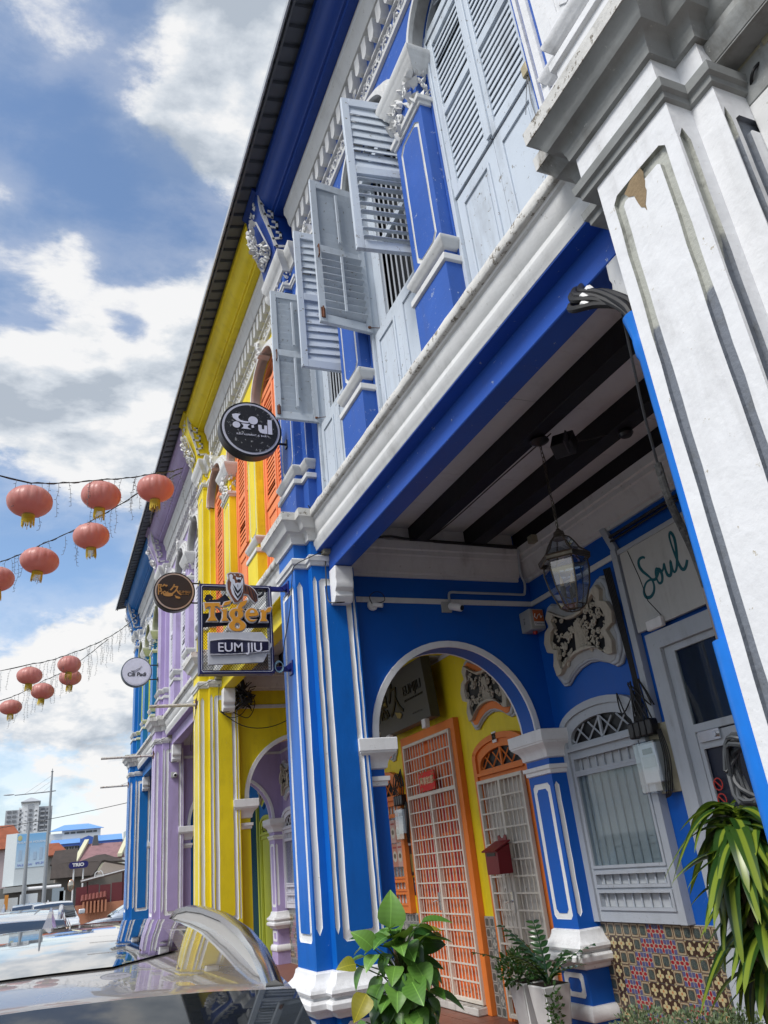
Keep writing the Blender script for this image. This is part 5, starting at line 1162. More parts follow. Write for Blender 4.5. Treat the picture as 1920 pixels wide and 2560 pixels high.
# ------------------------------------------------------------------ yellow house arcade contents
YC = 8.63
PMY = {'G': TG2, 'R': TC2, 'C': TC2}
gf_window(HY, 10.13, SHADEORANGE, plain('pale_curtain', (.50, .50, .48), .7)); FD = gf_window(HY, 7.04, SHADEORANGE, SHADEORANGE, door=True)
dado(HY, 9.40, 10.72, PMY); dado(HY, 7.585, 7.885, PMY, 3)
vent(HY, 10.13, 3.23, 1.03, .78, GREYTRIM, SHADEORANGE, seed=7, n=60); vent(HY, 7.08, 3.23, 1.03, .78, GREYTRIM, SHADEORANGE, seed=8, n=60)
dm = plain('cream_panelled_door', (.55, .52, .47), .6)
m = MB(); m.box(4.232, 4.25, 6.62, 7.46, .26, 2.30)
for i in range(2):
    for p, q in ((.40, .95), (1.05, 1.35), (1.5, 2.15)): m.slab((4.232, 0, 0), (0, 1, 0), (0, 0, 1), (-1, 0, 0), chrect(6.68 + i * .39, 6.99 + i * .39, p, q, .02), .008, 0, [chrect(6.705 + i * .39, 6.965 + i * .39, p + .03, q - .03, .02)])
m.build('door_leaf', dm, FD)
grille(HY, 6.60, 7.48, .24, 2.33, 4.17, CREAM, 9, 13, band=None)
f = MB(); f.slab((4.262, 0, 0), (0, 1, 0), (0, 0, 1), (-1, 0, 0), [(7.89, .2), (9.395, .2), (9.395, 3.07), (7.89, 3.07)], .07, 0, [[(7.99, .21), (9.295, .21), (9.295, 2.97), (7.99, 2.97)]]); F_ = f.build('door_frame', SHADEORANGE, HY, bevel=.004)
m = MB(); m.box(4.245, 4.255, 7.99, 9.295, .28, 2.97)
for i in range(4):
    y_ = 8.02 + i * .32
    for p, q in ((.36, .95), (1.05, 1.9), (2.0, 2.85)): m.slab((4.245, 0, 0), (0, 1, 0), (0, 0, 1), (-1, 0, 0), chrect(y_ + .03, y_ + .27, p, q, .02), .012, 0, [chrect(y_ + .06, y_ + .24, p + .03, q - .03, .02)])
m.build('door_leaf', paint('burnt_orange_door', (.72, .17, .04), .6, .15, .2, .2, 0, top=0), F_)
rr = random.Random(12)
for i in range(9): m = MB().box(4.236, 4.243, 8.05 + i * .13, 8.05 + i * .13 + .06, rr.uniform(1.2, 1.7), rr.uniform(1.9, 2.6)); m.build('red_scroll', plain('red_scroll_paper', (.45, .03, .02), .6), F_)
grille(HY, 7.985, 9.285, .285, 2.965, 4.18, CREAM, 15, 16, band=2.34)
MB().box(4.08, 4.262, 7.97, 9.32, .2, .275).build('threshold', paint('rough_threshold', (.50, .49, .46), .9, .15, .9, .7, .2, (.2, .19, .17), .8), HY, bevel=.012)
# EUMJIU board over the gate
E_ = empty('shop_signboard', (4.1, 8.88, 3.45), label='dark grey tilted board with gold brush characters and the name EUMJIU over the orange gate', cat='sign')
fl = lambda y, z, d: None
dgrey = plain('dark_grey_board', (.060, .062, .058), .45)
MB().prism([(4.15, 3.12), (4.03, 3.125), (3.98, 3.82), (4.10, 3.83)], 'y', 8.10, 9.62).build('board', dgrey, E_, bevel=.004)
m = MB(); m.box(4.10, 4.262, 8.12, 9.6, 3.815, 3.835); m.build('top_rail', GREYTRIM, E_)
tu, tv = Vector((0, -1, 0)), Vector((-.0715, 0, 1)).normalized(); tn = Vector((-1, 0, -.0715)).normalized()
ink = plain('black_raised_letters', (.01, .01, .01), .3); gld = plain('dull_gold_inlay', (.30, .24, .09), .4, .5)
text('隐久', .44, Vector((4.003, 9.20, 3.48)), tu, tv, tn, ink, E_, ext=.006); text('EUMJIU', .165, Vector((4.000, 8.46, 3.53)), tu, tv, tn, ink, E_, ext=.005, off=-.001); text('TASTE OF PENANG RESTAURANT', .036, Vector((4.008, 8.46, 3.42)), tu, tv, tn, ink, E_, ext=.002); text('RESTAURANT & BAR', .030, Vector((4.020, 8.42, 3.24)), tu, tv, tn, plain('dim_print', (.12, .12, .11), .5), E_)
m = MB(); m.slab((4.005, 9.3, 3.48), tu, tv, tn, circ(-.02, .03, .05, .03, 14), .008); m.slab((4.012, 9.0, 3.30), tu, tv, tn, [(-.03, .05), (.03, .03), (.12, .02), (.16, -.01), (.10, -.05), (.02, -.03)], .01); m.build('gold_inlay', gld, E_)
for yy in (9.32, 8.24):
    m = MB(); m.box(3.99, 4.05, yy - .05, yy + .05, 3.02, 3.12); m.build('spotlight', WHITEP, E_, bevel=.006)
# red new-year plaque
Q = empty('door_plaque', (4.16, 8.63, 2.48), label='small red plaque with four gold characters hung on the orange gate', cat='plaque')
MB().box(4.135, 4.15, 8.42, 8.84, 2.37, 2.58).build('board', REDP, Q, bevel=.002)
text('萬事如意', .092, (4.1345, 8.63, 2.475), (0, -1, 0), (0, 0, 1), (-1, 0, 0), plain('gilt_letters', (.62, .50, .30), .4), Q, off=.001)
m = MB(); foliage_mass(m, (4.1345, 8.80, 2.38), (0, -1, 0), (0, 0, 1), (-1, 0, 0), .06, .19, 8, 2, .03, .004); foliage_mass(m, (4.1345, 8.47, 2.38), (0, -1, 0), (0, 0, 1), (-1, 0, 0), .05, .19, 8, 3, .03, .004); m.build('gilt_corner', gld, Q)
Q = empty('house_number_plate', (4.2, 7.06, 2.72), label='small white plate with the number 14 over the orange fan window', cat='number plate')
MB().box(4.19, 4.2, 7.02, 7.10, 2.66, 2.765).build('plate', WHITEP, Q); text('14', .085, (4.1895, 7.06, 2.712), (0, -1, 0), (0, 0, 1), (-1, 0, 0), BLACK, Q, off=.002, sx=.7)
# menu posters
salmon = plain('salmon_poster', (.46, .20, .14), .5); pink = plain('pink_poster', (.50, .32, .28), .5)
Q = empty('menu_poster', (4.2, 10.0, 1.86), label='salmon menu posters with round dish photographs, inside the left orange window', cat='poster')
for r in range(2):
    for c in range(4):
        y0, z0 = 10.36 - c * .165, 1.87 - r * .28
        MB().box(4.203, 4.207, y0 - .16, y0, z0, z0 + .27).build('sheet', salmon if (r + c) % 2 else pink, Q)
        MB().slab((4.2025, y0 - .08, z0 + .12), (0, 1, 0), (0, 0, 1), (-1, 0, 0), circ(0, 0, .065, .065, 16), .001).build('dish', plain('dish_print', (.52, .48, .40), .4), Q)
        MB().slab((4.201, y0 - .08, z0 + .12), (0, 1, 0), (0, 0, 1), (-1, 0, 0), circ(0, .005, .038, .03, 10), .001).build('food', plain('food_print', (.12, .08, .04), .4), Q)
        MB().box(4.2005, 4.2025, y0 - .14, y0 - .03, z0 + .215, z0 + .235).build('caption', plain('caption_red', (.35, .05, .04), .5), Q)
for nm, lb, y0, y1, z0, z1, w1, w2 in (('drinks_poster', 'black drinks poster headed DRAUGHT beside the orange gate', 9.42, 9.63, 1.48, 1.88, 'DRAUGHT', (.20, .17, .05)), ('drinks_poster', 'smaller black drinks poster with blue and yellow glass below the larger one', 9.41, 9.56, 1.26, 1.46, 'BEER', (.04, .10, .25))):
    Q = empty(nm, (4.25, (y0 + y1) / 2, (z0 + z1) / 2), label=lb, cat='poster', group='black drinks posters')
    MB().box(4.245, 4.262, y0, y1, z0, z1).build('sheet', plain('black_print', (.02, .02, .025), .35), Q)
    text(w1, (y1 - y0) * .2, (4.2445, (y0 + y1) / 2, z1 - .05), (0, -1, 0), (0, 0, 1), (-1, 0, 0), WHITEP, Q, sx=.9)
    MB().slab((4.2445, 0, 0), (0, 1, 0), (0, 0, 1), (-1, 0, 0), [((y0 + y1) / 2 - .03, z0 + .04), ((y0 + y1) / 2 + .03, z0 + .04), ((y0 + y1) / 2 + .045, z0 + (z1 - z0) * .6), ((y0 + y1) / 2 - .045, z0 + (z1 - z0) * .6)], .002).build('glass_print', plain('print_' + w1.lower(), w2, .4), Q)
# mail box
Q = empty('mail_box', (4.1, 7.1, 1.6), label='dark red metal letter box with a sloping lid hung on the cream gate', cat='letter box')
redm = plain('letterbox_red', (.20, .012, .018), .4)
MB().prism([(4.135, 1.46), (3.99, 1.46), (3.99, 1.66), (4.135, 1.72)], 'y', 6.98, 7.22).build('body', redm, Q, bevel=.004)
MB().prism([(4.14, 1.735), (3.965, 1.655), (3.96, 1.668), (4.14, 1.75)], 'y', 6.965, 7.235).build('lid', redm, Q, bevel=.002)
MB().slab((4.14, 0, 0), (0, 1, 0), (0, 0, 1), (-1, 0, 0), [(7.02, 1.72), (7.18, 1.72), (7.18, 1.79), (7.15, 1.80), (7.12, 1.77), (7.08, 1.77), (7.05, 1.80), (7.02, 1.79)], .006).build('hanger', redm, Q)
MB().box(3.985, 3.9895, 7.02, 7.18, 1.62, 1.645).build('slot', BLACK, Q)
# cable knot at the yellow pillar, loops of wire
m = MB(); rr = random.Random(4)
for i in range(26):
    p = [Vector((2.36 + rr.uniform(-.06, .22), CY - .45 + rr.uniform(-.15, .12), 4.0 - j * .07 + rr.uniform(-.08, .08))) for j in range(4)]; m.tube(smooth3(p) if False else p, rr.choice((.005, .008, .012)), 5)
m.tube([(2.33, CY - .55, 4.3), (2.42, CY - .5, 4.05), (2.42, CY - .46, 3.8)], .03, 6)
m.build('cable_knot', CABLE, HY)
def smooth3(pts, k=5):
    o = []; pts = [Vector(p) for p in pts]; L_ = len(pts)
    for i in range(L_ - 1):
        p0, p1, p2, p3 = [pts[max(0, min(L_ - 1, i + j))] for j in (-1, 0, 1, 2)]
        for s_ in range(k):
            t = s_ / k; o.append(.5 * ((2 * p1) + (-p0 + p2) * t + (2 * p0 - 5 * p1 + 4 * p2 - p3) * t * t + (-p0 + 3 * p1 - 3 * p2 + p3) * t ** 3))
    o.append(pts[-1]); return o
m = MB(); m.tube(smooth3([(2.13, CY - .42, 3.72), (2.25, CY - .45, 3.62), (2.4, CY - .42, 3.66), (2.5, CY - .4, 3.78)]), .005, 4); m.tube(smooth3([(2.12, CY - .45, 3.70), (2.4, CY - .5, 3.50), (2.75, CY - .4, 3.48), (3.1, CY - .3, 3.6), (3.3, CY - .25, 3.78)]), .006, 4); m.tube(smooth3([(2.3, CY - .4, 3.7), (2.5, CY - .4, 3.62), (2.6, CY - .4, 3.8), (2.55, CY - .4, 3.95)]), .006, 4); m.build('loose_wire', CABLE, HY)
def jbox(p, H, lab): 
    Q = empty('junction_box', p, label=lab, cat='junction box', group='grey boxes beside the pillar capitals')
    MB().box(p[0] - .055, p[0] + .055, p[1] - .075, p[1] + .01, p[2] - .055, p[2] + .055).build('housing', BEIGEB, Q, bevel=.008)
    MB().box(p[0] - .05, p[0] + .05, p[1] - .079, p[1] - .0755, p[2] - .05, p[2] + .05).build('lid', BEIGEB, Q, bevel=.003); return Q
jbox((2.15, CB - .345, 4.205), HB, 'grey electrical box beside the blue pillar capital'); jbox((2.12, CY - .345, 4.205), HY, 'grey electrical box beside the yellow pillar capital'); jbox((2.15, CL_ - .345, 4.19), HL, 'grey electrical box beside the lilac pillar capital')
for c, H_ in ((CB, HB), (CY, HY), (CL_, HL)):
    m = MB(); m.tube(smooth3([(1.96, c - .48, 4.56), (2.04, c - .47, 4.44), (2.09, c - .43, 4.34), (2.10, c - .40, 4.25), (2.11, c - .38, 4.18)]), .005, 5); m.tube(smooth3([(2.13, c - .36, 4.16), (2.12, c - .36, 4.0), (2.12, c - .362, 3.75), (2.16, c - .42, 3.70), (2.28, c - .42, 3.72), (2.30, c - .36, 3.80)]), .006, 5)
    m.tube(smooth3([(2.09, c - .38, 4.17), (1.99, c - .39, 4.12), (1.86, c - .30, 4.06), (1.84, c - .28, 3.95), (1.82, c - .28, 3.75), (1.80, c - .25, 3.6), (1.79, c - .1, 3.4), (1.80, c, 3.28)]), .004, 5)
    m.build('surface_wire', CABLE, H_)
# rods sticking out of the pillars
for c, x0, lab in ((CY, 1.25, 'rusty white pipe stub sticking out from the yellow pillar'), (CL_, .95, 'long white pipe sticking out from the lilac pillar'), (C2, 1.25, 'grey pipe sticking out from the far blue pillar')):
    Q = empty('flag_pole', (1.88, c, 3.88), label=lab, cat='pipe', group='pipes sticking out from the pillars')
    MB().tube([(1.88, c, 3.89), (x0, c, 3.88)], .022, 10).build('pipe', paint('rusted_white_pipe', (.55, .53, .50), .6, .1, .2, 0, .7, (.25, .11, .06), 0), Q)
    MB().tube([(1.88, c - .02, 3.96), (1.70, c - .0, 3.905)], .006, 5).build('brace_wire', SILVER, Q); MB().box(1.868, 1.8795, c - .05, c + .05, 3.84, 3.97).build('flange', RUST, Q)

# blue service pipe, cables, lamp box on the white pillar
Q = empty('service_pipe', (2.11, 1.94, .2), label='bright blue service pipe with thick black cables spilling from its top, behind the white pillar', cat='pipe')
bp_ = plain('bright_blue_pvc', (.0, .17, .66), .35)
MB().tube([(2.12, 1.925, .2), (2.12, 1.925, 2.26)], .058, 20).build('lower_sleeve', bp_, Q)
MB().tube([(2.12, 1.922, 2.2), (2.12, 1.922, 3.42), (2.12, 1.922, 3.44), (2.12, 1.922, 3.50), (2.12, 1.922, 3.52), (2.12, 1.922, 3.60), (2.12, 1.922, 3.62)], [.038, .038, .046, .046, .044, .056, .060], 20).build('riser', bp_, Q)
cb = MB(); ends = [(2.03, 2.18, 3.84), (2.04, 2.17, 3.89), (2.07, 2.18, 3.93), (2.10, 2.17, 3.95), (2.13, 2.17, 3.95)]
for i, e_ in enumerate(ends):
    a = i * 1.05; p0 = Vector((2.12 + .03 * math.cos(a), 1.922 + .03 * math.sin(a), 3.55)); e_ = Vector(e_)
    MB().tube(smooth3([p0, p0 + Vector((0, .01, .12)), p0.lerp(e_, .55) + Vector((0, 0, .08)), e_, e_ + Vector((.10, .08, .12)), Vector((2.36, 2.32, 4.06)), Vector((2.44, 2.4, 4.25))]), .0165, 8).build('cable', CABLE, Q)
    if i in (0, 1, 3): q = p0.lerp(e_, .78) + Vector((0, 0, .05)); MB().tube([q - (e_ - p0).normalized() * .018, q + (e_ - p0).normalized() * .018], .0195, 8).build('marker_band', WHITEP, Q)
MB().tube(smooth3([(2.16, 2.02, 3.9), (2.17, 2.05, 3.6), (2.2, 2.10, 3.3), (2.25, 2.15, 3.05)]), .006, 5).build('thin_cable', CABLE, Q)
MB().tube(smooth3([(2.25, 2.15, 3.07), (2.27, 2.16, 2.9), (2.36, 2.2, 2.72), (2.40, 2.22, 2.55)]), [.016] * 16, 8).build('foam_sleeve', plain('foam_black', (.03, .03, .03), .9, bump=1.0, var=.5), Q)
MB().tube([(2.40, 2.22, 2.56), (2.42, 2.24, .3)], .018, 8).build('grey_conduit', plain('brown_grey_conduit', (.10, .085, .08), .5), Q)
m = MB(); rr = random.Random(9)
for i in range(9): m.tube(smooth3([(2.62 + rr.uniform(-.05, .05), 2.45 + .1 * math.cos(t), 1.88 + .12 * math.sin(t) + rr.uniform(-.03, .03)) for t in [k * .9 for k in range(8)]], 3), .010, 6)
m.build('cable_coil', plain('grey_cable', (.05, .055, .06), .5), Q)
MB().box(2.10, 2.16, 1.892, 1.91, 3.8, 4.20).build('blue_edge_board', bp_, Q)
Q = empty('junction_box', (2.18, 1.2, 4.25), label='large dirty beige junction box under the sooty cornice of the white pillar', cat='junction box')
MB().box(2.155, 2.33, 1.085, 1.205, 4.165, 4.275).build('housing', BEIGEB, Q, bevel=.01); MB().box(2.15, 2.335, 1.05, 1.084, 4.16, 4.28).build('lid', BEIGEB, Q, bevel=.006)
m = MB(); m.tube(smooth3([(2.12, 1.12, 4.44), (2.10, 1.10, 4.34), (2.13, 1.05, 4.24), (2.22, 1.03, 4.18), (2.32, 1.04, 4.10), (2.38, 1.06, 3.8)]), .007, 6); m.tube(smooth3([(2.2, 1.1, 4.16), (2.14, 1.14, 4.10), (2.18, 1.19, 4.06), (2.22, 1.195, 3.9), (2.36, 1.1, 3.55)]), .006, 6); m.build('cable', CABLE, Q)
# lilac and far blue ground floors
gf_window(HL, 14.7, LILACW, LILACW); gf_window(HL, 11.78, LILACW, LILACW); vent(HL, 14.7, 3.25, 1.0, .76, LILACW, GREYTRIM, seed=11, n=40); vent(HL, 11.8, 3.25, 1.0, .76, LILACW, GREYTRIM, seed=12, n=40)
PML = {'G': TG2, 'R': TP, 'C': TC}; dado(HL, 14.0, 15.33, PML); dado(HL, 11.2, 12.4, PML)
f = MB(); f.slab((4.262, 0, 0), (0, 1, 0), (0, 0, 1), (-1, 0, 0), [(12.55, .2), (13.95, .2), (13.95, 3.05), (12.55, 3.05)], .06, 0, [[(12.67, .21), (13.83, .21), (13.83, 2.93), (12.67, 2.93)]]); F_ = f.build('door_frame', LILACW, HL, bevel=.004); MB().box(4.25, 4.261, 12.67, 13.83, .21, 2.93).build('glass_door', plain('dim_shop_glass', (.02, .03, .03), .08), F_)
gf_window(H2, 16.45, LIMEW, LIMEW, door=True); gf_window(H2, 19.35, LIMEW, LIMEW)
MB().box(4.225, 4.258, 16.04, 16.86, .22, 2.30).build('lime_door', LIMEW, H2)
f = MB(); f.slab((4.262, 0, 0), (0, 1, 0), (0, 0, 1), (-1, 0, 0), [(17.2, .2), (18.6, .2), (18.6, 3.05), (17.2, 3.05)], .06, 0, [[(17.28, .21), (18.52, .21), (18.52, 2.97), (17.28, 2.97)]]); F_ = f.build('door_frame', LIMEW, H2, bevel=.004); MB().box(4.25, 4.261, 17.28, 18.52, .21, 2.97).build('glass_door', plain('green_shop_glass', (.03, .06, .03), .06), F_)
vent(H2, 16.45, 3.25, 1.0, .76, BLUE2, LIMEW, seed=13, n=20)

# ------------------------------------------------------------------ plants
def leafmat(name, c1, c2, stripe=None, rough=.35):
    m, t, b = newmat(name); co = nd(t, 'ShaderNodeTexCoord'); s = nd(t, 'ShaderNodeSeparateXYZ'); t.links.new(co.outputs['Object'], s.inputs[0])
    oi = nd(t, 'ShaderNodeObjectInfo'); col = mixc(t, oi.outputs['Random'], c1, c2)
    ab = nd(t, 'ShaderNodeMath', operation='ABSOLUTE'); t.links.new(s.outputs[1], ab.inputs[0])
    if stripe:
        col = mixc(t, ramp(t, ab.outputs[0], stripe[1] * .7, stripe[1], 1, 0), col, stripe[0])
    else:
        v = nd(t, 'ShaderNodeTexWave'); v.inputs['Scale'].default_value = 14; v.inputs['Distortion'].default_value = 1.5; t.links.new(co.outputs['Object'], v.inputs[0])
        col = mixc(t, mul(t, v.outputs['Fac'], .10), col, tuple(min(1, c * 1.8) for c in c2))
        col = mixc(t, ramp(t, ab.outputs[0], .0015, .003, .5, 0), col, tuple(min(1, c * 2.2) for c in c2))
    t.links.new(col, b.inputs['Base Color']); b.inputs['Roughness'].default_value = rough
    tr = nd(t, 'ShaderNodeBsdfTranslucent'); t.links.new(mixc(t, .5, col, (.25, .4, .03)), tr.inputs[0]); mx_ = nd(t, 'ShaderNodeMixShader'); mx_.inputs[0].default_value = .22
    t.links.new(b.outputs[0], mx_.inputs[1]); t.links.new(tr.outputs[0], mx_.inputs[2]); t.links.new(mx_.outputs[0], t.nodes['Material Output'].inputs[0]); return m
def leafgrid(L_, W_, shape, droop, fold, n=8, twist=0):
    """blade along +x, width in y, bending down in z"""
    v = []; f = []
    for i in range(n + 1):
        t = i / n; w_ = max(shape(t) * W_, .0008); x = L_ * (t - droop * t * t * .25); z = -droop * L_ * t * t * .55
        for j in (-1, -.5, 0, .5, 1):
            a = twist * t * j; v.append((x, w_ * j, z + fold * abs(j) * w_ + a * w_))
    for i in range(n):
        for j in range(4): a = i * 5 + j; f.append((a, a + 1, a + 6, a + 5))
    return v, f
def orient(p, dx, up=(0, 0, 1), sc=1.0):
    dx = Vector(dx).normalized(); y = Vector(up).cross(dx)
    if y.length < 1e-3: y = Vector((0, 1, 0)).cross(dx)
    y.normalize(); z = dx.cross(y); M_ = Matrix((dx * sc, y * sc, z * sc)).transposed().to_4x4(); M_.translation = Vector(p); return M_
rr = random.Random(21)
heart = lambda t: (math.sin(math.pi * min(1, t * 1.0) ** .62) ** .85) * (1 - .15 * t)
PG = leafmat('pothos_leaf_green', (.06, .17, .025), (.16, .32, .06)); PGd = leafmat('pothos_leaf_deep', (.014, .055, .012), (.03, .10, .02)); PGy = leafmat('pothos_leaf_yellowing', (.22, .25, .03), (.34, .30, .03))
P_ = empty('pothos_plant', (1.92, 4.62, .2), label='potted pothos with big heart shaped leaves beside the blue pillar foot', cat='potted plant')
MB().lathe([(.13, 0), (.15, .02), (.19, .52), (.20, .54), (.20, .58), (.17, .58), (.16, .54)], (1.92, 4.62, .2), 28).build('pot', WHITEP, P_)
MB().lathe([(.155, 0), (.155, .02)], (1.92, 4.62, .72), 20).build('soil', plain('potting_soil', (.03, .02, .015), .9, bump=1), P_)
MB().tube([(1.94, 4.66, .7), (1.94, 4.66, 1.28)], .035, 10).build('moss_pole', plain('coir_pole', (.10, .06, .03), .95, bump=1, var=.4), P_)
protos = {}
stem = MB()
for i in range(120):
    zc = .60 + .74 * (i / 120) ** .9; a = rr.uniform(-math.pi, math.pi) if rr.random() < .35 else rr.gauss(-2.0, .9); r = rr.uniform(.07, .22) * (1.15 - .35 * (zc - .6))
    c = Vector((1.93 + r * math.cos(a), 4.64 + r * math.sin(a), zc + rr.uniform(-.05, .05))); out_d = Vector((math.cos(a), math.sin(a), rr.uniform(-1.1, -.1) if zc < 1.2 else rr.uniform(-.3, .9)))
    k = rr.choice((0, 1, 2)); mt_ = rr.choices((PG, PGd, PGy), (.72, .22, .06))[0]; key = (k, mt_.name)
    if key not in protos:
        v, f = leafgrid(.20, .078, heart, .35 + .25 * k, .25, 8, (.3, -.3, .15)[k]); o = MB().add(v, f).build('leaf', mt_, P_, smooth=80); protos[key] = o
    else: o = dupmesh(protos[key], 'leaf', P_)
    o.matrix_basis = orient(c, out_d, (rr.uniform(-.4, .2) - .5 * math.cos(a) * -1, rr.uniform(-.4, .2) + .5 * math.sin(a) , 1), rr.uniform(.55, .98))
    stem.tube([c, c.lerp(Vector((1.93, 4.64, zc - .12)), .5) + Vector((0, 0, .02)), Vector((1.93, 4.64, zc - .15))], .0035, 4)
for c, d, mt_, s_ in (((1.62, 4.52, 1.20), (-1, -.2, .08), PGy, .62), ((1.66, 4.5, 1.06), (-.7, -.3, -.8), PGy, .8), ((1.86, 4.58, 1.34), (.15, -.2, 1), PG, 1.1), ((1.74, 4.56, 1.26), (-.6, 0, .7), PG, .8), ((2.0, 4.6, 1.24), (1, -.2, .1), PGd, 1.2)):
    key = (1, mt_.name)
    if key not in protos:
        v, f = leafgrid(.20, .078, heart, .5, .25, 8, .2); o = MB().add(v, f).build('leaf', mt_, P_, smooth=80); protos[key] = o
    else: o = dupmesh(protos[key], 'leaf', P_)
    o.matrix_basis = orient(c, d, (0, -.8, .6), s_); stem.tube([c, (1.93, 4.64, c[2] - .15)], .0035, 4)
stem.build('stem', plain('green_stem', (.07, .13, .03), .5), P_)
strap = lambda t: (min(1, t * 5) ** .7) * (1 - t ** 3) ** .8
DG = leafmat('dracaena_leaf', (.012, .045, .010), (.035, .085, .015), ((.20, .27, .03), .014), .3)
P_ = empty('dracaena_plant', (3.32, 3.38, .2), label='tall dracaena with long yellow striped drooping leaves in front of the grey door', cat='potted plant')
MB().lathe([(.15, 0), (.17, .02), (.20, .34), (.21, .36), (.18, .36)], (3.32, 3.38, .2), 24).build('pot', plain('dark_pot', (.05, .05, .055), .5), P_)
m = MB(); m.tube([(3.32, 3.38, .5), (3.30, 3.36, 1.1), (3.33, 3.36, 1.65)], [.03, .025, .02], 8); m.tube([(3.36, 3.40, .5), (3.42, 3.36, 1.0), (3.44, 3.34, 1.35)], [.025, .02, .018], 8); m.build('cane', plain('cane_bark', (.14, .11, .07), .8, bump=.6), P_)
dp = []
for i in range(270):
    top = rr.choice(((3.38, 3.36, 1.66), (3.34, 3.36, 1.42), (3.54, 3.34, 1.55), (3.38, 3.36, 1.1), (3.48, 3.3, 1.3))); a = rr.uniform(0, 2 * math.pi); up_ = rr.uniform(-.1, .95)
    k = i % 4
    if len(dp) <= k:
        v, f = leafgrid(.35, .044, strap, (1.5, 1.9, 1.2, 2.2)[k], .35, 12, (.2, -.3, .5, 0)[k]); o = MB().add(v, f).build('leaf', DG, P_, smooth=80); dp.append(o)
    else: o = dupmesh(dp[k], 'leaf', P_)
    o.matrix_basis = orient(Vector(top) + Vector((rr.uniform(-.02, .02), rr.uniform(-.02, .02), rr.uniform(-.16, .12))), (math.cos(a), math.sin(a), up_), (0, 0, 1), rr.uniform(.75, 1.2))
def tallpot(p, lab):
    Q = empty('planter', (p[0], p[1], .2), label=lab, cat='planter', group='tall white tapered planters'); x, y = p
    MB().stack(plan_rect(x - .07, x + .07, y - .07, y + .07), [(.2, 0), (.69, .050), (.70, .052)]).build('pot', plain('white_resin', (.58, .58, .57), .45), Q, bevel=.012)
    MB().box(x - .11, x + .11, y - .11, y + .11, .66, .703).build('soil', CACHE['potting_soil'], Q); return Q
P_ = tallpot((3.70, 6.28), 'tall white planter with small leaved bush, left of the pair by the arch')
def bushy(P, c, r, n, mat, size, seed, nm='foliage', flat=.8, stuff=True):
    rr = random.Random(seed); m = MB()
    for i in range(n):
        u_ = Vector((rr.gauss(0, 1), rr.gauss(0, 1), rr.gauss(0, 1))).normalized() * (rr.random() ** .45); p = Vector(c) + Vector((u_.x * r[0], u_.y * r[1], u_.z * r[2]))
        d = (u_ + Vector((rr.uniform(-.6, .6), rr.uniform(-.6, .6), rr.uniform(-.2, .7)))).normalized(); s = d.orthogonal().normalized(); s = (Matrix.Rotation(rr.uniform(0, 6.28), 3, d) @ s); L_ = size * rr.uniform(.6, 1.3)
        m.add([p, p + d * L_ * .5 + s * L_ * .3, p + d * L_, p + d * L_ * .5 - s * L_ * .3], [(0, 1, 2, 3)])
    return m.build(nm, mat, P, smooth=0, kind='stuff')
BG = leafmat('small_leaf_green', (.02, .07, .018), (.06, .13, .03)); GG = leafmat('sage_leaf', (.11, .16, .08), (.20, .25, .14), rough=.6)
bushy(P_, (3.64, 6.28, .79), (.19, .17, .14), 700, BG, .042, 5)
P_ = tallpot((3.70, 5.98), 'tall white planter with glossy dark zz plant, right of the pair by the arch')
ZD = leafmat('zz_leaf', (.008, .032, .012), (.02, .06, .02), rough=.2)
zp = None; pr = lambda t: math.sin(math.pi * t ** .8)
for i, (a, tl, L_) in enumerate([(2.2, .95, .62), (1.7, .8, .55), (2.8, .6, .60), (.2, .7, .5), (-.6, .75, .45), (3.6, .7, .5), (1.2, 1.1, .6), (-1.5, .6, .4)]):
    L_ *= .8; b0 = Vector((3.70, 5.98, .70)); d = Vector((math.cos(a) * (1.2 - tl), math.sin(a) * (1.2 - tl), tl)).normalized(); pts = [b0 + d * L_ * t + Vector((math.cos(a), math.sin(a), 0)) * .18 * t * t - Vector((0, 0, .08 * t * t)) for t in [k / 9 for k in range(10)]]
    st_ = MB().tube(pts, [.011 - .0009 * k for k in range(10)], 6).build('stalk', ZD, P_)
    for k in range(2, 10):
        t_ = (pts[min(9, k + 1)] - pts[k - 1]).normalized(); sd_ = t_.cross(Vector((math.cos(a), math.sin(a), .2))).normalized()
        for sg in (-1, 1):
            if zp is None: v, f = leafgrid(.085, .020, pr, .3, .3, 6); o = zp = MB().add(v, f).build('leaflet', ZD, st_, smooth=80)
            else: o = dupmesh(zp, 'leaflet', st_)
            o.matrix_basis = orient(pts[k], t_ * .7 + sd_ * sg, t_.cross(sd_) if t_.cross(sd_).z > 0 else -t_.cross(sd_), 1.15 - abs(k - 5) * .06)
bushy(P_, (3.64, 5.86, .56), (.05, .06, .2), 200, BG, .035, 8, 'trailing_ivy')
P_ = empty('shrub_box', (3.2, 4.1, .2), label='low planter of pale sage green shrubs along the bottom right, before the tiled wall', cat='potted plant')
MB().box(2.78, 3.85, 3.88, 4.22, .2, .52).build('trough', CONC, P_, bevel=.01)
bushy(P_, (3.02, 4.02, .66), (.22, .18, .19), 2600, GG, .022, 15); bushy(P_, (3.38, 4.05, .62), (.22, .18, .16), 2200, GG, .022, 16); bushy(P_, (3.68, 4.05, .62), (.16, .16, .12), 1200, GG, .022, 17)

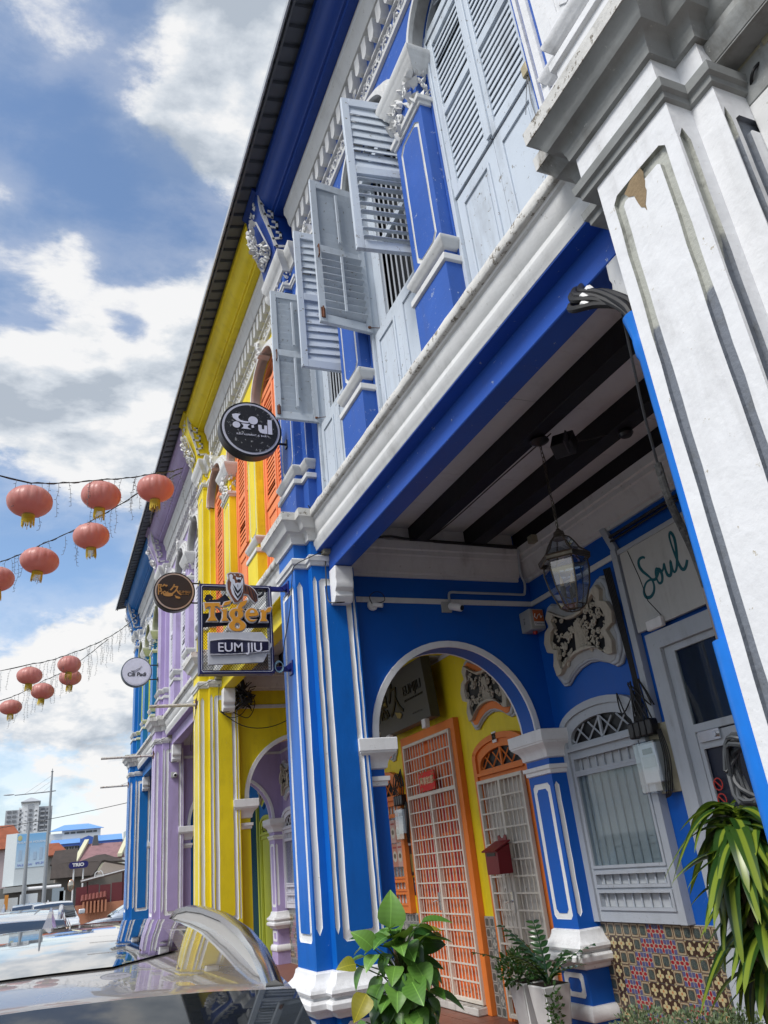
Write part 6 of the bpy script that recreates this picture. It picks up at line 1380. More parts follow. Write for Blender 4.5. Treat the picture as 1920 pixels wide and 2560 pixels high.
# ------------------------------------------------------------------ cars
def car(name, label, cx, y0, ang, body, glass, H_=1.585, W_=.80, sunroof=True, rails=True, detail=True, L_=4.5, tumble=.60):
    """front bumper at local y=0, car runs along +y; rotated by ang about its nose"""
    Q = empty(name, (cx, y0, 0), label=label, cat='car', group='parked cars')
    Mx = Matrix.Translation((cx, y0, 0)) @ Matrix.Rotation(ang, 4, 'Z')
    k = H_ / 1.585
    # stations: y, half width at belt, belt z, roof half width, roof z
    prof = [(1.00, .735, 1.04, .66, 1.085), (1.25, .75, 1.045, .645, 1.235), (1.55, .765, 1.05, .625, 1.405), (1.80, .775, 1.055, .612, 1.512), (1.86, .78, 1.055, .61, 1.522), (2.05, .785, 1.06, .605, 1.543), (2.3, .79, 1.06, .602, 1.560), (2.7, .795, 1.065, .60, 1.577), (3.2, .80, 1.07, .60, 1.583), (3.8, .80, 1.08, .60, 1.578), (4.3, .79, 1.09, .595, 1.562), (4.62, .78, 1.10, .585, 1.535), (4.85, .77, 1.10, .58, 1.45), (5.0, .76, 1.10, .60, 1.25), (5.08, .75, 1.05, .65, 1.1)]
    s0 = 0.0
    def sec(p, n=9):
        y, bw, bz, rw, rz = p; bz *= k; rz *= k; bw *= W_ / .8; rw *= W_ / .8; pts = []
        pts.append((-bw, y, bz))
        for t in (.33, .66): pts.append((-(bw + (rw - bw) * t) - .012, y, bz + (rz - .05 - bz) * t))
        for i in range(n):
            u_ = -1 + 2 * i / (n - 1); pts.append((rw * u_, y + (.045 * u_ * u_ if y < 1.9 else 0) * -1, rz - .026 * abs(u_) ** 2.6))
        for t in (.66, .33): pts.append(((bw + (rw - bw) * t) + .012, y, bz + (rz - .05 - bz) * t))
        pts.append((bw, y, bz)); return pts
    S_ = [sec(p) for p in prof]; nn = len(S_[0]); v = [q for s in S_ for q in s]
    f = [(i * nn + j, i * nn + j + 1, (i + 1) * nn + j + 1, (i + 1) * nn + j) for i in range(len(S_) - 1) for j in range(nn - 1)]
    MB().add(v, f).xf(Mx).build('cabin', body, Q, smooth=28)
    # lower body
    hb = [(0.0, .58, .30, .55), (.06, .66, .25, .75), (.25, .72, .22, .88), (.6, .755, .22, .98), (1.0, .775, .22, 1.04), (1.5, .79, .22, 1.05), (3.2, .80, .22, 1.07), (4.6, .79, .22, 1.10), (5.0, .765, .25, 1.10), (5.12, .70, .3, 1.0), (5.16, .62, .4, .8)]
    v = []; 
    for y, w_, a, b in hb:
        b *= k; w_ *= W_ / .8
        v += [(-w_ * .93, y, a), (-w_, y, a + .12), (-w_, y, (a + b) / 2), (-w_ * .985, y, b - .03), (-w_ * .95, y, b), (-w_ * .5, y, b + (.03 if y < 1 else 0)), (w_ * .5, y, b + (.03 if y < 1 else 0)), (w_ * .95, y, b), (w_ * .985, y, b - .03), (w_, y, (a + b) / 2), (w_, y, a + .12), (w_ * .93, y, a)]
    n2 = 12; f = [(i * n2 + j, i * n2 + (j + 1) % n2, (i + 1) * n2 + (j + 1) % n2, (i + 1) * n2 + j) for i in range(len(hb) - 1) for j in range(n2)]
    f += [tuple(range(n2)), tuple(range((len(hb) - 1) * n2, len(hb) * n2))]
    MB().add(v, f).xf(Mx).build('body', body, Q, smooth=30)
    def panel(nm, rows, cols, mat, lift=.004, inset=0):
        v = []; 
        for i in rows:
            for j in cols:
                x, y, z = S_[i][j]; v.append((x, y, z))
        nc = len(cols); f = [(a * nc + b, a * nc + b + 1, (a + 1) * nc + b + 1, (a + 1) * nc + b) for a in range(len(rows) - 1) for b in range(nc - 1)]
        vv = [Vector(q) for q in v]
        for q in vv: 
            d = Vector((q.x * .35, (-.8 if q.y < 1.82 else (.6 if q.y > 4.7 else 0)), 1 if q.z > 1.2 * k or nm == 'windscreen' else .2)); q += d.normalized() * lift
        return MB().add([tuple(q) for q in vv], f).xf(Mx).build(nm, mat, Q, smooth=40)
    wm = glass
    panel('windscreen', [0, 1, 2, 3], list(range(3, 12)), wm, .006)
    if sunroof:
        v = []; nx_, ny_ = 14, 14
        def roofz(x, y):
            for a, b in zip(prof[:-1], prof[1:]):
                if a[0] <= y <= b[0]: t = (y - a[0]) / (b[0] - a[0]); rz = a[4] + (b[4] - a[4]) * t; rw = a[3] + (b[3] - a[3]) * t; return rz - .026 * abs(x / rw) ** 2.6
            return 1.5
        P2 = []
        hw, ya, yb, rc = .43, 2.08, 4.45, .15
        for i in range(ny_ + 1):
            y = ya + (yb - ya) * i / ny_; e_ = min(y - ya, yb - y); w_ = hw if e_ > rc else hw - rc + math.sqrt(max(0, rc * rc - (rc - e_) ** 2))
            for j in range(nx_ + 1): x = -w_ + 2 * w_ * j / nx_; P2.append((x, y, roofz(x, y) + .004))
        f = [(i * (nx_ + 1) + j, i * (nx_ + 1) + j + 1, (i + 1) * (nx_ + 1) + j + 1, (i + 1) * (nx_ + 1) + j) for i in range(ny_) for j in range(nx_)]
        MB().add(P2, f).xf(Mx).build('glass_roof', glass, Q, smooth=60)
    for sg in (0, 1):
        cols = [0, 1, 2, 3] if sg == 0 else [nn - 4, nn - 3, nn - 2, nn - 1]
        for a, b in ((4, 7), (7, 10)):
            v = []
            for i in (a, a + 1, b - 1, b) if b - a > 2 else (a, b):
                for j in cols: v.append(S_[i][j])
            rws = [a, a + 1, b - 1, b]; v = []
            for ii, i in enumerate(rws):
                for jj, j in enumerate(cols):
                    x, y, z = S_[i][j]; t = .15 + .62 * (jj / 3 if sg == 0 else 1 - jj / 3)
                    lo_ = S_[i][cols[0] if sg == 0 else cols[-1]]; hi_ = S_[i][cols[-1] if sg == 0 else cols[0]]
                    q = Vector(lo_).lerp(Vector(hi_), t); q.x += (-.022 if sg == 0 else .022); q.y += (.05 if ii == 0 else (-.03 if ii == 3 else 0)); v.append(tuple(q))
            f = [(p * 4 + q, p * 4 + q + 1, (p + 1) * 4 + q + 1, (p + 1) * 4 + q) for p in range(3) for q in range(3)]
            MB().add(v, f).xf(Mx).build('side_window', wm, Q, smooth=40)
    if rails:
        for sg in (-1, 1):
            ys = [1.79, 1.86, 1.98, 2.2, 2.6, 3.2, 3.8, 4.3, 4.6, 4.72]; zs = [1.488, 1.512, 1.540, 1.566, 1.586, 1.592, 1.586, 1.566, 1.535, 1.510]
            m = MB(); v = []
            for y, z in zip(ys, zs):
                xw = .582 + .012 * math.sin((y - 1.8) * 1.1)
                for dx, dz in ((-.022, 0), (-.018, .014), (.0, .018), (.016, .008), (.020, -.010), (.0, -.012)): v.append((sg * (xw + dx), y, z + dz))
            f = [(i * 6 + j, i * 6 + (j + 1) % 6, (i + 1) * 6 + (j + 1) % 6, (i + 1) * 6 + j) for i in range(len(ys) - 1) for j in range(6)] + [tuple(range(6)), tuple(range((len(ys) - 1) * 6, len(ys) * 6))]
            vb = []
            for y, z in zip(ys, zs):
                xw = .582 + .012 * math.sin((y - 1.8) * 1.1); zr = next((a_[4] + (b_[4] - a_[4]) * (y - a_[0]) / (b_[0] - a_[0]) for a_, b_ in zip(prof[:-1], prof[1:]) if a_[0] <= y <= b_[0]), 1.5) - .03
                for dx, zz_ in ((-.012, z - .008), (.012, z - .008), (.020, min(zr, z - .012)), (-.022, min(zr, z - .012))): vb.append((sg * (xw + dx), y, zz_))
            fb = [(i * 4 + j, i * 4 + (j + 1) % 4, (i + 1) * 4 + (j + 1) % 4, (i + 1) * 4 + j) for i in range(len(ys) - 1) for j in range(4)]
            MB().add(vb, fb).xf(Mx).build('rail_base', plain('rail_base_metal', (.44, .42, .39), .30, .6, var=.02), Q, smooth=50)
            m.add(v, f).xf(Mx).build('roof_rail', plain('satin_chrome', (.62, .63, .65), .16, 1.0, var=.02), Q, smooth=50)
            m = MB().tube([(sg * .618, y, z) for y, z in ((1.0, 1.06), (1.25, 1.19), (1.55, 1.345), (1.80, 1.445), (2.05, 1.487), (2.6, 1.523), (3.3, 1.528), (4.2, 1.508), (4.6, 1.47))], .009, 6).xf(Mx).build('gutter_trim', CACHE['satin_chrome'], Q)
    m = MB(); m.add([(-.022, 4.36, 1.562), (.022, 4.36, 1.562), (.030, 4.60, 1.545), (-.030, 4.60, 1.545), (-.012, 4.46, 1.60), (.012, 4.46, 1.60), (.004, 4.57, 1.645), (-.004, 4.57, 1.645), (.005, 4.60, 1.64), (-.005, 4.60, 1.64)], [(0, 1, 5, 4), (4, 5, 6, 7), (1, 2, 8, 6, 5), (0, 4, 7, 9, 3), (7, 6, 8, 9), (9, 8, 2, 3)])
    m.xf(Matrix.Scale(1, 4) if k == 1 else Matrix.Diagonal((1, 1, k, 1))); m.xf(Mx).build('antenna_fin', body, Q, smooth=50)
    for wy in (.95, 4.1):
        for sg in (-1, 1):
            c = Mx @ Vector((sg * .70 * W_ / .8, wy, .33)); t = MB(); t.lathe([(.22, -.10), (.31, -.105), (.335, -.08), (.335, .08), (.31, .105), (.22, .10)], (0, 0, 0), 28, 'x').xf(Matrix.Translation(c) @ Matrix.Rotation(ang, 4, 'Z'))
            W = t.build('wheel', plain('tyre_rubber', (.02, .02, .02), .85), Q); MB().lathe([(.01, -.09), (.21, -.10), (.22, -.02), (.22, .02), (.21, .10), (.01, .09)], (0, 0, 0), 20, 'x').xf(Matrix.Translation(c) @ Matrix.Rotation(ang, 4, 'Z')).build('rim', SILVER, W)
    for sg in (-1, 1):
        MB().obox((sg * .58, .10, .74), ((.14, 0, 0), (sg * .0, .07, 0), (0, .0, .06))).xf(Mx).build('headlight', GLASS if False else plain('headlamp_lens', (.55, .58, .6), .08), Q, bevel=.02)
        MB().obox((sg * .90, 1.55, 1.10), ((.10, 0, 0), (0, .05, 0), (0, 0, .075))).xf(Mx).build('wing_mirror', body, Q, bevel=.03)
        MB().obox((sg * .66, 5.09, .92), ((.08, 0, 0), (0, .05, 0), (0, 0, .14))).xf(Mx).build('tail_light', plain('tail_lamp_red', (.3, .01, .01), .15), Q, bevel=.02)
    MB().obox((0, .01, .52), ((.42, 0, 0), (0, .03, 0), (0, 0, .11))).xf(Mx).build('radiator_grille', BLACK, Q, bevel=.01)
    MB().obox((0, -.025, .36), ((.25, 0, 0), (0, .006, 0), (0, 0, .055))).xf(Mx).build('number_plate', BLACK, Q)
    m = MB()
    for sx in (-.3, .25): m.tube([(sx, 1.02, 1.10), (sx + .45, 1.12, 1.155)], .008, 5)
    m.xf(Mx).build('wiper', BLACK, Q)
    return Q, Mx
def carpaint(name, rgb, metal=.75, rough=.28):
    if name in CACHE: return CACHE[name]
    m, t, b = newmat(name); b.inputs['Base Color'].default_value = (*rgb, 1); b.inputs['Metallic'].default_value = metal; b.inputs['Roughness'].default_value = rough; b.inputs['Coat Weight'].default_value = 1; b.inputs['Coat Roughness'].default_value = .015; b.inputs['Coat IOR'].default_value = 1.6
    n = tex(t, 900, 2); 
    r_ = ramp(t, tex(t, 3, 4), .3, .7, rough * .85, rough * 1.15); t.links.new(r_, b.inputs['Roughness']); CACHE[name] = m; return m
CG = plain('tinted_car_glass', (.010, .012, .014), .015, 0, .9, coat=1, var=.02)
Q, Mx = car('parked_car', 'champagne silver car with chrome roof rails and dark glass roof, nearest at the bottom left', -.27, -.02, rad(-4.4), carpaint('champagne_metallic', (.50, .47, .44)), CG)
text('TnnCOnnT', .030, Mx @ Vector((.47, 1.62, 1.436)), Mx.to_3x3() @ Vector((1, -.06, -.05)), Mx.to_3x3() @ Vector((0, .90, .44)), Mx.to_3x3() @ Vector((0, -.44, .9)), WHITEP, Q, ext=.0006, off=.0006)
car('parked_car', 'silver car with a dark windscreen, second in the parked row', -.42, 5.95, rad(-1.5), carpaint('cool_silver', (.55, .58, .62)), CG, 1.60)
c3_, _ = car('parked_car', 'silver blue car side on at the end of the row, before the far blue pillar', .98, 25.2, rad(-90), carpaint('silver_blue', (.45, .50, .56)), CG, 1.52, rails=False, sunroof=False)
car('parked_car', 'small dark blue car far down the street behind the silver one', -.0, 31.0, rad(2), carpaint('dark_blue_metallic', (.10, .16, .28)), CG, 1.52, rails=False, sunroof=False)
car('parked_car', 'small white car far down the street, right of the lamp post foot', .72, 30.0, rad(3), carpaint('pearl_white', (.72, .74, .76), .3), CG, 1.50, rails=False, sunroof=False)

# ------------------------------------------------------------------ strings of lanterns
LANT = [((-.33, 8.04, 5.45), 1.0, 'large coral lantern with gold fringe, leftmost on the upper string'), ((.40, 8.79, 5.94), 1.0, 'coral lantern hanging in the middle of the upper string'), ((1.03, 8.89, 6.14), 1.0, 'coral lantern in front of the dark roof edge, rightmost on the upper string'),
        ((.35, 9.75, 5.82), 1.0, 'coral lantern on the rising second string, under the middle one'), ((-.23, 9.90, 5.51), 1.0, 'coral lantern on the second string near the left edge'), ((-.72, 10.21, 5.36), 1.0, 'coral lantern cut by the left edge of the photo'),
        ((.32, 16.26, 5.80), 1.0, 'small distant coral lantern, highest of the lower cluster'), ((.38, 17.59, 5.86), 1.0, 'small distant coral lantern half hidden behind another one'), ((-.37, 15.81, 5.48), 1.0, 'small distant coral lantern, upper left of the lower cluster'),
        ((-.14, 17.60, 5.58), 1.0, 'small distant coral lantern in the centre of the lower cluster'), ((-.74, 18.33, 5.41), 1.0, 'small distant coral lantern, lowest at the left edge')]
def lmat():
    m, t, b = newmat('coral_lantern_cloth'); co = nd(t, 'ShaderNodeNewGeometry'); col = mixc(t, ramp(t, tex(t, 5, 4), .35, .65), (.63, .27, .24), (.70, .36, .31))
    b.inputs['Roughness'].default_value = .38; t.links.new(col, b.inputs['Base Color']); tr = nd(t, 'ShaderNodeBsdfTranslucent'); tr.inputs[0].default_value = (.80, .30, .24, 1); mx_ = nd(t, 'ShaderNodeMixShader'); mx_.inputs[0].default_value = .35
    t.links.new(b.outputs[0], mx_.inputs[1]); t.links.new(tr.outputs[0], mx_.inputs[2]); t.links.new(mx_.outputs[0], t.nodes['Material Output'].inputs[0]); return m
LM = lmat(); YF = plain('yellow_fringe', (.62, .45, .03), .6); rr = random.Random(31)
base = LANT[0]; x, y, z = base[0]
R0_ = empty('paper_lantern', base[0], label=base[2], cat='lantern', group='coral lanterns strung over the street')
m = MB(); v = []; na, nb = 96, 16
for j in range(nb + 1):
    ph = math.pi * (.07 + .86 * j / nb); 
    for i in range(na):
        th = 2 * math.pi * i / na; rib = 1 - .035 * (1 - abs(math.sin(th * 8)) ** .35) * math.sin(ph) - .006 * math.sin(th * 3 + ph * 4); v.append((x + .225 * rib * math.sin(ph) ** .85 * math.cos(th), y + .225 * rib * math.sin(ph) ** .85 * math.sin(th), z - .155 * math.cos(ph)))
m.add(v, [(j * na + i, j * na + (i + 1) % na, (j + 1) * na + (i + 1) % na, (j + 1) * na + i) for j in range(nb) for i in range(na)]); LB = m.build('lantern_shade', LM, R0_, smooth=60)
m = MB(); m.lathe([(.06, -.01), (.065, .0), (.06, .012)], (x, y, z - .155), 20); m.lathe([(.055, -.008), (.06, .01)], (x, y, z + .15), 20); m.build('ring', plain('dull_gold_ring', (.35, .22, .07), .4, .5), R0_)
m = MB()
for i in range(34): a = i / 34 * 2 * math.pi; L_ = rr.uniform(.09, .14); m.tube([(x + .058 * math.cos(a), y + .058 * math.sin(a), z - .15), (x + .062 * math.cos(a), y + .062 * math.sin(a), z - .155 - L_ * .6), (x + .060 * math.cos(a) + rr.uniform(-.006, .006), y + .06 * math.sin(a), z - .155 - L_)], .0042, 3)
m.build('fringe', YF, R0_)
m = MB()
for i in range(9): a = rr.uniform(0, 6.28); m.tube([(x + .07 * math.cos(a), y + .07 * math.sin(a), z + .150), (x + .16 * math.cos(a), y + .16 * math.sin(a), z + .118)], .004, 3)
m.build('gold_stroke', plain('gold_stroke_print', (.7, .45, .25), .4, .4), R0_)
MB().tube([(x, y, z + .14), (x, y, z + .20)], .004, 4).build('hook', CABLE, R0_)
for i, (p, s_, lb) in enumerate(LANT[1:]):
    q = copy_thing(R0_, Vector(p) - Vector(base[0]), label=lb); q.rotation_euler = (rr.uniform(-.09, .09), rr.uniform(-.09, .09), rr.uniform(0, 6)); q.scale = (rr.uniform(.97, 1.03), rr.uniform(.97, 1.03), rr.uniform(.94, 1.08))
def lights_string(pts, sag, lab, seed, drops=26, dl=.45):
    Q = empty('light_string', pts[0], label=lab, cat='light string', group='icicle light strings over the street'); rr = random.Random(seed); m = MB(); d = MB(); line = []
    for a, b in zip(pts[:-1], pts[1:]):
        sg = sagline(a, b, sag, 14); m.tube(sg, .006, 5); line += sg
        m.tube([p + Vector((rr.uniform(-.01, .01), 0, .012 * math.sin(i * 1.3))) for i, p in enumerate(sg)], .0045, 4)
    m.build('cable', CABLE, Q)
    for i in range(drops):
        p = line[int((i + .5) / drops * (len(line) - 1))] + Vector((rr.uniform(-.08, .08), rr.uniform(-.05, .05), 0)); L_ = dl * rr.uniform(.35, 1.25); q = [p]; n = int(L_ / .05) + 1
        for k in range(n): q.append(q[-1] + Vector((rr.uniform(-.014, .014), rr.uniform(-.008, .008), -.05)))
        d.tube(q, .0026, 3)
        for t in q[1:]: d.tube([t, t + Vector((rr.choice((-1, 1)) * .022, 0, -.006))], .003, 3)
    d.build('icicle_wire', plain('grey_wire', (.12, .13, .14), .6), Q, kind='stuff'); return Q
lights_string([(-3.2, 6.1, 5.35), (-.33, 8.05, 5.67), (.40, 8.8, 6.16), (1.03, 8.9, 6.36), (1.62, 10.6, 7.38)], .02, 'upper light string crossing the sky to the yellow eaves, carrying three lanterns', 3, 34)
lights_string([(-3.5, 10.3, 4.6), (-.72, 10.21, 5.58), (-.23, 9.9, 5.73), (.35, 9.75, 6.04), (1.0, 9.6, 6.5), (1.62, 10.7, 7.36)], .015, 'second light string rising to the right below the upper one', 4, 36, .4)
lights_string([(-4.2, 15.6, 4.8), (-.37, 15.81, 5.70), (.32, 16.26, 6.02), (1.2, 17.2, 6.7), (1.78, 17.7, 7.35)], .03, 'far light string above the small lanterns', 5, 46, .5)
lights_string([(-4.2, 18.9, 4.7), (-.74, 18.33, 5.63), (-.14, 17.60, 5.80), (.38, 17.59, 6.08), (1.1, 17.6, 6.7)], .02, 'lowest far light string', 6, 34, .5)

# ------------------------------------------------------------------ background
def lampcol(p, lab, h=10.66, arm=True):
    Q = empty('street_lamp', (p[0], p[1], 0), label=lab, cat='street lamp', group='street lamps'); x, y = p; G_ = plain('galvanised_steel', (.30, .32, .34), .45, .4)
    MB().tube([(x + .03, y, 0), (x, y, h * .86), (x, y, h)], [.16, .085, .06], 12).build('post', G_, Q)
    if arm:
        MB().tube([(x + .36, y, 9.22), (x, y, 9.18), (x - 2.6, y, 9.06)], [.04, .045, .035], 8).build('arm', G_, Q)
        MB().lathe([(.01, -.42), (.09, -.3), (.13, 0), (.09, .3), (.02, .40)], (x - 3.0, y, 9.12), 12, 'x', sc=(1, .45)).build('lamp_head', plain('lamp_grey', (.45, .47, .5), .4), Q)
        for a, b in ((1.9, 10.4), (1.3, 10.0), (.65, 9.7)): MB().tube([(x, y, b), (x - a, y, 9.1)], .012, 4).build('stay_wire', G_, Q)
        MB().lathe([(.08, 0), (.10, .05), (.02, .12), (.03, .25)], (x, y, h), 10).build('cap', G_, Q)
lampcol((.64, 70), 'tall grey street lamp with one long arm and three stays')
lampcol((-.65, 60), 'thin plain grey post left of the tall lamp, before the billboard', 6.3, False)
# billboard
Q = empty('billboard', (-.9, 75, 0), label='large pale box billboard with a blue printed poster beside the red roofed house', cat='billboard')
MB().prism([(-2.45, 75.6), (-1.62, 75), (.58, 75), (.58, 76.5), (-2.45, 76.5)], 'z', 2.68, 6.6).build('box', plain('pale_grey_cladding', (.55, .60, .62), .6), Q)
MB().box(-2.2, .5, 75.3, 76.4, 0, 2.68).build('base', plain('dark_shopfront', (.14, .13, .12), .7), Q)
bm_, bt, bb = newmat('blue_poster_print'); g_ = nd(bt, 'ShaderNodeNewGeometry'); s_ = nd(bt, 'ShaderNodeSeparateXYZ'); bt.links.new(g_.outputs['Position'], s_.inputs[0]); bt.links.new(mixc(bt, ramp(bt, s_.outputs[2], 4.0, 6.6), (.50, .62, .72), (.16, .42, .72)), bb.inputs['Base Color'])
MB().box(-1.60, .56, 74.97, 74.995, 3.95, 6.5).build('poster', bm_, Q)
text('MALAYSIA HOUSING', .24, (-.45, 74.96, 5.85), XU, ZV, NF, plain('white_print', (.75, .78, .8), .5), Q); text('SALE NOW', .22, (-.9, 74.96, 4.15), XU, ZV, NF, plain('blue_print', (.12, .15, .5), .5), Q); text('RM1.2M', .26, (.2, 74.96, 4.2), XU, ZV, NF, CACHE['blue_print'], Q, sx=.7)
m = MB()
for x, h in ((-1.3, .8), (-.75, 1.0), (-.2, .6), (.25, .9)): m.box(x - .12, x + .12, 74.955, 74.968, 4.5, 4.5 + h)
m.build('poster_towers', plain('pale_blue_print', (.36, .48, .62), .5), Q)
m = MB(); m.lathe([(.001, -.01), (.17, 0), (.17, .01)], (-1.4, 74.96, 6.2), 16, 'y', sc=(1, 1.3)); m.build('crest', plain('crest_yellow', (.5, .48, .25), .5), Q)
def tiled_roof(Q, pts, mat, nm='roof', th=.12):
    """roof plane(s) as quads with thickness; each entry is four corners"""
    m = MB()
    for q in pts:
        q = [Vector(p) for p in q]; n_ = (q[1] - q[0]).cross(q[2] - q[0]).normalized() * th; a = q + [p - n_ for p in q]
        m.add(a, [(0, 1, 2, 3), (4, 5, 6, 7)] + [(i, (i + 1) % 4, (i + 1) % 4 + 4, i + 4) for i in range(4)])
    return m.build(nm, mat, Q, smooth=0)
def roofmat(name, c1, c2, sc=3.2, vertical=True):
    m, t, b = newmat(name); g = nd(t, 'ShaderNodeNewGeometry'); w_ = nd(t, 'ShaderNodeTexWave'); w_.bands_direction = 'X'; w_.inputs['Scale'].default_value = sc; w_.inputs['Distortion'].default_value = .3; t.links.new(g.outputs['Position'], w_.inputs[0])
    c = mixc(t, mul(t, w_.outputs['Fac'], .5), c1, c2); c = mixc(t, ramp(t, tex(t, 1.2, 8, .7), .45, .65, 0, .5), c, tuple(q * .5 for q in c1)); t.links.new(c, b.inputs['Base Color']); b.inputs['Roughness'].default_value = .8
    bp = nd(t, 'ShaderNodeBump'); bp.inputs['Distance'].default_value = .1; t.links.new(w_.outputs['Fac'], bp.inputs['Height']); t.links.new(bp.outputs[0], b.inputs['Normal']); return m
# red roofed house
Q = empty('house', (-6, 97, 0), label='pale pink house with an orange red tiled roof at the far left edge', cat='house')
MB().box(-9, -1.6, 95, 103, 0, 6.6).build('wall', plain('pale_pink_wall', (.52, .42, .42), .7), Q)
tiled_roof(Q, [[(-9.6, 94.4, 6.5), (-.9, 94.4, 6.5), (-2.6, 98, 9.0), (-9.6, 98, 9.0)], [(-.9, 94.4, 6.5), (-.9, 103, 6.5), (-2.6, 99, 9.0), (-2.6, 98, 9.0)]], roofmat('orange_tiles', (.46, .13, .06), (.58, .20, .10)))
Q = empty('house', (.5, 92, 0), label='low house with a small orange roof behind the lamp post', cat='house')
MB().box(-.6, 2.4, 88, 92, 0, 5.2).build('wall', plain('mixed_wall', (.30, .30, .28), .8), Q); tiled_roof(Q, [[(-1, 87.4, 5.2), (2.9, 87.4, 5.2), (1.9, 90, 6.4), (0, 90, 6.4)]], CACHE.get('orange_tiles') or roofmat('orange_tiles_b', (.46, .13, .06), (.58, .20, .10)))
# brown roofed house
BRN = roofmat('brown_tiles', (.085, .065, .055), (.13, .10, .085))
Q = empty('house', (4, 84, 0), label='old low house with dark brown patched roofs and a small gable', cat='house')
MB().box(1.6, 8.5, 80.8, 88, 0, 3.2).build('wall', plain('weathered_wall', (.20, .18, .16), .8), Q)
tiled_roof(Q, [[(1.15, 79.6, 3.0), (4.9, 79.6, 2.95), (5.3, 81.8, 4.05), (1.25, 81.8, 4.25)], [(1.1, 82, 4.2), (3.3, 82, 4.25), (3.5, 85, 5.5), (1.5, 85, 5.45)], [(3.4, 82, 4.2), (7.6, 82, 3.95), (5.9, 84, 4.75), (5.1, 84, 4.72)]], BRN)
MB().prism([(5.0, 3.0), (7.4, 3.0), (7.4, 3.5), (5.6, 3.95)], 'y', 79.9, 80.2).build('gable', plain('cream_gable', (.45, .38, .33), .7), Q)
tiled_roof(Q, [[(4.4, 79.2, 2.9), (4.6, 79.2, 3.0), (5.5, 82, 4.1), (5.2, 82, 4.1)], [(5.2, 79.4, 4.02), (5.5, 79.4, 4.12), (7.6, 79.6, 3.55), (7.6, 79.6, 3.4)]], BRN, 'barge_board')
# pink roofed building
Q = empty('house', (6, 94, 0), label='building with a faded pink sheet roof between pale yellow gable walls', cat='house')
MB().box(3.5, 8, 90.2, 98, 0, 4.5).build('wall', plain('cream_wall', (.60, .58, .42), .7), Q)
tiled_roof(Q, [[(3.6, 90, 4.45), (8.2, 90, 4.6), (8.2, 94, 6.15), (4.6, 94, 6.25)]], roofmat('pink_sheet', (.55, .30, .32), (.60, .36, .38), 5))
for a, b in (((3.3, 89.9, 4.3), (4.5, 94, 6.4)), ((7.5, 89.9, 4.6), (8.7, 94, 6.6))):
    a, b = Vector(a), Vector(b); m = MB(); m.add([a, a + Vector((.42, 0, .0)), b + Vector((.42, 0, 0)), b, a + Vector((0, 0, .3)), a + Vector((.42, 0, .3)), b + Vector((.42, 0, .3)), b + Vector((0, 0, .3))], [(0, 1, 2, 3), (4, 5, 6, 7), (0, 1, 5, 4), (1, 2, 6, 5), (2, 3, 7, 6), (3, 0, 4, 7)]); m.build('gable_coping', plain('pale_yellow_coping', (.62, .60, .42), .7), Q)
MB().prism([(5.2, 5.9), (5.9, 5.9), (5.75, 7.0), (5.4, 7.0)], 'y', 93.5, 94.5).build('dark_vent_tower', plain('slate', (.10, .11, .12), .8), Q)
# blue roofed institution
Q = empty('office_building', (12, 255, 0), label='long white building with bright blue roofs and a blue pediment', cat='building')
WB = plain('white_render', (.62, .64, .64), .7); BR_ = plain('blue_roof_sheet', (.16, .34, .68), .5); DW = plain('dark_window_glass', (.07, .08, .09), .3)
MB().box(3.4, 24, 250.5, 262, 0, 14.2).build('wall', WB, Q); MB().box(6.0, 16.2, 252, 262, 14.2, 18.0).build('wall', WB, Q); MB().box(2.4, 6, 252.2, 262, 14.0, 17.2).build('wall', WB, Q)
tiled_roof(Q, [[(2.6, 251.4, 17.9), (17.0, 251.4, 17.9), (13, 256, 19.6), (6.5, 256, 19.6)], [(2.9, 248.8, 14.3), (10.8, 248.8, 14.3), (10.8, 252, 15.6), (3.4, 252, 15.6)], [(15.0, 248.8, 14.3), (22, 248.8, 14.3), (22, 252, 15.9), (15.0, 252, 15.9)]], BR_)
MB().box(2.8, 22, 249, 249.3, 13.6, 14.3).build('fascia', plain('blue_fascia', (.05, .12, .42), .5), Q)
MB().prism([(10.7, 12.9), (15.0, 12.9), (15.0, 15.1), (12.85, 15.9), (10.7, 15.1)], 'y', 248.5, 249.5).build('pediment', CACHE['blue_fascia'], Q)
for i in range(11): x = 3.9 + i * 1.45; 
for i in range(13):
    x = 3.8 + i * 1.42
    if 10.2 < x < 15.2: continue
    W_ = MB().box(x, x + 1.15, 250.40, 250.48, 12.3, 13.5).build('window', DW, Q); MB().box(x + .55, x + .62, 250.3, 250.39, 12.3, 13.5).build('mullion', WB, W_)
for a, b in ((6.6, 7.9), (8.2, 9.5), (9.8, 12.0), (12.3, 14.0), (14.2, 15.2)): MB().box(a, b, 251.88, 251.97, 16.9, 17.4).build('window', DW, Q)
MB().box(24.1, 34, 262, 270, 0, 17.2).build('rear_wing', plain('grey_wing', (.38, .44, .46), .7), Q)
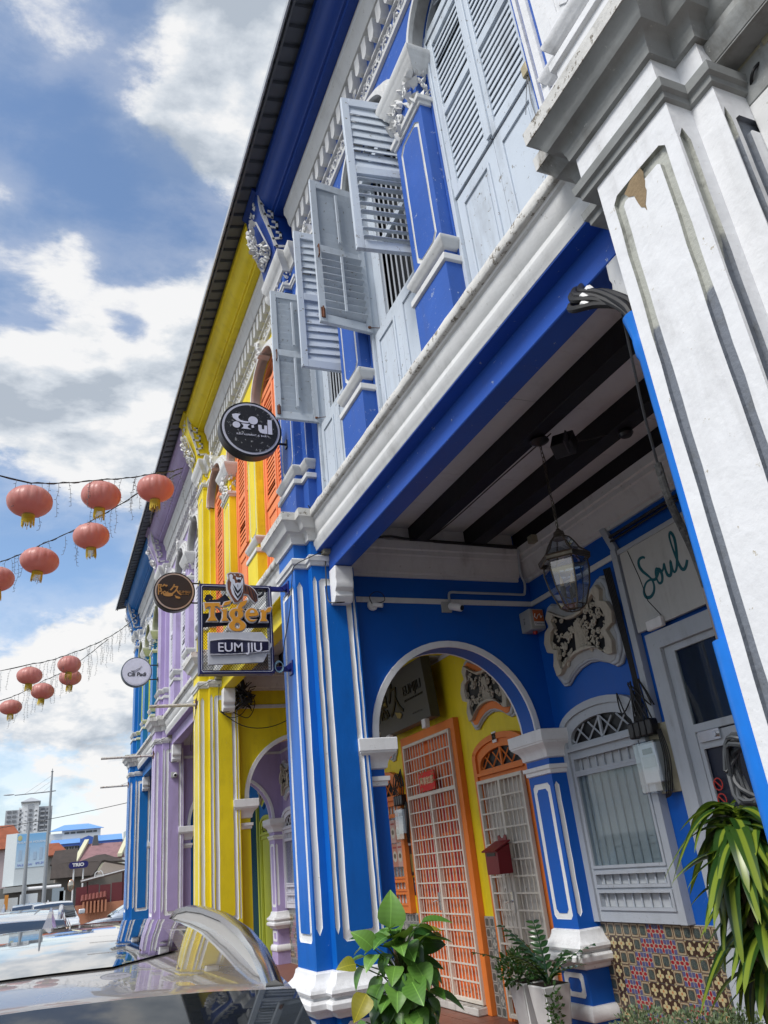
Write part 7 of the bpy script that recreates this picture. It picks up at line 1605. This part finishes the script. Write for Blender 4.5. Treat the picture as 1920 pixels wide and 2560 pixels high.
# tower block
Q = empty('apartment_tower', (-7, 606, 0), label='grey and white apartment tower with a pointed roof rising over the houses', cat='building')
TWH = plain('tower_white', (.72, .74, .76), .7); TG_ = plain('tower_grey', (.38, .40, .43), .7); DW2 = plain('tower_dark_opening', (.16, .17, .19), .6)  # tower greys made paler in the colour to stand in for distance haze
MB().box(-21.5, -12, 606, 622, 0, 56).build('wall', TG_, Q); MB().box(-13.5, -9.2, 603, 622, 0, 57).build('wall', TWH, Q); MB().box(-11.6, -1.2, 602, 622, 0, 60).build('wall', TWH, Q); MB().box(-1.2, 7.2, 604, 622, 0, 57).build('wall', TG_, Q); MB().box(-8.0, -4.6, 601.5, 602, 30, 58.5).build('wall', TG_, Q)
MB().stack(lambda p: [(-12.2 - p, 601 - p), (-12.2 - p, 623 + p), (-.8 + p, 623 + p), (-.8 + p, 601 - p)], [(59.6, 0), (60.4, .4), (63.4, -5.4)]).build('roof', TG_, Q)
wp = None
for lv in range(9):
    z = 31 + lv * 2.9
    for x0, x1 in ((-20.5, -18.2), (-17.2, -14.8)): MB().box(x0, x1, 605.6, 605.95, z, z + 1.3).build('window', DW2, Q)
    for x0, x1 in ((-13.0, -11.4), (.2, 2.4), (3.6, 5.8)):
        y_ = 602.6 if x0 < 0 else 603.6
        B_ = MB().box(x0 - .3, x1 + .3, y_ - .9, y_, z - .9, z + .1).build('balcony', TG_ if lv % 1 == 0 else TWH, Q); MB().box(x0, x1, y_ + .2 if False else y_ - .05, y_ + .38, z + .15, z + 1.6).build('opening', DW2, B_)
    MB().box(-7.2, -5.4, 601.2, 601.5, z, z + 1.4).build('window', DW2, Q)
    for x in (-9.6, -3.2): MB().box(x, x + 1.0, 601.7, 602, z, z + .5).build('sill_slab', TG_, Q)
    MB().box(-4.2, -2.4, 601.7, 601.98, z, z + 1.2).build('window', TWH, Q)
# shops, hoardings, signs at the end of the street
Q = empty('shop_row', (-.2, 77, 0), label='low grey shopfront strip with a rounded awning under the billboard', cat='building')
MB().box(-2.6, 1.9, 76.6, 80, 0, 2.6).build('wall', plain('shop_grey', (.18, .18, .17), .7), Q); MB().tube([(-.6, 74.6, 2.35), (1.95, 74.4, 2.3)], .14, 10).build('awning', WHITEP, Q); MB().box(-2.3, -.6, 74.4, 75.2, 2.2, 2.6).build('awning', GREYP, Q)
for i, (a, b, z, c) in enumerate(((-2.6, -.95, 1.8, (.55, .58, .58)), (-.85, .2, 1.93, (.62, .66, .68)), (1.05, 1.75, 2.1, (.28, .34, .38)), (1.5, 1.85, 1.9, (.5, .54, .56)))):
    Q = MB().box(a, b, 60, 60.06, 0, z).build('site_hoarding', plain('hoarding_%s' % 'abcd'[i], c, .6)); tag(Q, ('pale grey hoarding panel at the far left', 'white hoarding panel behind the small dark car', 'blue grey metal sheet panel under the awning', 'narrow white panel behind the traffic mirror')[i], 'hoarding', 'hoarding panels at the street end')
Q = MB().box(-1.72, -1.5, 59.6, 59.64, 1.15, 2.0).build('banner', plain('orange_banner', (.60, .25, .05), .6)); tag(Q, 'narrow orange upright banner by the left hoarding', 'banner')
Q = empty('oval_sign', (2.35, 55, 0), label='dark blue oval sign reading TRIO on two white posts', cat='sign')
for x, zb in ((2.1, 0), (2.64, 0)): MB().tube([(x, 55, zb), (x, 55, 3.0)], .045, 8).build('post', WHITEP, Q)
MB().slab((2.35, 54.95, 3.22), (1, 0, .01), ZV, NF, [(-.40, -.19), (.40, -.19)] + [(.40 + .16 * math.cos(t), .19 * math.sin(t)) for t in [-1.2, -.6, 0, .6, 1.2]] + [(.40, .19), (-.40, .19)] + [(-.40 - .16 * math.cos(t), .19 * math.sin(t)) for t in [1.2, .6, 0, -.6, -1.2]], .12).build('board', plain('navy_sign_face', (.015, .015, .12), .4), Q)
text('TRIO', .25, (2.33, 54.82, 3.22), XU, ZV, NF, WHITEP, Q, off=.012, sx=1.15)
Q = empty('traffic_mirror', (1.9, 48, 0), label='round orange backed convex traffic mirror on a thin dark post', cat='mirror')
MB().tube([(1.92, 48, 0), (1.90, 48, 2.0)], .035, 8).build('post', plain('dark_post', (.06, .06, .06), .5), Q); MB().lathe([(.001, -.08), (.18, -.05), (.26, 0), (.24, .04)], (1.72, 47.9, 2.07), 20, 'y', sc=(.55, 1)).build('mirror_dish', plain('mirror_face', (.45, .42, .36), .1, .8), Q); MB().lathe([(.26, -.02), (.285, .0), (.26, .05)], (1.73, 47.95, 2.07), 20, 'y', sc=(.55, 1)).build('hood', plain('orange_hood', (.6, .22, .06), .5), Q)
Q = empty('garden_wall', (3.2, 50, 0), label='maroon panel fence over an orange brick wall with a tiled coping', cat='wall')
MB().box(2.05, 5.2, 50.0, 50.2, 0, 1.05).build('brick_wall', plain('orange_brick', (.44, .19, .11), .8), Q)
for i in range(5): MB().box(2.10 + i * .62, 2.10 + i * .62 + .56, 50.35, 50.40, .9, 1.95 + (i % 2) * .05).build('panel', plain('maroon_panel', (.13, .025, .03), .6), Q)
for i in range(7): MB().tube([(2.42 + i * .19, 49.7, 1.20 + .012 * i), (2.46 + i * .19, 50.2, 1.48 + .012 * i)], .095, 8).build('coping_tile', plain('maroon_tile', (.16, .045, .035), .6), Q)
for i in range(7): MB().box(2.44 + i * .19, 2.53 + i * .19, 49.66, 49.9, .62, 1.2).build('brick_pier', CACHE['orange_brick'], Q)
Q = empty('carport', (4, 50, 0), label='sloping dark carport roof behind the maroon fence', cat='carport')
tiled_roof(Q, [[(2.4, 50.6, 2.26), (5.0, 50.6, 2.68), (5.0, 53, 2.75), (2.4, 53, 2.34)]], plain('carport_sheet', (.10, .07, .06), .6)); MB().obox((3.65, 50.5, 2.46), ((1.3, 0, .21), (0, .03, 0), (0, 0, .03))).build('gutter', WHITEP, Q)
for x in (2.7, 4.6): MB().tube([(x, 50.9, 0), (x, 50.9, 2.3 + (x - 2.4) * .16)], .05, 8).build('post', plain('dark_red_post', (.12, .03, .03), .6), Q)
Q = empty('roof_sign', (3.25, 50.4, 2.5), label='small white mountain shaped sign standing on the carport', cat='sign')
MB().slab((3.25, 50.3, 2.35), XU, ZV, NF, [(-.26, 0), (-.22, .24), (-.1, .34), (0, .30), (.08, .38), (.2, .26), (.27, .04)], .03, 0, [[(-.22, .04), (-.18, .22), (-.09, .29), (0, .25), (.07, .32), (.16, .23), (.21, .06)]]).build('outline', WHITEP, Q); text('CAMPERS', .085, (3.23, 50.27, 2.46), XU, ZV, NF, WHITEP, Q, off=.003)
# overhead wire and trees far off
Q = MB().tube(sagline((-5.0, 40, 4.35), (3.6, 38, 5.1), .12, 20), .014, 5).build('overhead_wire', CABLE); tag(Q, 'thin dark overhead wire slanting across the sky above the roofs', 'wire')

m = MB(); m.slab((1.8795, 0, 0), (0, 1, 0), (0, 0, 1), (-1, 0, 0), wob([(1.50, 3.93), (1.56, 3.925), (1.60, 3.90), (1.585, 3.87), (1.56, 3.85), (1.545, 3.78), (1.525, 3.745), (1.51, 3.80), (1.495, 3.86), (1.49, 3.90)], .006, .02, 3), .0012)
m.build('exposed_render', paint('brown_exposed_render', (.26, .19, .11), .9, .3, 1.0, .9, .3, (.5, .45, .35), 0), HW)

Q = empty('switch_box', (2.08, 2.13, 5.37), label='tiny yellowed box with dangling wire on the closed pale blue shutters', cat='junction box')
MB().box(2.055, 2.098, 2.105, 2.155, 5.33, 5.41).build('housing', plain('yellowed_plastic', (.42, .36, .22), .5, var=.2), Q, bevel=.006)
m = MB(); m.tube([Vector((2.085, 2.13, 5.41)), (2.09, 2.10, 5.6), (2.09, 2.085, 6.2)], .006, 5); m.tube([(2.07, 2.13, 5.33), (2.06, 2.14, 5.15), (2.065, 2.13, 4.9), (2.05, 2.12, 4.6)], .0035, 4); m.tube([(2.07, 2.13, 5.34), (2.065, 2.17, 5.22), (2.06, 2.2, 5.12)], .0025, 4); m.build('wire', plain('grey_wire', (.12, .13, .14), .6), Q)
